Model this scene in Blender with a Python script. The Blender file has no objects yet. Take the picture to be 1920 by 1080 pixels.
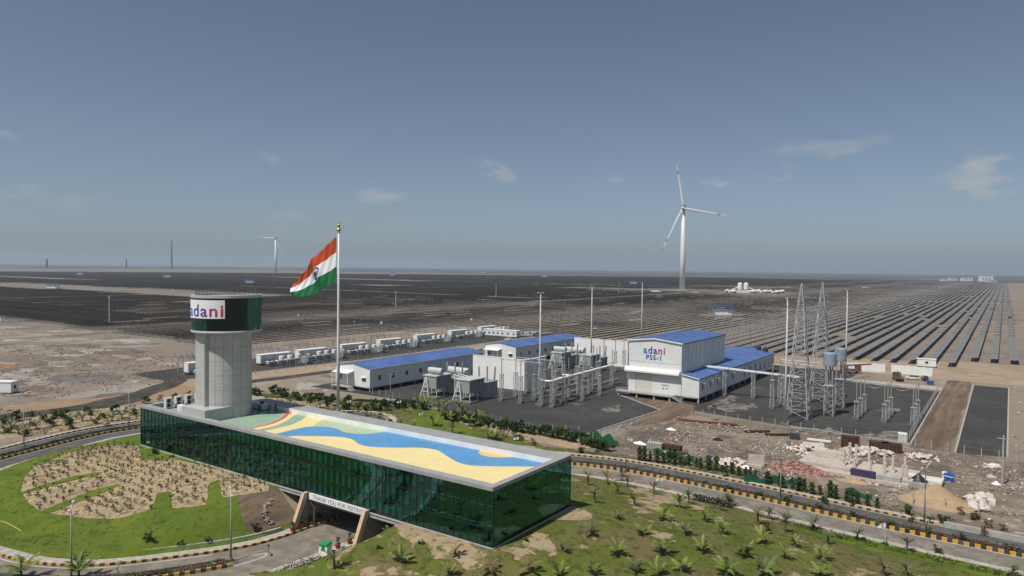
import bpy, bmesh, math, random
import numpy as np
from mathutils import Vector, Matrix
from mathutils.geometry import delaunay_2d_cdt

R = math.radians
rnd = random.Random(7)
scene = bpy.context.scene
C = bpy.context.collection

# ------------------------------------------------------------------ camera
# world: +Y runs along the solar rows, +X to the side, plain at z = 0
FPX, CAMH = 1320.0, 38.0
YAW, PITCH, ROLL = 35.0, math.degrees(math.atan(38 / 1320.0)), 0.616
_a, _p, _r = R(YAW), R(PITCH), R(ROLL)
_f0 = np.array([-math.sin(_a), math.cos(_a), 0]); _r0 = np.array([math.cos(_a), math.sin(_a), 0]); _u0 = np.array([0, 0, 1.0])
FW = _f0 * math.cos(_p) - _u0 * math.sin(_p)
_u = _u0 * math.cos(_p) + _f0 * math.sin(_p)
RT = _r0 * math.cos(_r) + _u * math.sin(_r)
UP = _u * math.cos(_r) - _r0 * math.sin(_r)
cam_d = bpy.data.cameras.new('camera')
cam = bpy.data.objects.new('camera', cam_d); C.objects.link(cam)
cam_d.sensor_width = 36.0; cam_d.lens = 36.0 * FPX / 1920.0
cam_d.clip_start = 0.5; cam_d.clip_end = 80000
m = Matrix.Identity(4)
for i in range(3):
    m[i][0], m[i][1], m[i][2] = RT[i], UP[i], -FW[i]
m.translation = (0, 0, CAMH)
cam.matrix_world = m
scene.camera = cam

# ------------------------------------------------------------------ light
SUN_EL = R(60)
SUN_DIR = Vector((-0.22, -0.975, 0)).normalized() * math.cos(SUN_EL) + Vector((0, 0, math.sin(SUN_EL)))   # towards the sun
world = bpy.data.worlds.new('World'); scene.world = world; world.use_nodes = True
wn, wl = world.node_tree.nodes, world.node_tree.links
wn.clear()
w_out = wn.new('ShaderNodeOutputWorld'); w_bg = wn.new('ShaderNodeBackground')
sky = wn.new('ShaderNodeTexSky'); sky.sky_type = 'NISHITA'; sky.sun_disc = False
sky.sun_elevation = SUN_EL
sky.sun_rotation = math.atan2(SUN_DIR.x, SUN_DIR.y)
sky.altitude = 0; sky.air_density = 0.66; sky.dust_density = 1.2; sky.ozone_density = 2.2
SKY_STRENGTH = 0.075
w_bg.inputs['Strength'].default_value = SKY_STRENGTH
# small broken cumulus, everywhere low round the sky
tc = wn.new('ShaderNodeTexCoord')
sep = wn.new('ShaderNodeSeparateXYZ'); wl.new(tc.outputs['Generated'], sep.inputs[0])
mp = wn.new('ShaderNodeMapping'); mp.inputs['Scale'].default_value = (1, 1, 2.6); wl.new(tc.outputs['Generated'], mp.inputs[0])
cn = wn.new('ShaderNodeTexNoise'); cn.inputs['Scale'].default_value = 7.5; cn.inputs['Detail'].default_value = 6; cn.inputs['Roughness'].default_value = 0.55
wl.new(mp.outputs[0], cn.inputs['Vector'])
cr = wn.new('ShaderNodeMapRange'); cr.inputs['From Min'].default_value = 0.60; cr.inputs['From Max'].default_value = 0.70
wl.new(cn.outputs['Fac'], cr.inputs['Value'])
b1 = wn.new('ShaderNodeMapRange'); b1.interpolation_type = 'SMOOTHSTEP'
b1.inputs['From Min'].default_value = 0.05; b1.inputs['From Max'].default_value = 0.09; wl.new(sep.outputs['Z'], b1.inputs['Value'])
b2 = wn.new('ShaderNodeMapRange'); b2.interpolation_type = 'SMOOTHSTEP'
b2.inputs['From Min'].default_value = 0.13; b2.inputs['From Max'].default_value = 0.19; b2.inputs['To Min'].default_value = 1; b2.inputs['To Max'].default_value = 0
wl.new(sep.outputs['Z'], b2.inputs['Value'])
mu1 = wn.new('ShaderNodeMath'); mu1.operation = 'MULTIPLY'; wl.new(b1.outputs[0], mu1.inputs[0]); wl.new(b2.outputs[0], mu1.inputs[1])
mu2 = wn.new('ShaderNodeMath'); mu2.operation = 'MULTIPLY'; wl.new(mu1.outputs[0], mu2.inputs[0]); wl.new(cr.outputs[0], mu2.inputs[1])
mu3 = wn.new('ShaderNodeMath'); mu3.operation = 'MULTIPLY'; mu3.inputs[1].default_value = 0.7; wl.new(mu2.outputs[0], mu3.inputs[0])
hs = wn.new('ShaderNodeHueSaturation'); hs.inputs['Saturation'].default_value = 0.84; hs.inputs['Hue'].default_value = 0.492; hs.inputs['Value'].default_value = 1.0
wl.new(sky.outputs[0], hs.inputs['Color'])
cm = wn.new('ShaderNodeMix'); cm.data_type = 'RGBA'; cm.inputs['B'].default_value = (5.3, 5.45, 5.6, 1)
wl.new(mu3.outputs[0], cm.inputs['Factor']); wl.new(hs.outputs[0], cm.inputs['A'])
wl.new(cm.outputs['Result'], w_bg.inputs['Color']); wl.new(w_bg.outputs[0], w_out.inputs[0])

sun_d = bpy.data.lights.new('sun', 'SUN'); sun_d.energy = 3.9; sun_d.angle = R(0.6); sun_d.color = (1.0, 0.95, 0.87)
sun = bpy.data.objects.new('sun', sun_d); C.objects.link(sun)
sun.rotation_euler = (-SUN_DIR).to_track_quat('-Z', 'Y').to_euler()
scene.view_settings.view_transform = 'Standard'; scene.view_settings.look = 'None'
scene.view_settings.gamma = 1.0; scene.view_settings.exposure = 0.12
scene.render.engine = 'CYCLES'
cy = scene.cycles
cy.use_denoising = True; cy.max_bounces = 6; cy.diffuse_bounces = 2; cy.glossy_bounces = 2; cy.transmission_bounces = 4
cy.transparent_max_bounces = 12; cy.volume_bounces = 0; cy.caustics_reflective = False; cy.caustics_refractive = False

# ------------------------------------------------------------------ materials
MATS = {}
def mat(name, col, rough=0.75, vary=0.12, scale=1.5, metal=0.0, spec=0.3, bump=0.0, col2=None, scale2=None, detail=5, bdist=0.05):
    """procedural: base colour broken by two noises"""
    if name in MATS: return MATS[name]
    mt = bpy.data.materials.new(name); mt.use_nodes = True
    n, l = mt.node_tree.nodes, mt.node_tree.links
    b = n['Principled BSDF']
    b.inputs['Roughness'].default_value = rough; b.inputs['Metallic'].default_value = metal
    b.inputs['Specular IOR Level'].default_value = spec
    tcn = n.new('ShaderNodeTexCoord'); no = n.new('ShaderNodeTexNoise')
    no.inputs['Scale'].default_value = scale; no.inputs['Detail'].default_value = detail
    l.new(tcn.outputs['Object'], no.inputs['Vector'])
    ramp = n.new('ShaderNodeValToRGB')
    c2 = col2 if col2 else tuple(min(1, c * (1 + vary)) for c in col)
    c1 = col if col2 else tuple(c * (1 - vary) for c in col)
    ramp.color_ramp.elements[0].position = 0.33; ramp.color_ramp.elements[1].position = 0.67
    ramp.color_ramp.elements[0].color = (*c1, 1); ramp.color_ramp.elements[1].color = (*c2, 1)
    l.new(no.outputs['Fac'], ramp.inputs[0]); out = ramp.outputs[0]
    if scale2:
        n2 = n.new('ShaderNodeTexNoise'); n2.inputs['Scale'].default_value = scale2; n2.inputs['Detail'].default_value = 4
        l.new(tcn.outputs['Object'], n2.inputs['Vector'])
        mr = n.new('ShaderNodeMapRange'); mr.inputs['From Min'].default_value = 0.3; mr.inputs['From Max'].default_value = 0.7
        mr.inputs['To Min'].default_value = 1 - vary; mr.inputs['To Max'].default_value = 1 + vary
        l.new(n2.outputs['Fac'], mr.inputs['Value'])
        vm = n.new('ShaderNodeVectorMath'); vm.operation = 'SCALE'
        l.new(out, vm.inputs[0]); l.new(mr.outputs[0], vm.inputs['Scale']); out = vm.outputs[0]
    l.new(out, b.inputs['Base Color'])
    if bump:
        bp = n.new('ShaderNodeBump'); bp.inputs['Strength'].default_value = bump; bp.inputs['Distance'].default_value = bdist
        l.new(no.outputs['Fac'], bp.inputs['Height']); l.new(bp.outputs[0], b.inputs['Normal'])
    MATS[name] = mt
    return mt

def ground_mat(name, cols, scales, bump=0.4, rough=0.95, thr=(0.4, 0.6), bdist=0.15, ostretch=(1, 1, 1)):
    """layers cols[i+1] over cols[i] through noise of scales[i]"""
    mt = bpy.data.materials.new(name); mt.use_nodes = True
    n, l = mt.node_tree.nodes, mt.node_tree.links
    b = n['Principled BSDF']; b.inputs['Roughness'].default_value = rough; b.inputs['Specular IOR Level'].default_value = 0.15
    tcn = n.new('ShaderNodeTexCoord'); mpn = n.new('ShaderNodeMapping'); mpn.inputs['Scale'].default_value = ostretch
    l.new(tcn.outputs['Object'], mpn.inputs[0])
    cur = n.new('ShaderNodeRGB'); cur.outputs[0].default_value = (*cols[0], 1); cur = cur.outputs[0]
    for i, (c, s) in enumerate(zip(cols[1:], scales)):
        no = n.new('ShaderNodeTexNoise'); no.inputs['Scale'].default_value = s; no.inputs['Detail'].default_value = 8; no.inputs['Roughness'].default_value = 0.62
        off = n.new('ShaderNodeVectorMath'); off.inputs[1].default_value = (13.7 * i, -7.3 * i, 3.1 * i)
        l.new(mpn.outputs[0], off.inputs[0]); l.new(off.outputs[0], no.inputs['Vector'])
        mr = n.new('ShaderNodeMapRange'); mr.interpolation_type = 'SMOOTHSTEP'
        t = thr[i] if isinstance(thr[0], tuple) else thr
        mr.inputs['From Min'].default_value = t[0]; mr.inputs['From Max'].default_value = t[1]
        l.new(no.outputs['Fac'], mr.inputs['Value'])
        mx = n.new('ShaderNodeMix'); mx.data_type = 'RGBA'
        l.new(mr.outputs[0], mx.inputs['Factor']); l.new(cur, mx.inputs['A']); mx.inputs['B'].default_value = (*c, 1)
        cur = mx.outputs['Result']
    l.new(cur, b.inputs['Base Color'])
    no = n.new('ShaderNodeTexNoise'); no.inputs['Scale'].default_value = 1.3; no.inputs['Detail'].default_value = 9; no.inputs['Roughness'].default_value = 0.7
    l.new(tcn.outputs['Object'], no.inputs['Vector'])
    bp = n.new('ShaderNodeBump'); bp.inputs['Strength'].default_value = bump; bp.inputs['Distance'].default_value = bdist
    l.new(no.outputs['Fac'], bp.inputs['Height']); l.new(bp.outputs[0], b.inputs['Normal'])
    MATS[name] = mt
    return mt

def wear(mt, amt):
    n, l = mt.node_tree.nodes, mt.node_tree.links; b = n['Principled BSDF']; src = b.inputs['Base Color'].links[0].from_socket
    oi = n.new('ShaderNodeObjectInfo'); mr = n.new('ShaderNodeMapRange'); mr.inputs['To Max'].default_value = amt; l.new(oi.outputs['Random'], mr.inputs['Value'])
    mx = n.new('ShaderNodeMix'); mx.data_type = 'RGBA'; mx.inputs['B'].default_value = (0.30, 0.26, 0.21, 1); l.new(mr.outputs[0], mx.inputs['Factor']); l.new(src, mx.inputs['A']); l.new(mx.outputs['Result'], b.inputs['Base Color'])
def leaf_mat(name, c1, c2):
    mt = bpy.data.materials.new(name); mt.use_nodes = True
    n, l = mt.node_tree.nodes, mt.node_tree.links
    b = n['Principled BSDF']; b.inputs['Roughness'].default_value = 0.55; b.inputs['Specular IOR Level'].default_value = 0.25
    oi = n.new('ShaderNodeObjectInfo'); tcn = n.new('ShaderNodeTexCoord')
    no = n.new('ShaderNodeTexNoise'); no.inputs['Scale'].default_value = 3.0; l.new(tcn.outputs['Object'], no.inputs['Vector'])
    ad = n.new('ShaderNodeMath'); ad.operation = 'MULTIPLY_ADD'; ad.inputs[1].default_value = 0.5
    l.new(oi.outputs['Random'], ad.inputs[0]); l.new(no.outputs['Fac'], ad.inputs[2])
    mr = n.new('ShaderNodeMapRange'); mr.inputs['From Min'].default_value = 0.4; mr.inputs['From Max'].default_value = 1.05; l.new(ad.outputs[0], mr.inputs['Value'])
    mx = n.new('ShaderNodeMix'); mx.data_type = 'RGBA'; mx.inputs['A'].default_value = (*c1, 1); mx.inputs['B'].default_value = (*c2, 1)
    l.new(mr.outputs[0], mx.inputs['Factor']); l.new(mx.outputs['Result'], b.inputs['Base Color'])
    MATS[name] = mt
    return mt

# ------------------------------------------------------------------ mesh helpers
class MB:
    def __init__(s): s.v = []; s.f = []; s.mi = []
    def add(s, vs, fs, mi=0):
        o = len(s.v); s.v += [tuple(v) for v in vs]; s.f += [tuple(i + o for i in f) for f in fs]; s.mi += [mi] * len(fs)
        return s
    def box(s, x0, x1, y0, y1, z0, z1, mi=0):
        return s.add([(x0, y0, z0), (x1, y0, z0), (x1, y1, z0), (x0, y1, z0), (x0, y0, z1), (x1, y0, z1), (x1, y1, z1), (x0, y1, z1)],
                     [(0, 3, 2, 1), (4, 5, 6, 7), (0, 1, 5, 4), (1, 2, 6, 5), (2, 3, 7, 6), (3, 0, 4, 7)], mi)
    def bar(s, a, b, w, h=None, mi=0):
        a, b = Vector(a), Vector(b); d = (b - a)
        if d.length < 1e-6: return s
        d.normalize(); h = h or w
        up = Vector((0, 0, 1)) if abs(d.z) < 0.95 else Vector((0, 1, 0))
        x = d.cross(up).normalized(); y = x.cross(d)
        vs = []
        for p in (a, b):
            for sx, sy in ((-1, -1), (1, -1), (1, 1), (-1, 1)): vs.append(p + x * sx * w / 2 + y * sy * h / 2)
        return s.add(vs, [(0, 1, 2, 3), (7, 6, 5, 4), (0, 4, 5, 1), (1, 5, 6, 2), (2, 6, 7, 3), (3, 7, 4, 0)], mi)
    def tube(s, a, b, r0, r1=None, n=10, mi=0, caps=True):
        a, b = Vector(a), Vector(b); d = (b - a).normalized(); r1 = r0 if r1 is None else r1
        up = Vector((0, 0, 1)) if abs(d.z) < 0.95 else Vector((0, 1, 0))
        x = d.cross(up).normalized(); y = x.cross(d); vs = []
        for p, r in ((a, r0), (b, r1)):
            for k in range(n):
                t = 2 * math.pi * k / n; vs.append(p + x * math.cos(t) * r + y * math.sin(t) * r)
        fs = [(k, (k + 1) % n, n + (k + 1) % n, n + k) for k in range(n)]
        if caps: fs += [tuple(range(n - 1, -1, -1)), tuple(range(n, 2 * n))]
        return s.add(vs, fs, mi)
    def lathe(s, prof, n=16, cx=0, cy=0, mi=0):
        vs = []
        for r, z in prof:
            for k in range(n):
                t = 2 * math.pi * k / n; vs.append((cx + r * math.cos(t), cy + r * math.sin(t), z))
        fs = []
        for i in range(len(prof) - 1):
            for k in range(n): fs.append((i * n + k, i * n + (k + 1) % n, (i + 1) * n + (k + 1) % n, (i + 1) * n + k))
        fs += [tuple(range(n - 1, -1, -1)), tuple(range((len(prof) - 1) * n, len(prof) * n))]
        return s.add(vs, fs, mi)
    def prism(s, poly, y0, y1, mi=0):        # polygon in (x,z), run along y
        n = len(poly)
        vs = [(x, y0, z) for x, z in poly] + [(x, y1, z) for x, z in poly]
        return s.add(vs, [tuple(range(n)), tuple(range(2 * n - 1, n - 1, -1))] + [(i, i + n, (i + 1) % n + n, (i + 1) % n) for i in range(n)], mi)
    def mesh(s, name, mats, smooth=False):
        me = bpy.data.meshes.new(name); me.from_pydata(s.v, [], s.f)
        for mt in (mats if isinstance(mats, (list, tuple)) else [mats]): me.materials.append(mt)
        if any(s.mi): me.polygons.foreach_set('material_index', s.mi)
        if smooth: me.polygons.foreach_set('use_smooth', [True] * len(me.polygons))
        me.update()
        return me
    def build(s, name, mats, parent=None, loc=None, rz=0, smooth=False):
        return link(name, s.mesh(name, mats, smooth), parent, loc, rz)

def link(name, me, parent=None, loc=None, rz=0):
    o = bpy.data.objects.new(name, me); C.objects.link(o)
    if parent is not None: o.parent = parent
    if loc is not None: o.location = loc
    if rz: o.rotation_euler = (0, 0, rz)
    return o
def tag(o, label=None, cat=None, group=None, kind=None):
    if label: o['label'] = label
    if cat: o['category'] = cat
    if group: o['group'] = group
    if kind: o['kind'] = kind
    return o
def thing(name, label, cat, loc=(0, 0, 0), rz=0, group=None):
    o = bpy.data.objects.new(name, None); C.objects.link(o); o.empty_display_size = 0.2
    o.location = loc; o.rotation_euler = (0, 0, rz)
    return tag(o, label, cat, group)
KIDS = {}
def kids(o):
    return list(o.children)
def dup(root, loc, rz=0, label=None, group=None, ch=None, scale=None, kidlist=None):
    r = root.copy(); C.objects.link(r); r.location = loc; r.rotation_euler = (0, 0, rz)
    if scale is not None: r.scale = (scale,) * 3 if isinstance(scale, (int, float)) else scale
    if label: r['label'] = label
    if group: r['group'] = group
    if root.name not in KIDS: KIDS[root.name] = [(c, kids(c)) for c in kids(root)]
    for c, gs in KIDS[root.name]:
        k = c.copy(); C.objects.link(k); k.parent = r
        for g in gs:
            q = g.copy(); C.objects.link(q); q.parent = k
    return r
ORD = ['zeroth', 'first', 'second', 'third', 'fourth', 'fifth', 'sixth', 'seventh', 'eighth', 'ninth', 'tenth', 'eleventh', 'twelfth', 'thirteenth',
       'fourteenth', 'fifteenth', 'sixteenth', 'seventeenth', 'eighteenth', 'nineteenth', 'twentieth']
def ordn(i):
    if i < len(ORD): return ORD[i]
    t = {2: 'twenty', 3: 'thirty', 4: 'forty', 5: 'fifty', 6: 'sixty', 7: 'seventy', 8: 'eighty', 9: 'ninety'}
    if i < 100: return t[i // 10] + '-' + ORD[i % 10] if i % 10 else t[i // 10][:-1] + 'ieth'
    return str(i) + 'th'

# ------------------------------------------------------------------ terrain
BX0, BX1, BY0, BY1 = -129.5, -48.9, 66.4, 84.7       # glass building footprint
BASE, ROOF, FLOOR = 4.7, 12.0, 11.2
def smooth_poly(pts, step=1.0):
    P_ = [np.array(p, float) for p in pts]; P_ = [2 * P_[0] - P_[1]] + P_ + [2 * P_[-1] - P_[-2]]; out = []
    for i in range(1, len(P_) - 2):
        a, b, c, d = P_[i - 1:i + 3]; n = max(2, int(np.linalg.norm(c - b) / step))
        for k in range(n):
            t = k / n
            out.append(0.5 * ((2 * b) + (-a + c) * t + (2 * a - 5 * b + 4 * c - d) * t * t + (-a + 3 * b - 3 * c + d) * t ** 3))
    out.append(P_[-2])
    return np.array(out)
def resample(pl, step):
    d = np.r_[0, np.cumsum(np.linalg.norm(np.diff(pl, axis=0), axis=1))]; n = max(2, int(d[-1] / step) + 1)
    t = np.arange(n) * step; t = t[t <= d[-1]]
    return np.c_[np.interp(t, d, pl[:, 0]), np.interp(t, d, pl[:, 1])]
def offset(pl, o):
    t = np.gradient(pl, axis=0); t /= np.linalg.norm(t, axis=1)[:, None]
    return pl + np.c_[-t[:, 1], t[:, 0]] * o          # + is to the left of travel
R_MED = smooth_poly([(-112, 103), (-98, 108), (-84, 113), (-70, 118), (-62, 120.2), (-54, 121), (-38, 120.3), (-26, 119.1), (-11, 117.6), (3, 116.9), (30, 116), (90, 114)])
L_MED = smooth_poly([(-150, 112), (-160, 98), (-163.8, 84), (-164.6, 75), (-162.8, 67), (-160.5, 60), (-158.8, 54.4), (-154, 45), (-146, 35), (-134, 27), (-118, 23.5), (-104, 26)])
O_KERB = smooth_poly([(-140, 36), (-130, 34.0), (-120, 33.6), (-112, 34.6), (-105.5, 35.9), (-99.4, 37.4), (-93.5, 40.7), (-89.6, 44.9), (-86.3, 49.7), (-84.2, 53.1), (-82.4, 56.8), (-81.6, 60.7), (-81.4, 66), (-81.3, 88), (-81.3, 100)])
O_RIGHT = smooth_poly([(-140, 26), (-118, 25), (-100, 28), (-88, 34), (-79, 43), (-74.6, 51), (-73.6, 57), (-73.2, 65), (-73.2, 88), (-73.2, 100)])
T_CORR = np.array([(-76.1, 58.0), (-76.1, 104.0)])
def seg_dist(px, py, pl):
    d = np.full(px.shape, 1e9)
    for a, b in zip(pl[:-1], pl[1:]):
        ab = b - a; L2 = ab @ ab + 1e-9
        t = np.clip(((px - a[0]) * ab[0] + (py - a[1]) * ab[1]) / L2, 0, 1)
        d = np.minimum(d, np.hypot(px - a[0] - ab[0] * t, py - a[1] - ab[1] * t))
    return d
_corr = [(resample(R_MED, 4), 8.2), (resample(L_MED, 4), 7.8), (T_CORR, 6.6)]
_mid = resample(smooth_poly([(-130, 30), (-110, 30.5), (-98, 33.5), (-88, 40), (-81.5, 48), (-78.5, 54), (-77.3, 60)]), 2.5)
_corr.append((_mid, 5.6)); _corr.append((resample(offset(O_KERB, 1.0), 2.0)[:38], 1.15))
def hmap(x, y):
    x = np.asarray(x, float); y = np.asarray(y, float)
    xl = np.maximum(BX0 - x, 0) / 27; xr = np.maximum(x - BX1, 0) / 52; yf = np.maximum(BY0 - y, 0) / 24; yb = np.maximum(y - BY1, 0) / 28
    dn = np.sqrt(xl ** 2 + xr ** 2 + yf ** 2 + yb ** 2)
    t = np.clip(1 - dn, 0, 1)
    h = 4.6 * t ** 0.85
    near = h > 0.001
    out = np.zeros_like(h)
    if near.any():
        xn, yn = x[near], y[near]; dr = np.full(xn.shape, 1e9)
        for pl, w in _corr: dr = np.minimum(dr, seg_dist(xn, yn, pl) - w)
        out[near] = np.minimum(h[near], np.maximum(dr, 0) * 0.8)
    return out
def h1(x, y): return float(hmap(np.array([x]), np.array([y]))[0])
def G(px, py, z=None):
    """where the sight line of a pixel of the 1920 px frame meets the ground (or height z)"""
    d = FW * FPX + RT * (px - 960) + UP * (540 - py)
    if z is not None:
        t = (z - CAMH) / d[2]; return Vector((d[0] * t, d[1] * t, z))
    z = 0.0
    for _ in range(12):
        t = (z - CAMH) / d[2]; z2 = h1(d[0] * t, d[1] * t); z = z + 0.6 * (z2 - z)
    return Vector((d[0] * t, d[1] * t, z))

# ------------------------------------------------------------------ setting: ground and sheets
def axis(lo, hi, step, far):
    a = list(np.arange(lo, hi + step, step)); s = step; v = hi + step
    while v < far: s *= 1.28; v += s; a.append(v)
    s = step; v = lo
    while v > -far: s *= 1.28; v -= s; a.insert(0, v)
    return np.array(a)
ground_mat('desert_ground', [(0.215, 0.18, 0.145), (0.265, 0.215, 0.165), (0.17, 0.15, 0.125), (0.29, 0.265, 0.235), (0.15, 0.13, 0.107)],
           [0.006, 0.02, 0.05, 0.22], thr=[(0.42, 0.6), (0.5, 0.66), (0.56, 0.66), (0.56, 0.7)], bump=0.5)
gx, gy = axis(-172, 14, 0.8, 26000), axis(22, 136, 0.8, 26000)
GX, GY = np.meshgrid(gx, gy); HZ = hmap(GX.ravel(), GY.ravel())
HZ = HZ - 0.12 * (HZ > 0.0005)
nx, ny = len(gx), len(gy)
idx = np.arange(nx * ny).reshape(ny, nx)
quads = np.stack([idx[:-1, :-1], idx[:-1, 1:], idx[1:, 1:], idx[1:, :-1]], -1).reshape(-1, 4)
def np_mesh(name, verts, faces, mats, smooth=False):
    verts = np.asarray(verts, np.float32); faces = np.asarray(faces, np.int32)
    me = bpy.data.meshes.new(name); k = faces.shape[1]
    me.vertices.add(len(verts)); me.vertices.foreach_set('co', verts.ravel())
    me.loops.add(faces.size); me.loops.foreach_set('vertex_index', faces.ravel())
    me.polygons.add(len(faces)); me.polygons.foreach_set('loop_start', np.arange(len(faces), dtype=np.int32) * k)
    if smooth: me.polygons.foreach_set('use_smooth', np.ones(len(faces), bool))
    for mt in (mats if isinstance(mats, (list, tuple)) else [mats]): me.materials.append(mt)
    me.update(calc_edges=True); me.validate()
    return me
tag(link('ground', np_mesh('ground', np.c_[GX.ravel(), GY.ravel(), HZ], quads, MATS['desert_ground'], True)), kind='structure')

LAYER = [0]
def inside(px, py, poly):
    c = np.zeros(px.shape, bool); n = len(poly); j = n - 1
    for i in range(n):
        xi, yi = poly[i]; xj, yj = poly[j]
        c ^= ((yi > py) != (yj > py)) & (px < (xj - xi) * (py - yi) / (yj - yi + 1e-12) + xi); j = i
    return c
def rough_edge(poly, amp, step=1.2, seed=0):
    pl = resample(np.array(list(poly) + [poly[0]], float), step)[:-1]; r_ = np.random.RandomState(seed)
    w = r_.randn(len(pl)); w = (w + np.roll(w, 1) + np.roll(w, -1)) / 2
    return offset(pl, 0) + np.gradient(pl, axis=0)[:, ::-1] * np.array([1, -1]) * (w * amp / step)[:, None]
def drape(name, poly, mt, dz, step=1.0, parent=None, flat=False, seg=1.0):
    poly = np.array(poly, float)
    if flat and len(poly) > 2:
        bnd = poly; ins = np.zeros((0, 2))
    else:
        bnd = resample(np.r_[poly, poly[:1]], seg)
        if np.linalg.norm(bnd[-1] - bnd[0]) < seg * 0.4: bnd = bnd[:-1]
        a = np.arange(poly[:, 0].min(), poly[:, 0].max(), step); b = np.arange(poly[:, 1].min(), poly[:, 1].max(), step)
        A, B = np.meshgrid(a, b); A = A.ravel(); B = B.ravel(); k = inside(A, B, poly); ins = np.c_[A[k], B[k]]
    pts = [Vector(p) for p in np.r_[bnd, ins]]; n = len(bnd)
    v, e, f, *_ = delaunay_2d_cdt(pts, [(i, (i + 1) % n) for i in range(n)], [], 1, 1e-5)
    v = np.array([(p.x, p.y) for p in v]); z = hmap(v[:, 0], v[:, 1]) + dz
    me = bpy.data.meshes.new(name); me.from_pydata(np.c_[v, z].tolist(), [], [tuple(x) for x in f]); me.materials.append(mt)
    bm = bmesh.new(); bm.from_mesh(me)
    for fc in bm.faces:
        fc.smooth = True
        if fc.normal.z < 0: fc.normal_flip()
    bm.to_mesh(me); bm.free()
    o = link(name, me, parent)
    return o
def ribbon(name, pl, o0, o1, z, mt, parent=None, h=0.0):
    """strip between two offsets of a polyline; with h it is a low slab"""
    a, b = offset(pl, o0), offset(pl, o1); n = len(pl); mb = MB()
    if h <= 0:
        vs = [(*p, z) for p in a] + [(*p, z) for p in b]
        s = 1 if o1 > o0 else -1
        mb.add(vs, [((i, i + 1, n + i + 1, n + i) if s > 0 else (i + 1, i, n + i, n + i + 1)) for i in range(n - 1)])
    else:
        vs = [(*p, z) for p in a] + [(*p, z) for p in b] + [(*p, z + h) for p in a] + [(*p, z + h) for p in b]
        fs = []
        for i in range(n - 1):
            fs += [(2 * n + i, 2 * n + i + 1, 3 * n + i + 1, 3 * n + i), (i, i + 1, 2 * n + i + 1, 2 * n + i), (n + i + 1, n + i, 3 * n + i, 3 * n + i + 1)]
        fs += [(0, 2 * n, 3 * n, n), (n - 1, 2 * n - 1, 4 * n - 1, 3 * n - 1)]
        mb.add(vs, fs)
    o = mb.build(name, mt, parent)
    bm = bmesh.new(); bm.from_mesh(o.data); bmesh.ops.recalc_face_normals(bm, faces=bm.faces)
    if h <= 0:
        for fc in bm.faces:
            if fc.normal.z < 0: fc.normal_flip()
    bm.to_mesh(o.data); bm.free()
    return o

ground_mat('lawn_grass', [(0.095, 0.14, 0.018), (0.13, 0.17, 0.022), (0.065, 0.105, 0.015), (0.145, 0.165, 0.034)], [0.12, 0.3, 0.9], thr=[(0.42, 0.6), (0.52, 0.66), (0.55, 0.75)], bump=0.8, bdist=0.4)
ground_mat('dry_lawn', [(0.095, 0.115, 0.024), (0.13, 0.15, 0.03), (0.15, 0.125, 0.055), (0.07, 0.09, 0.018), (0.34, 0.265, 0.17)], [0.06, 0.13, 0.7, 0.2], thr=[(0.4, 0.6), (0.46, 0.6), (0.5, 0.62), (0.585, 0.64)], bump=0.9, bdist=0.3)
ground_mat('bed_sand', [(0.37, 0.285, 0.18), (0.31, 0.24, 0.155), (0.42, 0.325, 0.21), (0.19, 0.155, 0.095)], [0.15, 0.5, 0.9], thr=[(0.4, 0.6), (0.5, 0.65), (0.56, 0.7)], bump=0.8, bdist=0.25)
ground_mat('sandy_grass', [(0.36, 0.28, 0.18), (0.30, 0.23, 0.15), (0.105, 0.12, 0.028), (0.18, 0.15, 0.075)], [0.3, 0.22, 0.8], thr=[(0.4, 0.6), (0.53, 0.57), (0.55, 0.62)], bump=0.8, bdist=0.25)
ground_mat('yard_gravel', [(0.050, 0.050, 0.050), (0.066, 0.065, 0.063), (0.036, 0.036, 0.037), (0.125, 0.12, 0.112)], [0.05, 0.3, 0.09], thr=[(0.4, 0.6), (0.5, 0.7), (0.61, 0.7)], bump=0.7, bdist=0.08)
ground_mat('works_dirt', [(0.175, 0.14, 0.11), (0.25, 0.205, 0.165), (0.12, 0.095, 0.077), (0.33, 0.29, 0.25)], [0.07, 0.16, 0.45], thr=[(0.46, 0.58), (0.52, 0.62), (0.58, 0.66)], bump=0.9, bdist=0.2)
ground_mat('brown_track', [(0.15, 0.11, 0.08), (0.21, 0.155, 0.11), (0.11, 0.08, 0.06)], [0.15, 0.4], thr=(0.42, 0.62), bump=0.6, ostretch=(1.5, 0.15, 1))
ground_mat('salt_flat', [(0.245, 0.20, 0.16), (0.32, 0.295, 0.26), (0.175, 0.145, 0.115), (0.37, 0.355, 0.33), (0.125, 0.108, 0.09)], [0.02, 0.045, 0.06, 0.25], thr=[(0.46, 0.56), (0.52, 0.58), (0.56, 0.62), (0.57, 0.65)], bump=1.0, bdist=0.5)
ground_mat('orange_sand', [(0.29, 0.20, 0.13), (0.235, 0.17, 0.12), (0.33, 0.245, 0.17), (0.17, 0.13, 0.095)], [0.03, 0.1, 0.25], thr=[(0.45, 0.62), (0.5, 0.65), (0.6, 0.72)], bump=0.7)
ground_mat('pale_sand', [(0.32, 0.25, 0.18), (0.27, 0.21, 0.15), (0.37, 0.30, 0.22), (0.20, 0.16, 0.115)], [0.05, 0.15, 0.35], thr=[(0.45, 0.6), (0.5, 0.65), (0.62, 0.74)], bump=0.7)
ground_mat('wet_mud', [(0.13, 0.115, 0.10), (0.19, 0.17, 0.15)], [0.15], bump=0.2, rough=0.6)
ground_mat('dark_soil', [(0.07, 0.06, 0.052), (0.10, 0.088, 0.075), (0.05, 0.044, 0.04)], [0.1, 0.4], bump=0.6)
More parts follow.
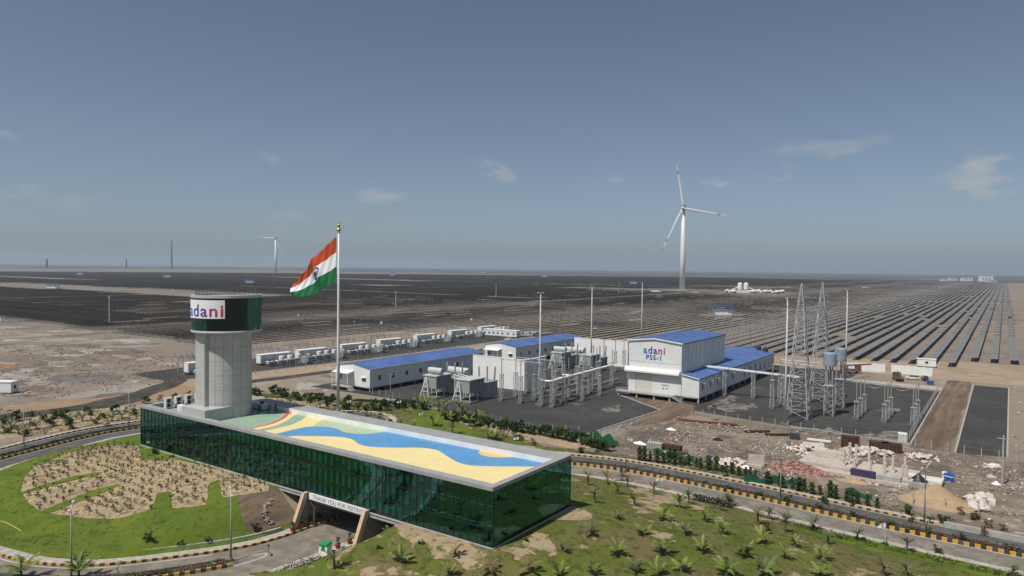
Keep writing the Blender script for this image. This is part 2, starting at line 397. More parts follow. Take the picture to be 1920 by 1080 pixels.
ground_mat('asphalt', [(0.105, 0.103, 0.10), (0.13, 0.127, 0.122), (0.085, 0.084, 0.083)], [0.15, 0.6], bump=0.25, bdist=0.02, rough=0.85)
ground_mat('dusty_asphalt', [(0.205, 0.185, 0.155), (0.25, 0.215, 0.175), (0.165, 0.15, 0.13)], [0.12, 0.5], bump=0.25, bdist=0.02, rough=0.9)
ground_mat('paving', [(0.40, 0.37, 0.33), (0.46, 0.43, 0.39), (0.33, 0.30, 0.26)], [0.4, 1.2], bump=0.2, bdist=0.02, rough=0.85)
mat('white_line', (0.62, 0.61, 0.58), 0.8, 0.12, 3); mat('kerb_yellow', (0.62, 0.34, 0.03), 0.7, 0.18, 2.5); mat('kerb_black', (0.025, 0.024, 0.023), 0.7, 0.3, 3)
mat('concrete', (0.36, 0.35, 0.33), 0.85, 0.14, 0.8, scale2=6); mat('concrete_dark', (0.15, 0.145, 0.135), 0.9, 0.2, 1.0, scale2=5)
wear(MATS['kerb_yellow'], .38); wear(MATS['kerb_black'], .22)
def S(o): return tag(o, kind='structure')
def px(poly, z=None): return [tuple(G(*p, z)[:2]) for p in poly]

ground_mat('field_soil', [(0.185, 0.165, 0.145), (0.225, 0.20, 0.172), (0.14, 0.125, 0.112), (0.28, 0.24, 0.20)], [0.006, 0.02, 0.012], thr=[(0.42, 0.6), (0.5, 0.62), (0.62, 0.68)], bump=0.3)
ground_mat('far_bands', [(0.10, 0.098, 0.095), (0.062, 0.062, 0.064), (0.17, 0.155, 0.14), (0.26, 0.235, 0.21)], [0.0011, 0.0016, 0.0007], thr=[(0.42, 0.55), (0.52, 0.6), (0.6, 0.66)], bump=0.0)
S(drape('field_soil', [(-300, 178), (-292, 420), (-215, 420), (-90, 480), (8, 640), (8, 3300), (-5200, 3300), (-5200, 150), (-700, 160)], MATS['field_soil'], 0.008, flat=True))
S(drape('far_plain', [(-5150, 120), (-5200, 3290), (60, 3290), (900, 15000), (-14000, 15000), (-16000, 0)], MATS['far_bands'], 0.016, flat=True))
# left plain
S(drape('salt_plain', rough_edge(px([(-60, 610), (60, 612), (180, 622), (300, 642), (372, 655), (372, 716), (330, 708), (270, 742), (150, 765), (-60, 772)], 0), 2.5, 4, 1), MATS['salt_flat'], 0.012, flat=True))
S(drape('orange_sand_strip', rough_edge(px([(-60, 775), (60, 757), (160, 748), (280, 735), (400, 712), (400, 740), (300, 750), (120, 769), (-60, 790)], 0), 0.8, 3, 2), MATS['orange_sand'], 0.02, flat=True))
S(drape('dark_track', rough_edge(px([(-60, 784), (110, 766), (230, 742), (290, 722), (330, 708), (352, 713), (310, 733), (245, 757), (120, 781), (-60, 794)], 0), 0.4, 2, 3), MATS['dark_soil'], 0.028, flat=True))
S(drape('mud_patch', rough_edge(px([(95, 705), (170, 699), (235, 703), (225, 714), (150, 719), (85, 713)], 0), 0.8, 3, 4), MATS['wet_mud'], 0.024, flat=True))
# container yard and its track
S(drape('container_yard', [(-246, 122), (-221, 122), (-214, 200), (-214, 345), (-262, 345), (-250, 200)], MATS['yard_gravel'], 0.016, flat=True))
S(drape('yard_track', rough_edge([(-219, 122), (-205, 122), (-200, 180), (-200, 345), (-212, 345), (-212, 200)], 0.6, 3, 5), MATS['pale_sand'], 0.022, flat=True))
S(drape('drain_strip', rough_edge([(-205, 122), (-199, 122), (-194, 180), (-194, 345), (-199, 345), (-199.5, 180)], 0.4, 3, 6), MATS['dark_soil'], 0.03, flat=True))
S(drape('sandy_apron', rough_edge([(-290, 300), (-214, 345), (-190, 300), (-95, 296), (-92, 312), (-200, 316), (-280, 330)], 1.2, 4, 8), MATS['orange_sand'], 0.014, flat=True))
S(drape('pale_apron', rough_edge([(-110, 300), (-20, 292), (20, 290), (60, 300), (60, 352), (-10, 356), (-80, 322), (-110, 315)], 1.2, 4, 9), MATS['pale_sand'], 0.018, flat=True))
# substation yards
S(drape('transformer_yard', [(-178, 144), (-131, 145.9), (-116, 140.5), (-88, 137.5), (-77.3, 143.3), (-74.9, 177.5), (-93.4, 191), (-93.4, 292), (-178, 292)], MATS['yard_gravel'], 0.034, flat=True))
S(drape('switch_yard', [(-74, 184), (-42.2, 178.7), (-16.4, 177.6), (-16.1, 260.5), (-44.3, 264.7), (-44, 292), (-93.4, 292), (-93.4, 193.5)], MATS['yard_gravel'], 0.034, flat=True))
S(drape('empty_yard', [(-7.6, 174.4), (1.2, 177), (1.8, 283.6), (-7.7, 284)], MATS['yard_gravel'], 0.034, flat=True))
S(drape('dirt_road', rough_edge([(-15.9, 174), (-8.4, 174), (-8.6, 292), (-15.7, 292)], 0.25, 3, 10), MATS['brown_track'], 0.03, flat=True))
S(drape('works_ground', rough_edge([(-74, 180), (-76.5, 145), (-74, 133), (-58, 129.5), (-40, 129), (3, 125), (70, 124), (70, 176), (1, 174), (-16, 175), (-44, 177)], 0.6, 3, 11), MATS['works_dirt'], 0.024, flat=True))
S(drape('brown_strip', rough_edge([(-94, 190.5), (-75.2, 178.5), (-75.6, 150), (-70, 160), (-66, 177), (-70, 190), (-76, 193)], 0.3, 2, 12), MATS['brown_track'], 0.042, flat=True))
for k, (a, b) in enumerate([((-77.3, 143.3), (-75.1, 177.5)), ((-93.4, 191), (-75.1, 177.7)), ((-16.2, 177.7), (-15.9, 260.5)), ((-7.7, 174.4), (-7.8, 284)), ((1.3, 177), (1.9, 283.6)), ((-42.2, 178.9), (-16.4, 177.4))]):
    mb = MB(); mb.bar((*a, 0.1), (*b, 0.1), 0.35, 0.22); S(mb.build('yard_kerb', MATS['concrete']))
ground_mat('pale_dust', [(0.19, 0.175, 0.155), (0.07, 0.068, 0.066), (0.26, 0.24, 0.215)], [0.35, 0.8], thr=[(0.47, 0.55), (0.55, 0.65)], bump=0.4)
for i, pp in enumerate([[(1320, 765), (1350, 752), (1372, 742), (1395, 745), (1360, 758), (1330, 768)], [(1340, 762), (1410, 756), (1425, 766), (1360, 772)], [(1470, 805), (1560, 800), (1580, 812), (1480, 815)], [(1600, 815), (1690, 808), (1700, 826), (1620, 826)], [(1120, 770), (1165, 760), (1160, 772)], [(880, 780), (960, 800), (940, 806), (880, 792)], [(1640, 770), (1690, 765), (1690, 772)]]):
    S(drape('dust_patch', rough_edge(px(pp, 0), 0.7, 1.2, 80 + i), MATS['pale_dust'], 0.046, flat=True))
S(drape('concrete_apron', [(-45, 267.5), (-45.5, 272), (-16, 272), (-15.6, 263.5)], MATS['paving'], 0.05, flat=True))
S(drape('verge_sand', rough_edge([(-118, 137), (-98, 130.5), (-74, 128), (-70, 131), (-77, 138), (-88, 134.5), (-104, 136)], 0.5, 2, 13), MATS['bed_sand'], 0.03, flat=True))
# back garden behind the building and by the left road
S(drape('back_lawn', rough_edge([(-215, 118), (-175, 128), (-150, 140), (-131, 143.5), (-116, 139.5), (-98, 130.5), (-80, 127), (-72, 127.5), (-68, 129), (-66, 127), (-66, 108), (-120, 100), (-150, 104)], 0.6, 2, 14), MATS['dry_lawn'], 0.012, step=3, seg=2))
S(drape('back_lawn_green', rough_edge(px([(770, 775), (800, 765), (860, 795), (925, 822), (900, 828), (840, 815), (780, 800)], 0), 0.5, 2, 15), MATS['lawn_grass'], 0.045, flat=True))
S(drape('back_sand', rough_edge(px([(470, 742), (560, 752), (640, 757), (640, 765), (540, 768), (470, 765)], 0), 0.5, 2, 16), MATS['bed_sand'], 0.04, flat=True))
S(drape('left_verge', rough_edge(px([(-60, 800), (100, 775), (262, 760), (262, 786), (120, 806), (-60, 835)], 0), 0.5, 2, 17), MATS['bed_sand'], 0.035, flat=True))
S(drape('pale_pad', rough_edge(px([(555, 715), (640, 694), (640, 735), (560, 735)], 0), 0.5, 2, 18), MATS['salt_flat'], 0.014, flat=True))

# lawns round the building
oval = [(-146.9, 49), (-149.6, 55.1), (-152.7, 60.6), (-155.4, 68.1), (-155.8, 79.3), (-151, 93), (-140, 100), (-129.8, 98), (-129.8, 84), (-129.7, 66.2), (-84.2, 66.2), (-83.6, 63.4)] + [tuple(q) for q in offset(resample(O_KERB, 1.0), 1.82)[::-1] if q[1] < 62.5 and q[0] > -134][::2] + [(-140, 41)]
S(drape('oval_lawn', smooth_poly(oval + oval[:1], 1.0)[:-1] if False else oval, MATS['lawn_grass'], 0.05, 0.9))
c5 = lambda P_: [(x / 3.177, 740 + y / 3.177) for x, y in P_]
bed = px(c5([(130, 545), (160, 480), (200, 430), (320, 390), (420, 345), (600, 310), (740, 290), (822, 280), (822, 310), (830, 340), (960, 375), (1100, 400), (1290, 440), (1440, 478), (1640, 525), (1600, 575), (1525, 585), (1330, 620), (1310, 500), (1235, 535), (1225, 658), (1020, 685), (1025, 580), (935, 590), (905, 690), (740, 735), (600, 742), (460, 735), (320, 708), (250, 695), (180, 655), (135, 600)]))
bed = [(x, min(y, BY0 - 0.25)) for x, y in bed]
S(drape('planting_bed', rough_edge(bed, 0.15, 0.8, 21), MATS['bed_sand'], 0.09, 0.9))
for i, st in enumerate([[(110, 590), (260, 540), (450, 485), (600, 462), (610, 480), (450, 510), (260, 560), (120, 604)], [(235, 700), (400, 635), (560, 570), (720, 533), (690, 560), (560, 610), (420, 660), (300, 712)], [(300, 398), (360, 385), (420, 398), (360, 412)], [(830, 345), (900, 345), (975, 380), (960, 400), (850, 390)]]):
    S(drape('grass_strip', rough_edge(px(c5(st)), 0.08, 0.6, 30 + i), MATS['lawn_grass'], 0.13, 0.7))
S(drape('palm_lawn', rough_edge([(-69.2, 66.0), (-69.4, 62), (-71.5, 60), (-72.4, 55), (-73.2, 51), (-78, 43), (-84, 36), (-60, 20), (10, 25), (60, 60), (60, 106), (3, 109.2), (-14.3, 110.6), (-24.6, 111.4), (-36, 112.2), (-50, 112.9), (-62, 111.5), (-70, 108), (-69.8, 86), (-48.7, 85), (-48.7, 66.2)], 0.1, 1.5, 40), MATS['dry_lawn'], 0.05, 1.1))
for i, pp in enumerate([[(700, 1005), (740, 975), (900, 1030), (935, 1030), (900, 1062), (800, 1040), (760, 1020)], [(1000, 985), (1072, 950), (1110, 965), (1050, 985)], [(935, 1032), (1000, 995), (1040, 1000), (1030, 1040), (960, 1055)], [(1160, 905), (1260, 920), (1340, 950), (1300, 955), (1200, 935)], [(1180, 940), (1230, 940), (1245, 965), (1190, 965)]]):
    S(drape('bare_sand', rough_edge(px(pp), 0.8, 0.9, 50 + i), MATS['sandy_grass'], 0.085, 1.0))
for i, pp in enumerate([[(600, 1085), (640, 1040), (700, 1000), (690, 985), (640, 1025), (560, 1070)], [(1480, 985), (1640, 1015), (1760, 1042), (1930, 1085), (1900, 1095), (1700, 1045), (1500, 1000)]]):
    S(drape('bright_grass', rough_edge(px(pp), 0.3, 0.8, 60 + i), MATS['lawn_grass'], 0.08, 1.0))
S(drape('rough_bank', rough_edge([(-91, 60.5), (-85.2, 57.5), (-84.4, 61), (-84.2, 66.0), (-96, 66.0), (-93, 63)], 0.3, 0.8, 70), MATS['brown_track'], 0.075, 0.8))

# roads
rm, lm = resample(R_MED, 1.0), resample(L_MED, 1.0)
road = S(ribbon('road', rm, -6.9, -1.2, 0.06, MATS['dusty_asphalt'])); road.name = 'near_road'
S(ribbon('far_road', rm, 1.2, 5.4, 0.06, MATS['asphalt']))
S(ribbon('road_pavement', rm, -8.1, -6.9, 0.04, MATS['paving'], h=0.09))
S(ribbon('road_pavement', rm, 5.65, 7.0, 0.04, MATS['paving'], h=0.14))
S(ribbon('median_soil', rm, -1.15, 1.15, 0.03, MATS['dark_soil'], h=0.22))
for o_ in (-1.75, 1.65, 5.0): S(ribbon('road_marking', rm, o_, o_ + 0.13, 0.066, MATS['white_line']))
S(ribbon('inner_road', lm, 1.3, 6.4, 0.06, MATS['asphalt'])); S(ribbon('outer_road', lm, -6.0, -1.3, 0.06, MATS['asphalt']))
S(ribbon('road_pavement', lm, 6.4, 7.6, 0.04, MATS['paving'], h=0.09)); S(ribbon('road_pavement', lm, -7.8, -6.25, 0.04, MATS['paving'], h=0.14))
S(ribbon('median_soil', lm, -1.2, 1.2, 0.03, MATS['dark_soil'], h=0.22))
for o_ in (1.75, -1.9, -5.6): S(ribbon('road_marking', lm, o_, o_ + 0.13, 0.066, MATS['white_line']))
ok_, orr = resample(O_KERB, 1.0), resample(O_RIGHT, 1.0)
S(drape('underpass_road', np.r_[ok_, orr[::-1]], MATS['dusty_asphalt'], 0.05, flat=True))
S(ribbon('road_marking', ok_[:64], -0.55, -0.42, 0.062, MATS['white_line'])); S(ribbon('road_marking', orr, 0.1, 0.22, 0.062, MATS['white_line']))
S(ribbon('road_pavement', ok_[:82], 0.22, 1.9, 0.04, MATS['paving'], h=0.14))
S(ribbon('road_pavement', orr[40:], -1.6, -0.05, 0.04, MATS['paving'], h=0.12))
fm = smooth_poly([(-112, 30), (-100, 32.2), (-92, 36.2), (-86, 41.6), (-82.6, 46.5), (-80.2, 51.0), (-79.7, 52.2)])
S(ribbon('median_soil', resample(fm, 0.5), -1.0, 1.0, 0.03, MATS['dark_soil'], h=0.2))
tip = smooth_poly([(-80.9, 52.6), (-79.6, 55.5), (-78.9, 56.6), (-78.3, 56.4), (-78.1, 55.0), (-78.6, 51.6)])
S(ribbon('road_marking', resample(tip, 0.3), -0.07, 0.07, 0.064, MATS['white_line']))
# turning circle by the flagpole
ang = np.linspace(0, 2 * math.pi, 73); circ = np.c_[-131.5 + np.cos(ang), 116.5 + np.sin(ang)]
def ring(r0, r1): return np.c_[-131.5 + r0 * np.cos(ang), 116.5 + r0 * np.sin(ang)], r1 - r0
pl, w_ = ring(4.5, 11.0); S(ribbon('turning_circle', pl, -w_, 0, 0.07, MATS['asphalt']))
pl, w_ = ring(11.25, 13.0); S(ribbon('circle_pavement', pl, -w_, 0, 0.05, MATS['paving'], h=0.14))
pl, w_ = ring(10.5, 10.63); S(ribbon('road_marking', pl, -w_, 0, 0.078, MATS['white_line']))

# painted kerbs: every block an object of its own
kb = {}
def kerb(name, pl, off, z, blk, wd, ht, lim=None):
    top = S(ribbon(name, resample(pl, 1.0), off - wd / 2 + 0.03, off + wd / 2 - 0.03, 0.02, MATS['concrete'], h=z + ht - 0.05))
    pp = resample(offset(pl, off), blk); key = (blk, wd, ht)
    if key not in kb:
        kb[key] = [MB().box(-blk / 2 + 0.008, blk / 2 - 0.008, -wd / 2, wd / 2, 0, ht).mesh('kerb_block', MATS[c]) for c in ('kerb_yellow', 'kerb_black')]
    n = 0
    for i in range(len(pp) - 1):
        a, b = pp[i], pp[i + 1]; c = (a + b) / 2
        if lim and not lim(c): continue
        o = link('kerb_block', kb[key][i % 2], top, (c[0], c[1], z), math.atan2(b[1] - a[1], b[0] - a[0])); n += 1
    return n
vis = lambda c: c[0] < 8 and c[0] > -72
NK = kerb('median_kerb', R_MED, -1.3, 0.05, 0.66, 0.3, 0.5, vis)
NK += kerb('outer_kerb', R_MED, 5.5, 0.05, 0.62, 0.26, 0.26, lambda c: -72 < c[0] < -7)
NK += kerb('median_kerb', L_MED, 1.35, 0.05, 0.66, 0.3, 0.42, lambda c: 48 < c[1] < 90 and c[0] < -150)
NK += kerb('outer_kerb', L_MED, -6.1, 0.05, 0.66, 0.26, 0.26, lambda c: 52 < c[1] < 90 and c[0] < -150)
NK += kerb('oval_kerb', O_KERB, 0.1, 0.05, 0.6, 0.26, 0.28, lambda c: c[0] > -110 and c[1] < 76)
NK += kerb('short_median_kerb', fm, -1.05, 0.05, 0.6, 0.26, 0.42, lambda c: c[1] > 38)
pl, w_ = ring(11.1, 11.2); NK += kerb('circle_kerb', pl[::-1], 0.0, 0.05, 0.62, 0.26, 0.26, lambda c: c[1] > 119)
for pl_, o_ in ((R_MED, 1.3), (L_MED, -1.35), (fm, 1.05)): S(ribbon('kerb_back', resample(pl_, 1.0), o_ - 0.12, o_ + 0.12, 0.03, MATS['concrete_dark'], h=0.42))

# ------------------------------------------------------------------ text
def text_mesh(name, s, size, extrude=0.02, grad=False, spacing=1.0, bold=0.0):
    cu = bpy.data.curves.new('t', 'FONT'); cu.body = s; cu.size = size; cu.extrude = extrude; cu.align_x = 'CENTER'; cu.align_y = 'BOTTOM_BASELINE'
    cu.space_character = spacing; cu.resolution_u = 4; cu.offset = bold * size
    ob = bpy.data.objects.new('t', cu); C.objects.link(ob)
    dg = bpy.context.evaluated_depsgraph_get(); dg.update()
    me = bpy.data.meshes.new_from_object(ob.evaluated_get(dg)); me.name = name
    bpy.data.objects.remove(ob); bpy.data.curves.remove(cu); me.materials.clear()
    if grad:
        co = np.zeros(len(me.vertices) * 3, np.float32); me.vertices.foreach_get('co', co); x = co[0::3]
        at = me.attributes.new('grad', 'FLOAT', 'POINT'); at.data.foreach_set('value', (x - x.min()) / (x.max() - x.min()))
    return me
def grad_mat():
    mt = bpy.data.materials.new('logo_gradient'); mt.use_nodes = True; n, l = mt.node_tree.nodes, mt.node_tree.links
    a = n.new('ShaderNodeAttribute'); a.attribute_name = 'grad'; r = n.new('ShaderNodeValToRGB'); e = r.color_ramp.elements
    e[0].position = 0; e[0].color = (0.01, 0.22, 0.55, 1); e[1].position = 1; e[1].color = (0.48, 0.02, 0.06, 1)
    q = e.new(0.3); q.color = (0.03, 0.07, 0.42, 1); q = e.new(0.62); q.color = (0.16, 0.02, 0.22, 1)
    l.new(a.outputs['Fac'], r.inputs[0]); l.new(r.outputs[0], n['Principled BSDF'].inputs['Base Color']); n['Principled BSDF'].inputs['Roughness'].default_value = 0.4
    return mt
LOGO = grad_mat()
mat('logo_blue', (0.03, 0.06, 0.32), 0.4, 0.05)

# ------------------------------------------------------------------ glass building
mat('roof_grey', (0.30, 0.31, 0.305), 0.6, 0.1, 0.7, scale2=4); mat('panel_grey', (0.43, 0.435, 0.425), 0.45, 0.05, 0.5, spec=0.4, scale2=2.0); mat('panel_joint', (0.12, 0.12, 0.12), 0.8)
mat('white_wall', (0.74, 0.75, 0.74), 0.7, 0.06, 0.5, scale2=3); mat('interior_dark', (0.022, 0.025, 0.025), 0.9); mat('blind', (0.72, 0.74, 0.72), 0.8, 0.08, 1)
mat('mullion', (0.02, 0.035, 0.03), 0.4)
mat('mural_green', (0.26, 0.38, 0.28), 0.7, 0.07, 0.4, scale2=2); mat('mural_sage', (0.42, 0.50, 0.33), 0.7, 0.06, 0.4, scale2=2); mat('mural_yellow', (0.72, 0.60, 0.30), 0.8, 0.035, 0.3, scale2=1.2)
mat('mural_blue', (0.10, 0.275, 0.50), 0.75, 0.07, 0.2, scale2=1.0); mat('mural_red', (0.62, 0.09, 0.09), 0.7, 0.06, 0.5); mat('mural_sand', (0.66, 0.49, 0.23), 0.7, 0.05, 0.4)
def glass_mat(name, tint, refl=0.55, rough=0.03):
    mt = bpy.data.materials.new(name); mt.use_nodes = True; n, l = mt.node_tree.nodes, mt.node_tree.links; n.clear()
    o = n.new('ShaderNodeOutputMaterial'); t = n.new('ShaderNodeBsdfTransparent'); t.inputs[0].default_value = (*tint, 1)
    g = n.new('ShaderNodeBsdfGlossy'); g.inputs['Roughness'].default_value = rough; g.inputs['Color'].default_value = (0.75, 0.95, 0.9, 1)
    f = n.new('ShaderNodeFresnel'); f.inputs['IOR'].default_value = 1.6; mx = n.new('ShaderNodeMixShader'); ml = n.new('ShaderNodeMath'); ml.operation = 'MULTIPLY'; ml.inputs[1].default_value = refl
    tcn = n.new('ShaderNodeTexCoord'); no = n.new('ShaderNodeTexNoise'); no.inputs['Scale'].default_value = 0.35; no.inputs['Detail'].default_value = 2
    bp = n.new('ShaderNodeBump'); bp.inputs['Strength'].default_value = 0.08; bp.inputs['Distance'].default_value = 0.2
    l.new(tcn.outputs['Object'], no.inputs['Vector']); l.new(no.outputs['Fac'], bp.inputs['Height']); l.new(bp.outputs[0], g.inputs['Normal'])
    l.new(f.outputs[0], ml.inputs[0]); l.new(ml.outputs[0], mx.inputs[0]); l.new(t.outputs[0], mx.inputs[1]); l.new(g.outputs[0], mx.inputs[2]); l.new(mx.outputs[0], o.inputs[0])
    MATS[name] = mt; return mt
wear(MATS['blind'], .55)
glass_mat('green_glass', (0.385, 0.72, 0.70), 0.6)
bx = (BX0 + BX1) / 2; by = (BY0 + BY1) / 2
gb = thing('glass_building', 'long low green glass building with a painted roof terrace', 'building', (bx, by, BASE))
O = Vector((bx, by, BASE))
def part(mb, name, mt, parent, smooth=False):          # world-coordinate geometry hung under a thing
    o = mb.build(name, mt, parent, smooth=smooth)
    p = parent; off = Vector((0, 0, 0)); inv = Matrix.Identity(4)
    mats_ = []
    while p is not None:
        mats_.append(Matrix.Translation(p.location) @ p.rotation_euler.to_matrix().to_4x4() if p.rotation_mode == 'XYZ' else p.matrix_basis); p = p.parent
    w = Matrix.Identity(4)
    for q in reversed(mats_): w = w @ q
    o.matrix_basis = w.inverted()
    return o
CEIL = 11.05; GTOP = 11.6
part(MB().box(BX0 + 0.5, BX1 - 0.5, BY0 + 0.5, BY1 - 0.5, BASE - 0.3, BASE + 0.02), 'floor_slab', MATS['concrete_dark'], gb)
part(MB().box(BX0 + 0.35, BX1 - 0.35, BY0 + 0.35, BY1 - 0.35, CEIL, FLOOR), 'roof_slab', MATS['roof_grey'], gb)
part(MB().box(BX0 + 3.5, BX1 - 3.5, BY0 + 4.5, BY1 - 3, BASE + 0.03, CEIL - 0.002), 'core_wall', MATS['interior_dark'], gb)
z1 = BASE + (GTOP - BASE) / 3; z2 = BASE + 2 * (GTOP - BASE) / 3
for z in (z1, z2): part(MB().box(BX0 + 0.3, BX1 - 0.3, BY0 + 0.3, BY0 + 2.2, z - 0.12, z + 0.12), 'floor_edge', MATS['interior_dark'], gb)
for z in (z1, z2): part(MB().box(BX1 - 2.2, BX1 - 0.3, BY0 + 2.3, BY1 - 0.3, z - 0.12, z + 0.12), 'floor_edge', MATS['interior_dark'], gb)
# fascia / parapet
ft = 11.55
part(MB().box(BX0, BX1, BY0 - 0.05, BY0 + 1.25, ft, ROOF), 'parapet', MATS['roof_grey'], gb)
part(MB().box(BX0, BX1, 81.4, BY1, FLOOR + 0.003, ROOF), 'parapet', MATS['roof_grey'], gb)
part(MB().box(BX1 - 0.95, BX1, BY0 + 1.252, 81.398, ft, ROOF - 0.002), 'parapet', MATS['roof_grey'], gb)
part(MB().box(BX0, BX0 + 1.0, BY0 + 1.252, 81.398, ft, ROOF - 0.002), 'parapet', MATS['roof_grey'], gb)
part(MB().box(BX0 + 0.2, BX1 - 1.1, 81.30, 81.395, FLOOR + 0.004, ROOF - 0.05), 'inner_parapet_face', MATS['white_wall'], gb)
part(MB().box(BX0 + 1, BX1 - 0.96, BY0 + 1.1, BY0 + 1.2, FLOOR + 0.004, ft), 'inner_parapet_face', MATS['roof_grey'], gb)
part(MB().box(BX1 - 1.05, BX1 - 0.96, BY0 + 1.25, 81.29, FLOOR + 0.004, ft + 0.2), 'inner_parapet_face', MATS['roof_grey'], gb)
part(MB().box(BX0 - 0.06, BX1 + 0.06, BY0 - 0.12, BY0 - 0.052, BASE - 0.12, BASE + 0.1), 'base_sill', MATS['panel_grey'], gb)
part(MB().box(BX1 + 0.062, BX1 + 0.13, BY0 - 0.12, BY1 + 0.1, BASE - 0.12, BASE + 0.1), 'base_sill', MATS['panel_grey'], gb)
part(MB().box(BX0, BX1, BY0 - 0.05, BY1, BASE - 0.6, BASE - 0.31), 'footing', MATS['concrete'], gb)
# panes, frames and blinds
NC = 66; pw = (BX1 - BX0) / NC; rows = [(BASE + 0.1, z1), (z1, z2), (z2, ft)]
pane_me = {}
def pane_mesh(w, h, axis_):
    k = (round(w, 3), round(h, 3), axis_)
    if k not in pane_me:
        mb = MB()
        (mb.box(-w / 2, w / 2, -0.012, 0.012, 0, h) if axis_ == 'x' else mb.box(-0.012, 0.012, -w / 2, w / 2, 0, h))
        pane_me[k] = mb.mesh('glass_pane', MATS['green_glass'])
    return pane_me[k]
bl_me = {}
for r_, (a, b) in enumerate(rows):
    for c in range(NC):
        x = BX0 + (c + 0.5) * pw
        o = link('glass_pane', pane_mesh(pw - 0.03, b - a - 0.03, 'x'), gb, Vector((x, BY0, a + 0.015)) - O)
        if -103 < x < -60 and not (r_ == 0 and x > -64):
            hh = (b - a) * (0.72 if r_ < 2 else 0.62) * (1 if rnd.random() < 0.85 else rnd.uniform(0.25, 0.6))
            hk = round(hh / 0.3) * 0.3 or 0.3
            if hk not in bl_me: bl_me[hk] = MB().box(-pw * 0.36, pw * 0.36, -0.015, 0.015, 0, hk).mesh('window_blind', MATS['blind'])
            link('window_blind', bl_me[hk], gb, Vector((x, BY0 + 0.38 + rnd.uniform(0, 0.04), b - 0.42 - hk)) - O)
        elif x >= -60 and r_ > 0:
            if 'st' not in bl_me: bl_me['st'] = MB().box(-pw * 0.4, pw * 0.4, -0.015, 0.015, 0, 0.22).mesh('window_blind', MATS['blind'])
            link('window_blind', bl_me['st'], gb, Vector((x, BY0 + 0.2, a + 0.2)) - O)
ME_ = 12; pe = (BY1 - BY0) / ME_
for r_, (a, b) in enumerate(rows):
    for c in range(ME_): link('glass_pane', pane_mesh(pe - 0.03, b - a - 0.03, 'y'), gb, Vector((BX1, BY0 + (c + 0.5) * pe, a + 0.015)) - O)
    for c in range(3):
        link('glass_pane', pane_mesh((BY1 - BY0) / 3 - 0.03, b - a - 0.03, 'y'), gb, Vector((BX0, BY0 + (c + 0.5) * (BY1 - BY0) / 3, a + 0.015)) - O)
    for c in range(10): link('glass_pane', pane_mesh((BX1 - BX0) / 10 - 0.03, b - a - 0.03, 'x'), gb, Vector((BX0 + (c + 0.5) * (BX1 - BX0) / 10, BY1, a + 0.015)) - O)
for c in range(NC + 1):
    x = BX0 + c * pw; part(MB().box(x - 0.05, x + 0.05, BY0 + 0.03, BY0 + 0.22, BASE + 0.1, ft - 0.004).box(x - 0.03, x + 0.03, BY0 - 0.045, BY0 - 0.014, BASE + 0.1, ft - 0.004), 'mullion', MATS['mullion'], gb)
for c in range(1, ME_ + 1):
    y = BY0 + c * pe; part(MB().box(BX1 - 0.22, BX1 - 0.03, y - 0.035, y + 0.035, BASE + 0.1, ft - 0.004), 'mullion', MATS['mullion'], gb)
for z in (z1, z2, BASE + 0.12):
    part(MB().box(BX0 + 0.1, BX1 - 0.1, BY0 + 0.02, BY0 + 0.12, z - 0.05, z + 0.05).box(BX0 + .05, BX1 - .05, BY0 - 0.04, BY0 - 0.016, z - 0.03, z + 0.03), 'transom', MATS['mullion'], gb)
    part(MB().box(BX1 - 0.12, BX1 - 0.02, BY0 + 0.13, BY1 - 0.1, z - 0.05, z + 0.05), 'transom', MATS['mullion'], gb)
part(MB().box(-127.0, -126.3, BY0 - 0.03, BY0 - 0.014, BASE + 1.0, BASE + 2.8), 'open_vent', MATS['interior_dark'], gb)
part(MB().box(-127.1, -126.2, BY0 - 0.2, BY0 - 0.014, BASE + 0.86, BASE + 0.96), 'vent_sill', MATS['panel_grey'], gb)
# mural: painted areas, each a sheet over the one below
def mural(name, pts, mt, lv, smooth=True):
    pts = np.array(pts, float); pts[:, 1] = np.clip(pts[:, 1], BY0 + 1.21, 81.29); pts[:, 0] = np.clip(pts[:, 0], BX0 + 1.05, BX1 - 1.06)
    n = len(pts); v, e, f, *_ = delaunay_2d_cdt([Vector(p) for p in pts], [(i, (i + 1) % n) for i in range(n)], [], 1, 1e-5)
    mb = MB(); mb.add([(p.x, p.y, FLOOR + 0.004 * lv) for p in v], [tuple(q) for q in f])
    o = part(mb, name, mt, gb)
    bm = bmesh.new(); bm.from_mesh(o.data)
    for fc in bm.faces:
        if fc.normal.z < 0: fc.normal_flip()
    bm.to_mesh(o.data); bm.free()
sp = lambda P_: smooth_poly(P_, 0.4).tolist()
mural('painted_green', [(-113, 66), (-80, 66), (-80, 82), (-113, 82)], MATS['mural_green'], 1)
mural('painted_sage', sp([(-97.8, 82), (-96.5, 80.4), (-94.6, 76.2), (-94.4, 66)]) + [(-76, 66), (-76, 82)], MATS['mural_sage'], 2)
mural('painted_red', sp([(-106.8, 82), (-106.2, 80.7), (-103.9, 78.2), (-101.9, 75.1), (-101.2, 72.3), (-101.3, 66)]) + sp([(-100.5, 66), (-100.5, 72.3), (-101.2, 75.1), (-103.1, 78.2), (-105.2, 80.7), (-105.6, 82)]), MATS['mural_red'], 3)
mural('painted_yellow', sp([(-105.6, 82), (-105.2, 80.7), (-103.1, 78.2), (-101.2, 75.1), (-100.5, 72.3), (-100.5, 66)]) + sp([(-98.9, 66), (-99.0, 72.2), (-99.7, 74.6), (-101.4, 77.6), (-103.1, 79.9), (-104, 82)]), MATS['mural_yellow'], 4)
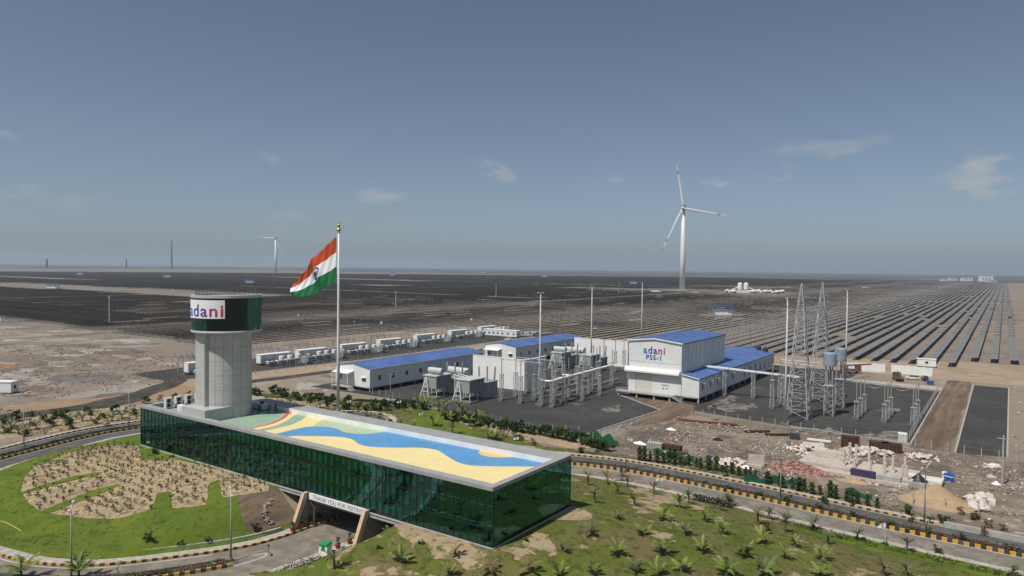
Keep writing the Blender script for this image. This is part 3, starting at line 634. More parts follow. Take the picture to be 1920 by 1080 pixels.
mural('painted_yellow', sp([(-101.6, 82), (-100.6, 80.4), (-98.7, 77.6), (-97.5, 73.8), (-97.3, 66)]) + sp([(-93.6, 66), (-93.8, 76), (-94.6, 77.6), (-96.4, 80.6), (-97.2, 82)]), MATS['mural_yellow'], 5)
mural('painted_blue', sp([(-94.6, 66), (-94.3, 70.2), (-94.4, 75.4), (-92.6, 77.3), (-90.1, 78.0), (-88.0, 77.4), (-86.4, 77.0), (-83.9, 77.5), (-82.4, 79.3), (-81.7, 81.4), (-81.4, 82)]) + [(-49, 82), (-49, 66)], MATS['mural_blue'], 6)
mural('painted_yellow', sp([(-93.4, 66), (-91.0, 70.1), (-87.4, 72.9), (-84.6, 74.4), (-82.7, 74.6), (-81, 74.1), (-79.4, 73.3), (-77.6, 72.9), (-76.1, 73.2), (-72.9, 75.1), (-70.6, 76.9), (-69.0, 77.5), (-67.4, 77.6), (-66.0, 77.0), (-64.2, 76.0), (-62.0, 74.9), (-60.2, 74.3), (-58.4, 74.4), (-56.2, 75.6), (-51.3, 79.1), (-49, 81)]) + [(-49, 66)], MATS['mural_yellow'], 7)
mural('painted_sand', sp([(-62.4, 82), (-62.0, 80.6), (-60.8, 79.5), (-59.0, 79.3), (-57.6, 80.0), (-56.5, 81.2), (-56.2, 82)]), MATS['mural_sand'], 8)

# ------------------------------------------------------------------ tower on the roof
TC = Vector((-113.9, 73.8, FLOOR)); TR, HR = 4.2, 5.9; HZ0, HZ1 = 26.1, 32.7
mat('head_glass_inner', (0.011, 0.015, 0.015), 0.6); mat('railing', (0.10, 0.10, 0.10), 0.5)
tw = thing('observation_tower', 'grey panelled round tower with a dark glass drum head', 'tower', TC)
part(MB().lathe([(TR - 0.06, FLOOR), (TR - 0.06, HZ0)], 48, TC.x, TC.y), 'shaft', MATS['panel_joint'], tw)
NP = 18; lv = np.linspace(FLOOR + 0.02, HZ0, 7)
for k in range(NP):
    for j in range(6):
        a0, a1 = 2 * math.pi * k / NP + 0.006, 2 * math.pi * (k + 1) / NP - 0.006; mb = MB(); vs = []
        for z in (lv[j] + 0.02, lv[j + 1] - 0.02):
            for t in np.linspace(a0, a1, 5): vs.append((TC.x + TR * math.cos(t), TC.y + TR * math.sin(t), z))
        ins_ = [(TC.x + (v[0] - TC.x) * 0.99, TC.y + (v[1] - TC.y) * 0.99, v[2]) for v in vs]
        fs = [(i, i + 1, 6 + i, 5 + i) for i in range(4)] + [(0, 5, 15, 10), (4, 14, 19, 9)] + [(10 + i, 11 + i, 1 + i, i) for i in range(4)] + [(5 + i, 6 + i, 16 + i, 15 + i) for i in range(4)]
        mb.add(vs + ins_, fs); part(mb, 'wall_panel', MATS['panel_grey'], tw)
PX0, PX1, PY0 = -115.9, -113.1, 69.0
pier = part(MB().box(PX0, PX1, PY0, TC.y - 1, FLOOR, HZ0), 'pier', MATS['panel_grey'], tw)
plinth = part(MB().box(-117.2, -110.0, BY0 + 0.75, 73.0, FLOOR, 13.3), 'plinth', MATS['panel_grey'], tw)
part(MB().lathe([(HR - 0.05, HZ0), (HR, HZ0 + 0.02), (HR, HZ0 + 0.42), (HR - 0.1, HZ0 + 0.45)], 72, TC.x, TC.y), 'lower_rim', MATS['panel_grey'], tw, True)
part(MB().lathe([(HR - 0.1, HZ1 - 0.5), (HR + 0.03, HZ1 - 0.48), (HR + 0.03, HZ1), (HR - 0.5, HZ1 + 0.002), (HR - 0.5, HZ1 - 0.3), (0.1, HZ1 - 0.3)], 72, TC.x, TC.y), 'upper_rim', MATS['panel_grey'], tw)
part(MB().lathe([(HR - 0.6, HZ0 + 0.46), (HR - 0.6, HZ1 - 0.52)], 48, TC.x, TC.y), 'drum_core', MATS['head_glass_inner'], tw)
for k in range(30):
    mb = MB(); vs = []
    for rr in (HR - 0.06, HR - 0.1):
        for z in (HZ0 + 0.46, HZ1 - 0.51):
            for t in np.linspace(2 * math.pi * k / 30 + 0.004, 2 * math.pi * (k + 1) / 30 - 0.004, 4): vs.append((TC.x + rr * math.cos(t), TC.y + rr * math.sin(t), z))
    fs = [(i, i + 1, 5 + i, 4 + i) for i in range(3)] + [(9 + i, 8 + i, 12 + i, 13 + i) for i in range(3)] + [(0, 4, 12, 8), (3, 11, 15, 7)]
    mb.add(vs, fs); part(mb, 'glass_pane', MATS['green_glass'], tw)
mb = MB()
for k in range(36):
    t, t2 = 2 * math.pi * k / 36, 2 * math.pi * (k + 1) / 36; rr = HR - 0.75
    a = Vector((TC.x + rr * math.cos(t), TC.y + rr * math.sin(t), HZ1 - 0.3)); b = Vector((TC.x + rr * math.cos(t2), TC.y + rr * math.sin(t2), HZ1 - 0.3))
    mb.tube(a, a + Vector((0, 0, 1.25)), 0.03, n=5)
    for dz in (0.65, 0.95, 1.25): mb.tube(a + Vector((0, 0, dz)), b + Vector((0, 0, dz)), 0.025, n=5)
part(mb, 'railing', MATS['railing'], tw)
mat('sign_white', (0.78, 0.79, 0.79), 0.5, 0.03)
sg = thing('wraparound_sign', 'curved white sign with blue to red lettering on the tower drum', 'sign', (TC.x, TC.y - HR, 30.3))
mb = MB(); vs = []
sa0, sa1 = R(-114), R(-36); sz0, sz1 = 28.75, 31.9
for rr in (HR + 0.06, HR + 0.0):
    for z in (sz0, sz1):
        for t in np.linspace(sa0, sa1, 40): vs.append((TC.x + rr * math.cos(t), TC.y + rr * math.sin(t), z))
fs = [(i, i + 1, 41 + i, 40 + i) for i in range(39)] + [(81 + i, 80 + i, 120 + i, 121 + i) for i in range(39)] + [(0, 40, 120, 80), (39, 119, 159, 79)] + [(40 + i, 41 + i, 121 + i, 120 + i) for i in range(39)] + [(80 + i, 81 + i, 1 + i, i) for i in range(39)]
mb.add(vs, fs); part(mb, 'sign_board', MATS['sign_white'], sg)
me = text_mesh('lettering', 'adani', 2.95, 0.02, True, spacing=1.12, bold=0.008); me.materials.append(LOGO)
co = np.zeros(len(me.vertices) * 3, np.float32); me.vertices.foreach_get('co', co); co = co.reshape(-1, 3)
wtx = co[:, 0].max() - co[:, 0].min(); am = (sa0 + sa1) / 2; tt = am + (co[:, 0] - (co[:, 0].max() + co[:, 0].min()) / 2) / wtx * (sa1 - sa0) * 0.93
rr = HR + 0.07 + co[:, 2] + 0.02
me.vertices.foreach_set('co', np.c_[TC.x + rr * np.cos(tt) - sg.location.x, TC.y + rr * np.sin(tt) - sg.location.y, sz0 + 0.35 + co[:, 1] - sg.location.z].astype(np.float32).ravel()); me.update()
tag(link('lettering', me, sg), kind='stuff')

# ------------------------------------------------------------------ things on the roof
mat('ac_casing', (0.60, 0.60, 0.57), 0.5, 0.05); mat('grille_dark', (0.04, 0.04, 0.04), 0.6)
def ac_unit(label, loc, rz, first=[None]):
    if first[0] is None:
        t = thing('condenser_unit', label, 'air conditioner', loc, rz, 'condenser units in a row on the roof')
        MB().box(-0.62, 0.62, -0.4, 0.4, 0.12, 2.0).build('casing', MATS['ac_casing'], t)
        for z in (0.65, 1.45):
            mb = MB().tube((-0.12, -0.403, z), (-0.12, -0.43, z), 0.36, n=16); mb.build('fan_grille', MATS['grille_dark'], t)
        for x in (0.622,):
            mb = MB()
            for i in range(8): mb.box(x, x + 0.02, -0.32, 0.32, 0.3 + i * 0.2, 0.38 + i * 0.2)
            mb.build('louvre', MATS['grille_dark'], t)
        MB().box(-0.6, -0.45, -0.42, 0.42, 0, 0.119).build('foot', MATS['grille_dark'], t); MB().box(0.45, 0.6, -0.42, 0.42, 0, 0.119).build('foot', MATS['grille_dark'], t)
        first[0] = t; return t
    return dup(first[0], loc, rz, label)
for i, (x, y) in enumerate([(-126.6, 70.0), (-126.7, 72.0), (-126.8, 74.1), (-126.9, 76.2), (-127.0, 78.4)]):
    ac_unit('beige condenser unit behind the grey tower, %s from the front roof edge' % ordn(i + 1), (x, y, FLOOR), R(90))
t = thing('junction_box', 'low white cabinet on the roof beside the tower plinth', 'cabinet', (-120.6, 69.2, FLOOR))
MB().box(-0.9, 0.9, -0.35, 0.35, 0.1, 1.5).build('cabinet_body', MATS['sign_white'], t); MB().box(-0.8, 0.8, -0.3, 0.3, 0, 0.1).build('foot', MATS['grille_dark'], t); MB().box(-0.03, 0.03, -0.37, -0.352, 0.2, 1.4).build('door_seam', MATS['grille_dark'], t)
t = thing('air_handler', 'grey duct unit on the roof behind the tower', 'duct', (-113.6, 80.0, FLOOR))
MB().box(-3.2, 2.6, -0.7, 0.7, 0.2, 1.15).build('duct_body', MATS['ac_casing'], t); MB().tube((1.2, 0, 1.152), (1.2, 0, 1.5), 0.35, n=14).build('cowl', MATS['grille_dark'], t)
MB().box(-2.8, -2.5, -0.6, 0.6, 0, 0.2).build('foot', MATS['grille_dark'], t); MB().box(1.9, 2.2, -0.6, 0.6, 0, 0.2).build('foot', MATS['grille_dark'], t)
t = thing('roof_bench', 'dark low railing in front of the grey roof wall', 'railing', (-106.6, 80.4, FLOOR))
mb = MB()
for x in (-2, -1, 0, 1, 2): mb.bar((x, 0, 0), (x, 0, 0.45), 0.06)
mb.bar((-2, 0, 0.45), (2, 0, 0.45), 0.08); mb.build('rail', MATS['railing'], t)

mat('skin', (0.22, 0.11, 0.065), 0.5, 0.05); mat('hair', (0.012, 0.01, 0.009), 0.6); mat('cloth_dark', (0.018, 0.02, 0.026), 0.9, 0.1); mat('cloth_green', (0.03, 0.20, 0.09), 0.9, 0.1); mat('cloth_brown', (0.10, 0.05, 0.04), 0.9, 0.1); mat('cloth_grey', (0.09, 0.09, 0.10), 0.9, 0.1)
def person(label, loc, rz, shirt, trouser, arm=0.15, scale=1.0):
    J = {'pelvis': (0, 0, .95), 'belly': (0, 0, 1.12), 'chest': (0, .01, 1.32), 'neck': (0, .01, 1.49), 'head': (0, -.01, 1.6), 'crown': (0, 0, 1.74),
         'hl': (-.1, 0, .9), 'kl': (-.11, -.02, .5), 'al': (-.12, .02, .09), 'tl': (-.13, -.16, .04), 'hr': (.1, 0, .9), 'kr': (.12, -.02, .5), 'ar': (.13, .03, .09), 'tr': (.14, -.15, .04),
         'sl': (-.19, .01, 1.42), 'el': (-.26, .03, 1.14), 'wl': (-.24, -arm, .92), 'fl': (-.23, -arm - .08, .83), 'sr': (.19, .01, 1.42), 'er': (.26, .03, 1.14), 'wr': (.25, -.1, .9), 'fr': (.24, -.15, .81)}
    rad = dict(pelvis=.145, belly=.135, chest=.155, neck=.06, head=.1, crown=.075, hl=.095, kl=.062, al=.045, tl=.035, hr=.095, kr=.062, ar=.045, tr=.035, sl=.065, el=.045, wl=.032, fl=.03, sr=.065, er=.045, wr=.032, fr=.03)
    ed = 'pelvis-belly belly-chest chest-neck neck-head head-crown pelvis-hl hl-kl kl-al al-tl pelvis-hr hr-kr kr-ar ar-tr chest-sl sl-el el-wl wl-fl chest-sr sr-er er-wr wr-fr'.split()
    ks = list(J); me = bpy.data.meshes.new('b'); me.from_pydata([J[k] for k in ks], [tuple(ks.index(q) for q in e.split('-')) for e in ed], [])
    o = bpy.data.objects.new('b', me); C.objects.link(o); md = o.modifiers.new('s', 'SKIN')
    for i, k in enumerate(ks):
        me.skin_vertices[0].data[i].radius = (rad[k], rad[k] * (0.75 if k in ('chest', 'belly', 'pelvis') else 1)); me.skin_vertices[0].data[i].use_root = (k == 'pelvis')
    sb = o.modifiers.new('d', 'SUBSURF'); sb.levels = 1; sb.render_levels = 1
    dg = bpy.context.evaluated_depsgraph_get(); dg.update(); bm_ = bpy.data.meshes.new_from_object(o.evaluated_get(dg)); bpy.data.objects.remove(o)
    bm_.materials.clear()
    for k in ('skin', shirt, trouser, 'hair'): bm_.materials.append(MATS[k])
    for p in bm_.polygons:
        c = p.center; p.use_smooth = True
        p.material_index = 3 if (c.z > 1.66 or (c.z > 1.56 and c.y > 0.02)) else 0 if c.z > 1.47 or (abs(c.x) > .2 and c.z < 1.02 and c.z > .7) else 1 if c.z > .95 else 3 if c.z < .1 else 2
    r_ = link('person', bm_, None, loc, rz); r_.scale = (scale,) * 3
    return tag(r_, label, 'person', 'people standing on the roof terrace')
person('person in dark clothes standing apart nearest the tower', (-109.7, 77.5, FLOOR), R(30), 'cloth_dark', 'cloth_dark')
person('person in a green top among the group on the roof', (-108.9, 78.9, FLOOR), R(110), 'cloth_green', 'cloth_dark', 0.25)
person('person in dark grey standing behind the others on the roof', (-108.3, 80.0, FLOOR), R(-100), 'cloth_grey', 'cloth_dark', 0.2)
person('person in a brown top at the far end of the roof group', (-107.7, 79.4, FLOOR), R(-60), 'cloth_brown', 'cloth_grey')
t = thing('roof_lantern', 'small white fitting on the yellow corner of the painted roof', 'fitting', (-50.4, 77.6, FLOOR + 0.04))
MB().lathe([(0.12, 0), (0.12, 0.25), (0.2, 0.3), (0.05, 0.5)], 10).build('fitting_body', MATS['sign_white'], t)

# ------------------------------------------------------------------ underpass
mat('portal_sand', (0.52, 0.38, 0.27), 0.8, 0.08, 1.0); mat('tunnel_wall', (0.22, 0.21, 0.19), 0.9, 0.15, 0.8)
t = thing('underpass_portal', 'sand coloured sloping portal walls of the road underpass', 'underpass', (-76.2, 66, 0))
for x0, x1 in ((-82.7, -82.1), (-70.1, -69.5)):
    mb = MB(); pr = [(63.3, -0.1), (64.0, -0.1), (66.35, 5.1), (65.55, 5.1)]
    mb.add([(x0, y, z) for y, z in pr] + [(x1, y, z) for y, z in pr], [(0, 1, 2, 3), (7, 6, 5, 4), (0, 3, 7, 4), (1, 5, 6, 2), (3, 2, 6, 7), (0, 4, 5, 1)]); part(mb, 'wing_edge', MATS['portal_sand'], t)
    mb = MB(); pr = [(64.02, -0.1), (66.5, -0.1), (66.5, 4.9), (66.2, 4.9)]
    mb.add([(x0 + .08, y, z) for y, z in pr] + [(x1 - .08, y, z) for y, z in pr], [(0, 1, 2, 3), (7, 6, 5, 4), (0, 3, 7, 4), (1, 5, 6, 2), (3, 2, 6, 7), (0, 4, 5, 1)]); part(mb, 'wing_wall', MATS['tunnel_wall'], t)
    part(MB().box(x0 + .1, x1 - .1, 66.52, 86.5, -0.1, BASE - 0.62), 'tunnel_wall', MATS['tunnel_wall'], t)
part(MB().box(-82.2, -70.0, 66.6, 84.6, BASE - 1.0, BASE - 0.61), 'tunnel_roof', MATS['tunnel_wall'], t)
t = thing('underpass_banner', 'long white banner board over the underpass with thanks lettering', 'banner', (-75.9, 66.1, 4.2))
MB().box(-5.85, 5.85, 0.0, 0.12, 0, 0.95).build('banner_board', MATS['sign_white'], t)
mat('banner_ink', (0.16, 0.18, 0.22), 0.7, 0.05)
me = text_mesh('lettering', 'THANK YOU FOR VISITING', 0.86, 0.008); me.materials.append(MATS['banner_ink'])
o = link('lettering', me, t, (0.2, -0.012, 0.17)); o.rotation_euler = (R(90), 0, 0)
t = thing('steel_tree_prop', 'black forked steel prop beside the underpass opening', 'prop', (-81.2, 66.6, 0.15))
mb = MB().tube((0, 0, 0), (0, 0, 2.7), 0.12); mb.build('stem', MATS['railing'], t)
mb = MB().tube((0, 0, 2.6), (-0.6, -0.3, 3.8), 0.08); mb.tube((0, 0, 2.6), (0.9, 0.3, 3.8), 0.08); mb.build('fork', MATS['railing'], t)
# retaining kerb wall beside the walkway
wl_ = smooth_poly([(-92.2, 46.6), (-91.2, 47.6), (-88.5, 51.3), (-85.6, 56.2), (-84.3, 59.7), (-83.7, 63.2)])
tag(ribbon('retaining_wall', resample(wl_, 0.6), -0.12, 0.25, 0.0, MATS['concrete'], h=0.62), 'low grey concrete wall between the lawn slope and the walkway', 'wall')
mat('pot_red', (0.28, 0.07, 0.05), 0.7, 0.1); mat('bin_green', (0.02, 0.28, 0.09), 0.5, 0.05)

# ------------------------------------------------------------------ flagpole and flag
mat('pole_white', (0.68, 0.69, 0.70), 0.35, 0.04); mat('brass', (0.45, 0.33, 0.12), 0.35, 0.1, metal=0.7)
FP = Vector((-138.9, 121.4, 0))
t = thing('flagpole', 'tall white flagpole with a brass finial beside the turning circle', 'flagpole', FP)
MB().lathe([(0.42, 0.8), (0.40, 16), (0.32, 30), (0.24, 46.8)], 18).build('mast', MATS['pole_white'], t, smooth=True)
MB().lathe([(0.9, 0), (0.9, 0.8), (0.5, 0.802), (0.5, 1.3)], 18).build('base', MATS['concrete'], t)
MB().lathe([(0.2, 46.8), (0.62, 47.0), (0.62, 47.3), (0.25, 47.5), (0.3, 48.0), (0.42, 48.2), (0.3, 48.5), (0.12, 48.7), (0.2, 49.0), (0.03, 49.4)], 14).build('finial', MATS['brass'], t, smooth=True)
mat('flag_saffron', (0.46, 0.065, 0.016), 0.75, 0.06, 0.3); mat('flag_white', (0.72, 0.73, 0.76), 0.75, 0.03); mat('flag_green', (0.008, 0.14, 0.045), 0.75, 0.08, 0.3); mat('flag_navy', (0.015, 0.02, 0.14), 0.7)
fl = thing('national_flag', 'large saffron, white and green flag flying from the tall white pole', 'flag', (FP.x - 0.5, FP.y, 39.5))
def flagpt(u, v, off=0.0):          # u along the fly, v up the hoist
    x = -0.6 - 14.0 * u - 0.7 * math.sin(u * 2.2)
    top = 6.0 - 11.5 * (u ** 0.92) + 0.5 * math.sin(u * 5); bot = -5.6 - 4.6 * u - 0.8 * math.sin(u * math.pi)
    z = bot + (top - bot) * v
    ph = u * 9.5 + (1 - v) * 3.2
    y = -1.6 * u + (0.25 + 0.85 * u) * math.sin(ph) * (0.5 + 0.5 * math.sin(v * 2.4 + 0.6)) + 0.34 * math.sin(u * 19 - v * 5) * u ** 0.3 + 0.12 * math.sin(u * 41 + v * 9)
    z += 0.25 * math.cos(ph) * u
    return Vector((x + 0.3 * math.cos(ph) * u, y + off, z))
for nm, v0, v1, mt in (('saffron_stripe', 2 / 3, 1, 'flag_saffron'), ('white_stripe', 1 / 3, 2 / 3, 'flag_white'), ('green_stripe', 0, 1 / 3, 'flag_green')):
    mb = MB(); nu, nv = 70, 9
    for s_ in (0.012, -0.012):
        mb.add([flagpt(i / nu, v0 + (v1 - v0) * j / nv, s_) for j in range(nv + 1) for i in range(nu + 1)],
               [((j * (nu + 1) + i, j * (nu + 1) + i + 1, (j + 1) * (nu + 1) + i + 1, (j + 1) * (nu + 1) + i)[::1 if s_ < 0 else -1]) for j in range(nv) for i in range(nu)])
    mb.build(nm, MATS[mt], fl, smooth=True)
def chak(r, t_, off): return flagpt(0.44 + 0.115 * r * math.cos(t_), 0.5 + 0.15 * r * math.sin(t_), off)
for s_ in (0.03, -0.03):
    mb = MB(); N_ = 48
    for k in range(N_):
        a, b = 2 * math.pi * k / N_, 2 * math.pi * (k + 1) / N_
        mb.add([chak(0.8, a, s_), chak(0.8, b, s_), chak(1, b, s_), chak(1, a, s_)], [(0, 1, 2, 3)])
        if k % 2 == 0: mb.add([chak(0.2, a - .12, s_), chak(0.2, a + .12, s_), chak(0.8, a + .035, s_), chak(0.8, a - .035, s_)], [(0, 1, 2, 3)])
        mb.add([chak(0, a, s_), chak(0.2, a, s_), chak(0.2, b, s_)], [(0, 1, 2)])
    mb.build('wheel_emblem', MATS['flag_navy'], fl)
mb = MB().tube((0.15, 0, -6.2), (0.15, 0, 6.6), 0.03, n=5); mb.tube((0.15, 0, 6), (-0.6, 0, 6), 0.03, n=5); mb.tube((0.15, 0, -5.6), (-0.6, 0, -5.6), 0.03, n=5); mb.build('halyard', MATS['pole_white'], fl)

# ------------------------------------------------------------------ substation buildings
mat('clad_white', (0.70, 0.72, 0.71), 0.55, 0.04, 0.3, scale2=1.5); mat('roof_blue', (0.08, 0.145, 0.335), 0.55, 0.15, 0.12, scale2=0.6); mat('trim_white', (0.78, 0.78, 0.77), 0.5, 0.03); mat('win_dark', (0.02, 0.024, 0.03), 0.15, 0.1, spec=0.6)
mat('seam_grey', (0.46, 0.48, 0.48), 0.6); mat('firewall', (0.80, 0.79, 0.77), 0.8, 0.05, 0.3, scale2=2); mat('steel', (0.42, 0.43, 0.43), 0.45, 0.08, 2, metal=0.35); mat('door_cream', (0.62, 0.59, 0.52), 0.6, 0.03)
def quadprism(mb, pts, th):     # thick sheet from 4 points
    pts = [Vector(p) for p in pts]; n = (pts[1] - pts[0]).cross(pts[3] - pts[0]).normalized() * th
    mb.add(pts + [p + n for p in pts], [(3, 2, 1, 0), (4, 5, 6, 7), (0, 1, 5, 4), (1, 2, 6, 5), (2, 3, 7, 6), (3, 0, 4, 7)])
def window(parent, x, y, z, w, h, face='+x', awning=False):
    s = 1
    def bx_(mb, u0, u1, d0, d1, z0, z1):
        if face == '+x': mb.box(x + d0, x + d1, y + u0, y + u1, z0, z1)
        else: mb.box(x + u0, x + u1, y - d1, y - d0, z0, z1)
        return mb
    wd = part(bx_(MB(), -w / 2, w / 2, 0.01, 0.04, z, z + h), 'window', MATS['win_dark'], parent)
    mb = MB(); bx_(mb, -w / 2 - .08, w / 2 + .08, 0.012, 0.09, z - .1, z - .004); bx_(mb, -0.03, 0.03, 0.041, 0.07, z, z + h); bx_(mb, -w / 2 - .08, -w / 2 - .003, 0.012, 0.08, z, z + h); bx_(mb, w / 2 + .003, w / 2 + .08, 0.012, 0.08, z, z + h)
    o = mb.build('frame', MATS['trim_white'], wd)
    if awning:
        o = bx_(MB(), -w / 2 - .35, w / 2 + .35, 0.012, 0.75, z + h + .25, z + h + .32).build('awning', MATS['trim_white'], wd)
def gable_house(label, x0, x1, y0, y1, zf, ze, zr, win_y, sub_h=1.2, porch=True, over=0.35):
    xm = (x0 + x1) / 2; t = thing('control_building', label, 'building', (xm, y0, 0))
    mb = MB(); mb.prism([(x0, zf), (x1, zf), (x1, ze), (xm, zr), (x0, ze)], y0, y1); part(mb, 'wall', MATS['clad_white'], t)
    mb = MB(); o_ = over
    sl = (zr - ze) / (xm - x0)
    quadprism(mb, [(xm, y0 - .2, zr + .03), (xm, y1 + o_, zr + .03), (x0 - o_, y1 + o_, ze + .03 - sl * o_), (x0 - o_, y0 - .2, ze + .03 - sl * o_)], 0.1)
    r1 = part(mb, 'roof', MATS['roof_blue'], t)
    mb = MB(); quadprism(mb, [(xm, y1 + o_, zr + .03), (xm, y0 - .2, zr + .03), (x1 + o_, y0 - .2, ze + .03 - sl * o_), (x1 + o_, y1 + o_, ze + .03 - sl * o_)], 0.1)
    r2 = part(mb, 'roof', MATS['roof_blue'], t)
    # standing seams of the roof sheet
    for rf, s_, xe in ((r1, -1, x0 - o_), (r2, 1, x1 + o_)):
        mb = MB(); k = 0; yy = y0 + 0.8
        while yy < y1:
            mb.bar((xm, yy, zr + .15), (xe, yy, ze + .15 - sl * o_), 0.05, 0.05); yy += 1.6
        o = mb.build('roof_seam', MATS['roof_blue'], rf); o['kind'] = 'stuff'
    for xx, zz in ((x1 + o_, ze - sl * o_), (x0 - o_, ze - sl * o_)): part(MB().box(xx - .02, xx + .1, y0 - .2, y1 + o_, zz - .12, zz + .1), 'gutter', MATS['trim_white'], t)
    part(MB().box(x0 + .1, x1 - .1, y0 + .1, y1 - .1, zf - .25, zf - .003), 'floor_beam', MATS['seam_grey'], t)
    for xx in (x0 + .4, xm, x1 - .4):
        yy = y0 + .5
        while yy < y1: part(MB().box(xx - .18, xx + .18, yy - .18, yy + .18, 0, zf - .26), 'stilt', MATS['concrete'], t); yy += 6.5
    yy = y0 + 6.5
    while yy < y1 - 1:
        part(MB().box(x1 + .003, x1 + .05, yy - .05, yy + .05, zf, ze - .1), 'wall_seam', MATS['seam_grey'], t); yy += 6.5
    for wy in win_y: window(t, x1, wy, zf + 2.0, 1.2, 1.5, '+x')
    if porch:
        xp = xm - 2.2
        mb = MB(); quadprism(mb, [(x0 + .8, y0 - 2.6, zf + 3.9), (xm + .6, y0 - 2.6, zf + 3.9), (xm + .6, y0 - .01, zf + 4.5), (x0 + .8, y0 - .01, zf + 4.5)], 0.12); part(mb, 'porch_roof', MATS['trim_white'], t)
        for xx in (x0 + 1.0, xm + .4): part(MB().box(xx - .08, xx + .08, y0 - 2.5, y0 - 2.34, 0.0, zf + 3.88), 'porch_post', MATS['trim_white'], t)
        part(MB().box(x0 + .6, xm + 1.0, y0 - 2.7, y0 - .012, zf - .3, zf - .05), 'landing', MATS['concrete'], t)
        part(MB().box(xm - 2.6, xm + .2, y0 - .06, y0 - .01, zf, zf + 2.9), 'door', MATS['door_cream'], t)
        window(t, x0 + 2.2, y0, zf + 1.6, 1.1, 1.5, '-y'); window(t, x1 - 2.6, y0, zf + 1.7, 1.2, 1.0, '-y', True)
        mb = MB()
        for i in range(6): mb.box(xm + 1.02 + i * .3, xm + 1.32 + i * .3, y0 - 2.6, y0 - 1.2, 0, zf - .1 - i * .17)
        part(mb, 'steps', MATS['concrete'], t)
        mb = MB(); mb.bar((xm + 1.1, y0 - 2.65, zf + .8), (xm + 2.9, y0 - 2.65, .9), .05); mb.bar((x0 + .7, y0 - 2.65, zf + .8), (xm + 1.1, y0 - 2.65, zf + .8), .05); part(mb, 'handrail', MATS['steel'], t)
    return t
gable_house('long white building with blue roof beside the two front transformers', -171.5, -156.4, 149, 205.5, 1.2, 6.9, 8.0, [153, 158.8, 165, 171.5, 190.5, 201])
gable_house('long white blue-roofed building rising behind the white fire wall', -171.5, -156.4, 226.5, 278.5, 1.2, 6.9, 8.0, [230, 236, 242, 248, 254, 260, 267, 274])

# hall with lettering
px0, px1, py0, py1 = -92.2, -75.6, 193.4, 231.5; xm = -84.0
t = thing('switchgear_hall', 'tall white hall with blue roof and lettering on its gable', 'building', (xm, py0, 0)); HALL = t
part(MB().prism([(px0, 1.6), (px1, 1.6), (px1, 16.6), (xm, 17.55), (px0, 16.6)], py0, py1), 'wall', MATS['clad_white'], t)
for s_, xe in ((-1, px0 - .35), (1, px1 + .35)):
    mb = MB()
    q = [(xm, py0 - .3, 17.6), (xm, py1 + .3, 17.6), (xe, py1 + .3, 16.62), (xe, py0 - .3, 16.62)]
    quadprism(mb, q if s_ < 0 else [q[1], q[0], q[3], q[2]], 0.12); rf = part(mb, 'roof', MATS['roof_blue'], t)
    mb = MB(); yy = py0 + .6
    while yy < py1: mb.bar((xm, yy, 17.73), (xe, yy, 16.75), .05, .05); yy += 1.5
    o = mb.build('roof_seam', MATS['roof_blue'], rf); o['kind'] = 'stuff'
    mb = MB(); mb.bar((xm, py0 - .34, 17.6), (xe, py0 - .34, 16.62), .08, .36); part(mb, 'verge_trim', MATS['trim_white'], t)
part(MB().box(px1 + .27, px1 + .37, py0 - .3, py1 + .3, 16.45, 16.6), 'gutter', MATS['win_dark'], t)
for yy in (198.5, 205, 212, 219, 225.5): part(MB().box(px1 + .003, px1 + .07, yy - .06, yy + .06, 8.3, 16.4), 'wall_seam', MATS['seam_grey'], t)
for yy in (201.5, 208.5, 215.5, 222): part(MB().box(px1 + .003, px1 + .03, yy - .03, yy + .03, 8.3, 16.4), 'wall_seam', MATS['seam_grey'], t)
part(MB().box(px0 + .2, px1 - .05, py0 - .045, py0 - .003, 10.55, 10.62), 'wall_seam', MATS['seam_grey'], t)
mb = MB(); pr = [(-1.5, 7.5), (0, 7.5), (0, 8.75), (-.6, 8.75), (-1.1, 8.55), (-1.5, 8.0)]
mb.add([(px0 - .7, py0 - .003 + a, b) for a, b in pr] + [(px1 - .2, py0 - .003 + a, b) for a, b in pr], [tuple(range(6)), tuple(range(11, 5, -1))] + [(i, i + 6, (i + 1) % 6 + 6, (i + 1) % 6) for i in range(6)]); part(mb, 'canopy', MATS['trim_white'], t)
part(MB().box(-89.8, -84.6, py0 - .06, py0 - .003, 1.62, 7.1), 'shutter_door', MATS['door_cream'], t)
part(MB().box(-89.95, -89.81, py0 - .12, py0 - .003, 1.62, 7.3), 'door_frame', MATS['seam_grey'], t)
for xx in (-81.0, -80.0):
    d = part(MB().box(xx - .42, xx + .42, py0 - .06, py0 - .003, 1.62, 3.75), 'door', MATS['trim_white'], t)
    part(MB().box(xx - .2, xx + .2, py0 - .09, py0 - .062, 3.0, 3.4), 'door_pane', MATS['win_dark'], t)
for xx in (-81.0, -79.9): part(MB().box(xx - .5, xx + .5, py0 - .1, py0 - .003, 4.05, 4.5), 'sign_plate', MATS['seam_grey'], t)
pf = part(MB().box(-95.2, -77.4, 190.9, py0 - .004, 1.25, 1.55), 'platform', MATS['concrete'], t)
mb = MB()
for i in range(15):
    xx = -95.1 + i * 1.26; mb.tube((xx, 191, 1.55), (xx, 191, 2.5), .03, n=5)
for dz in (2.05, 2.5): mb.tube((-95.1, 191, dz), (-77.5, 191, dz), .03, n=5)
part(mb, 'guard_rail', MATS['steel'], t)
for xx in (-94.4, -88.5, -83, -78.2): part(MB().box(xx - .25, xx + .25, 191.2, 191.7, 0, 1.24), 'stilt', MATS['concrete'], t)
mb = MB()
for i in range(8): mb.box(-77.35 + i * .34, -77.0 + i * .34, 191.0, 192.6, 1.3 - i * .17, 1.36 - i * .17)
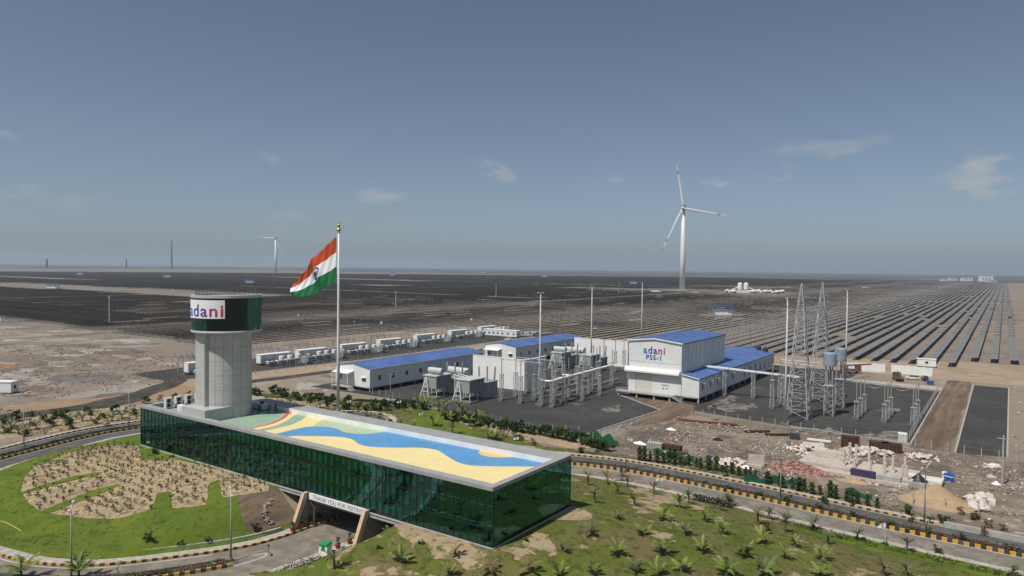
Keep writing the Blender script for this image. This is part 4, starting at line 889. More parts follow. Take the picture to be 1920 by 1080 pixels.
mb.bar((-77.4, 190.98, 1.3), (-74.6, 190.98, 0.0), .06, .25); mb.bar((-77.4, 192.62, 1.3), (-74.6, 192.62, 0.0), .06, .25); part(mb, 'stairs', MATS['steel'], t)
mb = MB()
for y_ in (190.96, 192.64):
    mb.tube((-77.4, y_, 2.4), (-74.6, y_, 1.0), .03, n=5)
    for i in range(4): mb.tube((-77.2 + i * .85, y_, 1.2 - i * .43), (-77.2 + i * .85, y_, 2.3 - i * .43), .025, n=5)
part(mb, 'handrail', MATS['steel'], t)
for xx in (px0 + .4, xm, px1 - .3):
    for yy in (194.2, 203, 212, 221, 230): part(MB().box(xx - .25, xx + .25, yy - .25, yy + .25, 0, 1.59), 'stilt', MATS['concrete'], t)
me = text_mesh('gable_lettering', 'adani', 3.0, 0.04, True, spacing=1.12, bold=0.01); me.materials.append(LOGO)
o = link('gable_lettering', me, t, (-84.05 - xm, -0.05, 13.15)); o.rotation_euler = (R(90), 0, 0)
me = text_mesh('gable_numbering', 'PSS-1', 1.95, 0.04, spacing=1.18, bold=0.014); me.materials.append(MATS['logo_blue'])
o = link('gable_numbering', me, t, (-84.1 - xm, -0.05, 11.35)); o.rotation_euler = (R(90), 0, 0)
# annex beside and behind the hall
ax1, ay1 = -70.4, 273.0
t = thing('annex_building', 'low blue-roofed annex wrapped round the tall white hall', 'building', (ax1, py0, 0))
part(MB().prism([(px1 + .1, 1.6), (ax1, 1.6), (ax1, 7.0), (px1 + .1, 7.95)], py0 + .02, py1 + .02), 'wall', MATS['clad_white'], t)
part(MB().prism([(px0, 1.6), (ax1, 1.6), (ax1, 7.0), (-80.5, 8.8), (px0, 7.0)], py1 + .022, ay1), 'wall', MATS['clad_white'], t)
def slope_roof(q):
    mb = MB(); quadprism(mb, q, .1); return part(mb, 'roof', MATS['roof_blue'], t)
sl = (8.8 - 7.0) / (ax1 + 80.5)
slope_roof([(px1 + .12, py1 + .3, 7.98), (px1 + .12, py0 - .25, 7.98), (ax1 + .35, py0 - .25, 6.97), (ax1 + .35, py1 + .3, 6.97)])
slope_roof([(-80.5, ay1 + .3, 8.83), (-80.5, py1 + .31, 8.83), (ax1 + .35, py1 + .31, 6.975), (ax1 + .35, ay1 + .3, 6.975)])
slope_roof([(-80.5, py1 + .31, 8.83), (-80.5, ay1 + .3, 8.83), (px0 - .35, ay1 + .3, 6.97), (px0 - .35, py1 + .31, 6.97)])
part(MB().box(ax1 + .3, ax1 + .42, py0 - .25, ay1 + .3, 6.82, 6.965), 'gutter', MATS['win_dark'], t)
mb = MB(); mb.bar((px1 + .1, py0 - .3, 7.95), (ax1 + .3, py0 - .3, 6.95), .1, .25); part(mb, 'verge_trim', MATS['trim_white'], t)
part(MB().box(ax1 - 5, ax1 - .1, py0 + .1, ay1 - .1, 1.3, 1.597), 'floor_beam', MATS['seam_grey'], t)
mb = MB().tube((ax1 + .1, py0 - .1, 6.8), (ax1 + .1, py0 - .1, .3), .08, n=8); part(mb, 'downpipe', MATS['trim_white'], t)
yy = py0 + .6; k = 0
while yy < ay1:
    part(MB().box(ax1 - .5, ax1 - .12, yy - .2, yy + .2, 0, 1.299), 'stilt', MATS['concrete'], t)
    if k: part(MB().box(ax1 + .003, ax1 + .05, yy - .05, yy + .05, 1.6, 6.8), 'wall_seam', MATS['seam_grey'], t)
    yy += 6.3; k += 1
for wy in (196.5, 203.0, 209.0, 216.0, 223.5): window(t, ax1, wy, 3.4, 1.2, 1.7, '+x', True)
for wy in (236, 242, 248.5, 254.5, 260, 265.5, 270): window(t, ax1, wy, 2.6, 1.5, 2.9, '+x')
for i, xx in enumerate((-75.5, -73.0)):
    q = thing('water_tank', ('black water tank on the annex roof end, nearer the hall ridge', 'black water tank on the annex roof end, at the outer eave')[i], 'tank', (xx, 270.5, 8.83 - (xx + 80.5) * sl + .1), 0, 'black roof tanks')
    MB().lathe([(.95, -.1), (.95, 1.2), (.75, 1.4), (.3, 1.55)], 16).build('tank_body', MATS['grille_dark'], q); MB().lathe([(.28, 1.55), (.28, 1.7)], 10).build('lid', MATS['railing'], q)

# ------------------------------------------------------------------ fire walls and transformers
for lab, x0, x1, y in (('white concrete fire wall right behind the front transformers', -140.8, -120.6, 179.4), ('white concrete fire wall between the far transformers and the tall hall', -144.5, -120.4, 251.5)):
    o = part(MB().box(x0, x1, y, y + .5, 0, 9.6), 'coping_base', MATS['firewall'], None) if False else MB().box(x0, x1, y, y + .5, 0, 9.5).box(x0 - .05, x1 + .05, y - .06, y + .56, 9.501, 9.66).build('fire_wall', MATS['firewall'])
    tag(o, lab, 'wall', 'white fire walls')
tag(MB().box(-121.2, -120.6, 180.0, 192.0, 0, 9.5).box(-121.25, -120.55, 180.0, 192.05, 9.501, 9.66).build('fire_wall', MATS['firewall']), 'white side fire wall at right angles to the front fire wall', 'wall', 'white fire walls')
mat('transformer_grey', (0.30, 0.33, 0.33), 0.4, 0.06, 1.0); mat('transformer_light', (0.50, 0.53, 0.52), 0.4, 0.06, 1.0); mat('porcelain', (0.30, 0.29, 0.28), 0.35, 0.08); mat('oil_stain', (0.05, 0.05, 0.05), 0.8)
def transformer(label, loc, conserv):
    t = thing('transformer', label, 'transformer', loc, 0, 'grey power transformers')
    part_ = lambda mb, n, m_, sm=False: mb.build(n, MATS[m_], t, smooth=sm)
    part_(MB().box(-3.4, 3.4, -0.6, 14.6, 0, .45), 'plinth', 'concrete_dark')
    # radiator bank at the front
    for i in range(9):
        part_(MB().box(-2.5, 2.4, .5 + i * .78, .5 + i * .78 + .5, 2.7, 6.2), 'radiator_panel', 'transformer_grey')
    part_(MB().box(-2.7, 2.7, .3, 7.5, 6.202, 6.5), 'radiator_header', 'transformer_light')
    part_(MB().box(-2.4, -2.2, .45, 7.4, 2.9, 3.2).box(2.0, 2.2, .45, 7.4, 2.9, 3.2), 'oil_header', 'transformer_light')
    for xx in (-2.6, 2.3):
        for yy in (.6, 4.0, 7.2): part_(MB().box(xx, xx + .2, yy, yy + .2, .46, 2.69), 'support_leg', 'transformer_light')
    for s_ in (-1, 1):
        mb = MB(); mb.bar((-2.9, -.4, .46), (-1.0 + .9 * 0, -.4 + .2, 6.0), .22, .22) if s_ < 0 else mb.bar((.2, -.4, .46), (-.8, -.2, 6.0), .22, .22); part_(mb, 'frame_leg', 'trim_white')
    mb = MB()
    for z in (1.8, 3.2, 4.6): mb.bar((-2.9 + .34 * z, -.35, z), (.25 - .18 * z, -.35, z), .12)
    part_(mb, 'frame_brace', 'trim_white')
    # main tank
    part_(MB().box(-2.2, 2.2, 8.4, 14.0, .46, 4.6), 'tank', 'transformer_light'); part_(MB().box(-2.35, 2.35, 8.25, 14.15, 4.602, 4.8), 'tank_cover', 'transformer_grey')
    for i in range(6): part_(MB().box(2.203, 2.4, 8.8 + i * .9, 8.95 + i * .9, .6, 4.5), 'stiffener', 'transformer_grey')
    mb = MB().tube((0, 7.4, 6.3), (0, 10.5, 5.2), .16); mb.tube((-1.5, 7.4, 3.1), (-1.5, 8.5, 3.1), .16); part_(mb, 'oil_pipe', 'transformer_light')
    for i, (xx, yy) in enumerate(((-1.4, 10), (0.2, 11.6), (1.6, 13.2))):
        mb = MB(); prof = [(.24, 0)]
        for k in range(14): prof += [(.30, k * .3 + .05), (.19, k * .3 + .2)]
        prof += [(.12, 4.4)]; mb.lathe(prof, 10); o = part_(mb, 'bushing', 'porcelain'); o.location = (xx, yy, 4.8); o.rotation_euler = (R(-8 + 8 * i), R(-10 + 10 * i), 0)
    if conserv:
        mb = MB().tube((-2.1, 2.6, 7.7), (2.9, 2.6, 7.7), .85, n=20); part_(mb, 'conservator', 'transformer_light', False)
        mb = MB(); mb.bar((-1, 2.6, 6.51), (-1, 2.6, 6.95), .3); mb.bar((1.6, 2.6, 6.51), (1.6, 2.6, 6.95), .3); mb.bar((0.3, 1.9, 6.51), (.3, 2.2, 7.1), .2); part_(mb, 'conservator_bracket', 'transformer_grey')
    return t
TRF = [('grey ribbed transformer with oil drum on top, nearest the long building', (-136.2, 153, 0), 1), ('grey ribbed transformer without oil drum, in front of the fire wall', (-124.0, 153, 0), 0),
       ('grey ribbed transformer with oil drum on top behind the front fire wall', (-137.0, 224.6, 0), 1), ('grey ribbed transformer without oil drum, before the far fire wall', (-124.8, 224.6, 0), 0)]
for a in TRF: transformer(*a)
t = thing('oil_tank', 'white oil conservator tank on a frame between transformer and fire wall', 'tank', (-137.8, 168, 0))
mb = MB().tube((-3.5, 0, 6.0), (4.5, 0, 6.0), 1.2, n=20); mb.build('drum', MATS['transformer_light'], t)
mb = MB()
for i in range(7): mb.tube((-3 + i * 1.15, -1.24, 6), (-3 + i * 1.15, 1.24, 6), .05, n=5)
for xx in (-2.6, 3.4):
    for yy in (-.9, .9): mb.bar((xx, yy, 0), (xx, yy, 5.2), .2)
mb.build('frame', MATS['steel'], t)
t = thing('oil_tank', 'white oil conservator tank on a frame before the far fire wall', 'tank', (-137.8, 240, 0)); mb = MB().tube((-3.5, 0, 6.0), (4.5, 0, 6.0), 1.2, n=20); mb.build('drum', MATS['transformer_light'], t)
mb = MB()
for xx in (-2.6, 3.4):
    for yy in (-.9, .9): mb.bar((xx, yy, 0), (xx, yy, 5.2), .2)
mb.build('frame', MATS['steel'], t)
t = thing('transformer_pipework', 'white pipe rack joining the two front transformers', 'pipe rack', (-132.6, 158, 0))
mb = MB()
for p in [((1.4, 0, 6.6), (8, 0, 6.1)), ((1.4, 2, 6.6), (8, 2, 6.1)), ((2.0, 0, .2), (2.0, 0, 6.6)), ((4.5, 2, .2), (4.5, 2, 6.4)), ((2, 0, 3), (4.5, 2, 3))]: mb.tube(*p, .13, n=7)
mb.build('pipes', MATS['trim_white'], t)

# ------------------------------------------------------------------ lattice stands
mat('galvanised', (0.46, 0.47, 0.47), 0.5, 0.1, 2, metal=0.25)
def lattice(mb, cx, cy, z0, z1, w0, w1, nb, th=.09):
    cs = lambda z: [(cx + sx * (w0 + (w1 - w0) * (z - z0) / (z1 - z0)) / 2, cy + sy * (w0 + (w1 - w0) * (z - z0) / (z1 - z0)) / 2, z) for sx, sy in ((-1, -1), (1, -1), (1, 1), (-1, 1))]
    a, b = cs(z0), cs(z1)
    for i in range(4): mb.bar(a[i], b[i], th * 1.3)
    zs = np.linspace(z0, z1, nb + 1)
    for k in range(nb):
        p, q = cs(zs[k]), cs(zs[k + 1])
        for i in range(4):
            j = (i + 1) % 4
            mb.bar(p[i], q[j], th * .7) if (k + i) % 2 else mb.bar(p[j], q[i], th * .7)
            mb.bar(q[i], q[j], th * .7)
    return mb
STAND = {}
def ins_profile(h, r=.16, n=None):
    n = n or int(h / .28); prof = [(r * .7, 0)]
    for k in range(n): prof += [(r, (k + .25) * h / n), (r * .62, (k + .75) * h / n)]
    return prof + [(r * .7, h)]
def stand(kind, label, loc, group):
    # kind: (frame height, insulator height, width, has top ring)
    fh, ih, w, ringed = kind
    if kind not in STAND:
        t = thing('insulator_stand', label, 'insulator stand', loc, 0, group)
        lattice(MB(), 0, 0, .6, fh, w, w * .85, max(3, int(fh / 1.0)), .075).build('lattice_frame', MATS['galvanised'], t)
        MB().box(-w * .8, w * .8, -w * .8, w * .8, 0, .62).build('footing', MATS['concrete_dark'], t)
        MB().box(-w * .6, w * .6, -w * .6, w * .6, fh, fh + .12).build('top_plate', MATS['galvanised'], t)
        o = MB().lathe(ins_profile(ih), 10).build('insulator', MATS['porcelain'], t, (0, 0, fh + .12))
        if ringed:
            mb = MB()
            for k in range(12):
                a, b = 2 * math.pi * k / 12, 2 * math.pi * (k + 1) / 12; mb.tube((.5 * math.cos(a), .5 * math.sin(a), fh + ih), (.5 * math.cos(b), .5 * math.sin(b), fh + ih), .04, n=5)
            mb.bar((-.5, 0, fh + ih), (.5, 0, fh + ih), .05); mb.tube((0, 0, fh + ih), (0, 0, fh + ih + .5), .1, n=8); mb.build('corona_ring', MATS['galvanised'], t)
        STAND[kind] = t; return t
    return dup(STAND[kind], loc, 0, label, group)
K1, K2, K3 = (7.5, 4.2, .9, True), (7.2, 4.4, 1.0, False), (4.5, 4.6, .9, False)
n_ = 0
bay = {'front': 0.0, 'far': 71.6}
for bn, dy in bay.items():
    for i, xx in enumerate((-117.0, -110.4, -103.6)):
        for j, yy in enumerate((162.4, 169.5)):
            stand(K1 if j == 0 else K2, 'lattice insulator stand in the %s bay, %s row, %s from the transformers' % (bn, ('near', 'rear')[j], ordn(i + 1)), (xx, yy + dy, 0), 'insulator stands of the transformer bays')
for i, (xx, yy) in enumerate([(-100.4, 163.2), (-101.0, 170.5)]): stand(K2, 'lattice stand under the outer end of the long grey bus duct, %s' % ('nearer the garden', 'nearer the hall')[i], (xx, yy, 0), 'insulator stands of the transformer bays')
for i, yy in enumerate((179, 193.2, 207)):
    for j, xx in enumerate((-104.6, -109.2)):
        stand(K2, 'lattice stand along the long bus duct, %s from its outer end, %s side' % (ordn(i + 1), ('duct', 'transformer')[j]), (xx, yy, 0), 'insulator stands along the bus duct')
for i, xx in enumerate((-30.5, -24.1, -17.8)):
    for j, yy in enumerate((198.6, 204.6, 211)):
        stand(K3, 'slim insulator post, %s of three, in the yard group %s' % (ordn(j + 1), ('by the blue-grey drums', 'in the middle', 'by the dirt road')[i]), (xx, yy, 0), 'insulator posts in the open gravel yard')
for i, (xx, yy) in enumerate(((-51.7, 199.3), (-50.4, 205.0), (-52.6, 211))):
    stand((7.8, 4.4, 1.0, False), 'tall insulator stand beside the lattice gantry, %s from the garden' % ordn(i + 1), (xx, yy, 0), 'insulator stands beside the gantry')
# bus ducts
def duct(label, pts, r, sup, h):
    t = thing('bus_duct', label, 'bus duct', (*pts[0][:2], 0)); O_ = Vector((*pts[0][:2], 0))
    for a, b in zip(pts[:-1], pts[1:]):
        a, b = Vector(a) - O_, Vector(b) - O_; MB().bar(a, b, r * 2.2, r * 1.1).build('duct_run', MATS['trim_white'], t)
        L_ = (b - a).length; mb = MB(); d = (b - a).normalized(); nj = int(L_ / 4)
        for k in range(1, nj): mb.bar(a + d * (k * 4 - .12), a + d * (k * 4 + .12), r * 2.4, r * 1.3)
        if nj > 1: mb.build('flange', MATS['galvanised'], t)
    for (x, y) in sup:
        lattice(MB(), x - O_.x, y - O_.y, .5, h - r, .9, .8, 6, .08).build('support_tower', MATS['galvanised'], t); MB().box(x - O_.x - .7, x - O_.x + .7, y - O_.y - .7, y - O_.y + .7, 0, .52).build('footing', MATS['concrete_dark'], t)
    return t
duct('long grey bus duct crossing the transformer yard to the tall hall', [(-101.6, 164.5, 6.9), (-103.3, 204.6, 6.9), (-92.3, 205.2, 6.9)], .45, [(-101.9, 172), (-102.3, 181), (-102.6, 188), (-102.9, 196), (-97.5, 205)], 6.9)
for i, (a, b) in enumerate((((-104.9, 163.4, 6.9), (-101.4, 164.2, 6.9)), ((-105.1, 170.5, 6.9), (-101.9, 170.8, 6.9)), ((-105.3, 176.5, 6.9), (-102.2, 176.8, 6.9)))):
    q = thing('duct_branch', 'short white duct stub off the long bus duct, %s from its outer end' % ordn(i + 1), 'duct', a, 0, 'duct stubs'); MB().tube((0, 0, 0), Vector(b) - Vector(a), .3, n=12).build('pipe', MATS['trim_white'], q)
    MB().lathe(ins_profile(4.6, .36), 12).build('bushing', MATS['porcelain'], q, (0, 0, .3)); MB().lathe([(.6, 4.9), (.6, 5.0), (.2, 5.1)], 12).build('terminal', MATS['galvanised'], q)
duct('white bus duct running from the hall side across to the gantry', [(-75.4, 211.0, 8.4), (-71.5, 211.0, 8.4), (-47.5, 211.8, 7.6)], .42, [(-68.8, 210.9), (-60.3, 211.2)], 7.7)
# wave traps
for i, (xx, yy) in enumerate(((-37.0, 198.3), (-36.9, 212.2))):
    t = thing('wave_trap', 'blue-grey drum on tall insulators and lattice stand, %s' % ('the lower nearer one', 'the one farther back')[i], 'wave trap', (xx, yy, 0), 0, 'drum wave traps')
    lattice(MB(), 0, 0, .5, 8.0, 2.2, 2.0, 6, .1).build('lattice_frame', MATS['galvanised'], t)
    for sx in (-1, 1):
        for sy in (-1, 1): MB().box(sx * 1.1 - .3, sx * 1.1 + .3, sy * 1.1 - .3, sy * 1.1 + .3, 0, .52).build('footing', MATS['concrete_dark'], t)
    MB().box(-1.3, 1.3, -1.3, 1.3, 8.0, 8.15).build('top_plate', MATS['galvanised'], t)
    for sx, sy in ((-.8, -.6), (.8, -.6), (0, .9)): MB().lathe(ins_profile(5.0, .2), 10).build('insulator', MATS['porcelain'], t, (sx, sy, 8.15))
    mat('trap_blue', (0.26, 0.32, 0.38), 0.5, .06); MB().lathe([(.6, 13.15), (1.55, 13.2), (1.6, 13.5), (1.6, 16.4), (1.45, 16.7), (.3, 16.8)], 20).build('drum', MATS['trap_blue'], t)
# gantry
t = thing('lattice_gantry', 'pair of tall steel lattice towers joined by a beam', 'gantry', (-42.8, 192, 0))
for i, (cx, cy) in enumerate(((0, -1.0), (0, 24.5))):
    lattice(MB(), cx, cy, .4, 28.0, 5.2, 1.7, 13, .16).build('lattice_tower', MATS['galvanised'], t)
    lattice(MB(), cx, cy, 28.02, 34.8, 1.7, .12, 5, .11).build('tower_peak', MATS['galvanised'], t)
    for sx in (-1, 1):
        for sy in (-1, 1): MB().box(cx + sx * 2.6 - .45, cx + sx * 2.6 + .45, cy + sy * 2.6 - .45, cy + sy * 2.6 + .45, 0, .5).build('footing', MATS['concrete_dark'], t)
mb = MB(); bm_w = .75
for k in range(17):
    y0_, y1_ = k * 23.5 / 16, (k + 1) * 23.5 / 16
    if k < 16:
        for sx in (-1, 1):
            for z in (27.0, 28.2): mb.bar((sx * bm_w, y0_ - .2, z), (sx * bm_w, y1_ - .2, z), .12)
            mb.bar((sx * bm_w, y0_ - .2, 27.0 + 1.2 * (k % 2)), (sx * bm_w, y1_ - .2, 27.0 + 1.2 * ((k + 1) % 2)), .08)
        mb.bar((-bm_w, y0_ - .2, 28.2), (bm_w, y1_ - .2, 28.2), .08)
mb.build('cross_beam', MATS['galvanised'], t)
for k in range(6): MB().lathe(ins_profile(2.2, .14), 8).build('hanging_insulator', MATS['porcelain'], t, (.75 if k % 2 else -.75, 3 + k * 3.4, 24.8))
mb = MB()
for k in range(6): mb.tube((.75 if k % 2 else -.75, 3 + k * 3.4, 24.8), (.6, 3 + k * 2.9 - 4, 12), .03, n=4)
o = mb.build('dropper_wires', MATS['galvanised'], t); o['kind'] = 'stuff'
# conductors
for i, (a, b) in enumerate([((-51.7, 199.3, 12.3), (-43, 199, 12.0)), ((-50.4, 205, 12.3), (-42.4, 205, 12)), ((-52.6, 211, 12.3), (-42, 212, 12)), ((-117, 162.4, 11.9), (-103.6, 162.4, 11.9)), ((-117, 169.5, 11.8), (-103.6, 169.5, 11.8)), ((-110.4, 162.4, 11.9), (-110.4, 169.5, 11.8)), ((-117, 234, 11.9), (-103.6, 234, 11.9)), ((-117, 241, 11.8), (-103.6, 241, 11.8))]):
    tag(MB().tube(a, b, .09, n=6).build('bus_bar', MATS['galvanised']), 'thin rigid bus bar strung over the insulators, %s' % ('by the gantry, nearest the garden', 'by the gantry, middle one', 'by the gantry, farthest back', 'front row of the front bay', 'rear row of the front bay', 'joining the two rows of the front bay', 'front row of the far bay', 'rear row of the far bay')[i], 'bus bar', 'bus bars')
# lighting masts
mat('mast_grey', (0.50, 0.51, 0.51), 0.45, 0.06)
MAST = None
for i, (x, y, lab) in enumerate([(-43.5, 179.9, 'tall light mast at the front edge of the gravel yard'), (-44.1, 263.4, 'tall light mast at the back of the gravel yard'), (-104.6, 163.2, 'tall light mast among the front insulator stands'), (-132.5, 244.0, 'tall light mast rising behind the far transformers'), (-150.0, 329.0, 'tall light mast behind the tall white hall')]):
    if MAST is None:
        MAST = thing('light_mast', lab, 'light mast', (x, y, 0), 0, 'high lighting masts')
        MB().lathe([(.34, .5), (.26, 12), (.15, 31.4)], 12).build('pole', MATS['mast_grey'], MAST, smooth=True); MB().box(-.9, .9, -.9, .9, 0, .55).build('footing', MATS['concrete_dark'], MAST)
        mb = MB()
        for k in range(10): a, b = 2 * math.pi * k / 10, 2 * math.pi * (k + 1) / 10; mb.tube((1.3 * math.cos(a), 1.3 * math.sin(a), 31.2), (1.3 * math.cos(b), 1.3 * math.sin(b), 31.2), .06, n=5)
        for k in range(4): a = math.pi * k / 2; mb.bar((0, 0, 31.2), (1.3 * math.cos(a), 1.3 * math.sin(a), 31.2), .08)
        mb.build('lamp_ring', MATS['mast_grey'], MAST)
        for k in range(6):
            a = 2 * math.pi * k / 6; o = MB().box(-.35, .35, -.12, .12, -.25, .25).build('floodlight', MATS['railing'], MAST, (1.4 * math.cos(a), 1.4 * math.sin(a), 31.15), a + R(90))
    else: dup(MAST, (x, y, 0), 0, lab)

# ------------------------------------------------------------------ solar field: tracker tables along Y
mat('panel_face', (0.19, 0.19, 0.185), 0.5, 0.15, 0.4, spec=0.4); mat('panel_back', (0.175, 0.16, 0.145), 0.7)
PITCH_X, TL, PWD, TILT, AX = 7.0, 24.0, 2.9, R(4), 1.75
def front_y(x):
    if x > -12: return 358
    if x > -90: return 330
    if x > -292: return 322 if x > -215 else 350
    return 186 + (x + 292) * -0.02
tables = []
Ymax = 3200
xs = np.arange(4.0, -5200, -PITCH_X)
pale = [(-1500, -700, 420, 540), (-1050, -930, 900, 1000), (-700, -420, 1120, 1210), (-1900, -1200, 1300, 1420), (-2600, -1600, 700, 760), (-600, -350, 1560, 1640)]
for x in xs:
    f0_ = front_y(x); y = f0_ + ((x * 7.31) % 3.0 if x < -12 else 0)
    while y < Ymax:
        ly = TL - 0.6
        d = math.hypot(x, y); az = math.degrees(math.atan2(x, y))
        blk = (y - 358) % 350
        gap = (blk > 338 and y > 380) or ((-x) % 420 > 404 and x < -60) or any(a < x < b and c < y < e for a, b, c, e in pale)
        if math.hypot(x + 478, y - 1214) < 75 or (-400 < x < -270 and 1080 < y < 1230): gap = True
        if -206 < x < -180 and 560 < y < 600: gap = True
        if x < -290 and y < 300 and x > -300 - 0 and y < 240: pass
        bi = int((-x + 1000) // 420) * 7 + int((y + 100) // 350) * 13
        if d > 420 and rnd.random() < 0.035: gap = True
        if d < 3400 and -78 < az < 5 and not gap: tables.append((d, x, y))
        y += TL
tables.sort()
near_t, rest = tables[:300], tables[300:]
def table_geo(mb, L_, full=True):
    c, s_ = math.cos(TILT), math.sin(TILT); hw = PWD / 2; th = .05
    # tilted to the west (-x side low)
    pr = [(-hw * c, AX + .1 - hw * s_), (hw * c, AX + .1 + hw * s_)]
    return pr
pr = table_geo(None, TL); (xa, za), (xb, zb) = pr
ly = TL - .6
pm = MB(); pm.add([(xa, 0, za), (xb, 0, zb), (xb, ly, zb), (xa, ly, za), (xa, 0, za - .05), (xb, 0, zb - .05), (xb, ly, zb - .05), (xa, ly, za - .05)], [(0, 1, 2, 3)], 0)
pm.add([(xa, 0, za), (xb, 0, zb), (xb, ly, zb), (xa, ly, za), (xa, 0, za - .05), (xb, 0, zb - .05), (xb, ly, zb - .05), (xa, ly, za - .05)], [(7, 6, 5, 4), (0, 4, 5, 1), (1, 5, 6, 2), (2, 6, 7, 3), (3, 7, 4, 0)], 1)
panel_me = pm.mesh('solar_table', [MATS['panel_face'], MATS['panel_back']])
panel_me2 = panel_me.copy()
for v_ in panel_me2.vertices:
    sd = 1 if v_.co.x > 0 else -1; th_ = v_.co.z - (AX + .1 + sd * PWD / 2 * math.sin(TILT)); v_.co.x = sd * PWD / 2 * math.cos(R(13)); v_.co.z = AX + .1 + sd * PWD / 2 * math.sin(R(13)) + th_
tube_me = MB().bar((0, .1, AX), (0, ly - .1, AX), .14).mesh('torque_tube', MATS['galvanised'])
post_me = MB().box(-.07, .07, -.07, .07, 0, AX - .08).mesh('post', MATS['galvanised'])
drive_me = MB().box(-.2, .2, -.15, .15, AX - .3, AX + .5).mesh('drive_box', MATS['panel_back'])
rowset = sorted({round(x, 2) for _, x, _ in near_t}, reverse=True); rowi = {x: i + 1 for i, x in enumerate(rowset)}
cnt = {}
for d, x, y in sorted(near_t, key=lambda q: (-q[1], q[2])):
    k = round(x, 2); cnt[k] = cnt.get(k, 0) + 1
    o = link('solar_table', panel_me if x > -140 else panel_me2, None, (x, y, 0)); tag(o, 'solar tracker table, %s along the %s row from the sandy road at right' % (ordn(cnt[k]), ordn(rowi[k])), 'solar panel', 'solar tracker tables nearest the substation')
    link('torque_tube', tube_me, o); link('drive_box', drive_me, o, (0, ly + .3, 0))
    for yy in (1.5, 8, 15.2, 21.8): link('post', post_me, o, (0, yy, 0))
rs = np.array([(x, y) for _, x, y in rest]); dist = np.array([d for d, _, _ in rest])
blk_i = ((-rs[:, 0] + 1000) // 420).astype(int) * 7 + ((rs[:, 1] + 100) // 350).astype(int) * 13
tl_ = np.radians(np.array([13, 9, 12, 7, 11, 14, 8])[blk_i % 7]) + np.random.RandomState(8).uniform(-.035, .035, len(rs)); tl_[rs[:, 0] > -140] -= R(6); tl_[rs[:, 0] < -160] += R(2.5); tl_[(dist < 620) & (rs[:, 0] > -140)] = TILT
tv = np.array([(xa, 0, za), (xb, 0, zb), (xb, ly, zb), (xa, ly, za), (xa, 0, za - .06), (xb, 0, zb - .06), (xb, ly, zb - .06), (xa, ly, za - .06)])
tf = np.array([(0, 1, 2, 3), (7, 6, 5, 4), (0, 4, 5, 1), (1, 5, 6, 2), (2, 6, 7, 3), (3, 7, 4, 0)])
jit = np.random.RandomState(3).uniform(-.08, .08, len(rs))
TV = np.repeat(tv[None], len(rs), 0); sg_ = np.sign(tv[:, 0])[None]; TV[:, :, 0] = sg_ * (PWD / 2) * np.cos(tl_)[:, None]; TV[:, :, 2] = AX + .1 + sg_ * (PWD / 2) * np.sin(tl_)[:, None] - np.array([0, 0, 0, 0, .06, .06, .06, .06])[None]
V = (TV + np.c_[rs, jit][:, None, :]).reshape(-1, 3); Fc = (tf[None] + (np.arange(len(rs)) * 8)[:, None, None]).reshape(-1, 4)
me = np_mesh('solar_field', V, Fc, [MATS['panel_face'], MATS['panel_back']])
mi = np.tile(np.array([0, 1, 1, 1, 1, 1], np.int32), len(rs)); me.polygons.foreach_set('material_index', mi)
sf = tag(link('solar_field', me), 'endless rows of dark solar panels covering the plain', 'solar field', kind='stuff')
# tracker drives and end posts of the middle rows
sel = rs[dist < 1000]; bv = np.array([(sx * .18, ly + .3 + sy * .15, z) for z in (AX - .3, AX + .45) for sx, sy in ((-1, -1), (1, -1), (1, 1), (-1, 1))])
pv = np.array([(sx * .08, 12 + sy * .08, z) for z in (0, AX) for sx, sy in ((-1, -1), (1, -1), (1, 1), (-1, 1))])
bf = np.array([(0, 3, 2, 1), (4, 5, 6, 7), (0, 1, 5, 4), (1, 2, 6, 5), (2, 3, 7, 6), (3, 0, 4, 7)])
V = np.concatenate([(b_[None] + np.c_[sel, np.zeros(len(sel))][:, None, :]).reshape(-1, 3) for b_ in (bv, pv)]); Fc = (bf[None] + (np.arange(2 * len(sel)) * 8)[:, None, None]).reshape(-1, 4)
o = link('tracker_drives', np_mesh('tracker_drives', V, Fc, MATS['panel_back']), sf); o['kind'] = 'stuff'
print('tables', len(tables))

# inverter huts dotted about the field
mat('hut_blue', (0.03, 0.09, 0.34), .5, .1)
def hut(label, loc, rz, sc=1.0, first=[None]):
    if first[0] is None:
        t = thing('inverter_hut', label, 'hut', loc, rz, 'inverter huts in the solar field')
        MB().box(-3, 3, -1.2, 1.2, .5, 3.1).build('cabin', MATS['clad_white'], t); MB().box(-4.6, 4.6, -2.2, 2.2, 4.2, 4.5).build('canopy', MATS['hut_blue'], t)
        mb = MB()
        for sx in (-4.3, 4.3):
            for sy in (-2, 2): mb.bar((sx, sy, 0), (sx, sy, 4.2), .15)
        mb.build('canopy_posts', MATS['steel'], t); MB().box(-4, 4, -1.8, 1.8, 0, .49).build('base', MATS['concrete'], t); MB().box(3.2, 4.3, -1, 1, .5, 2.2).build('cabinet', MATS['trim_white'], t)
        t.scale = (sc,) * 3; first[0] = t; return t
    return dup(first[0], loc, rz, label, scale=sc)
hut('blue-canopied white hut standing among the rows behind the tall hall', (-192.5, 578, 0), R(35), 1.9)
hut('blue-canopied hut on the sandy patch beside the wind turbine', (-470, 1080, 0), R(35), 2.2)
for i, p in enumerate([(97, 541), (313, 521), (468, 532), (1620, 541), (1400, 513), (735, 517), (150, 516), (1020, 520), (1187, 533), (905, 512)]):
    g = G(*p); d = math.hypot(g.x, g.y); hut('far small hut in the dark panels, %s counting from the left' % ordn(sorted([97, 150, 313, 468, 735, 905, 1020, 1187, 1400, 1620]).index(p[0]) + 1), (g.x, g.y, 0), R(40), 1.6 + d / 2500)
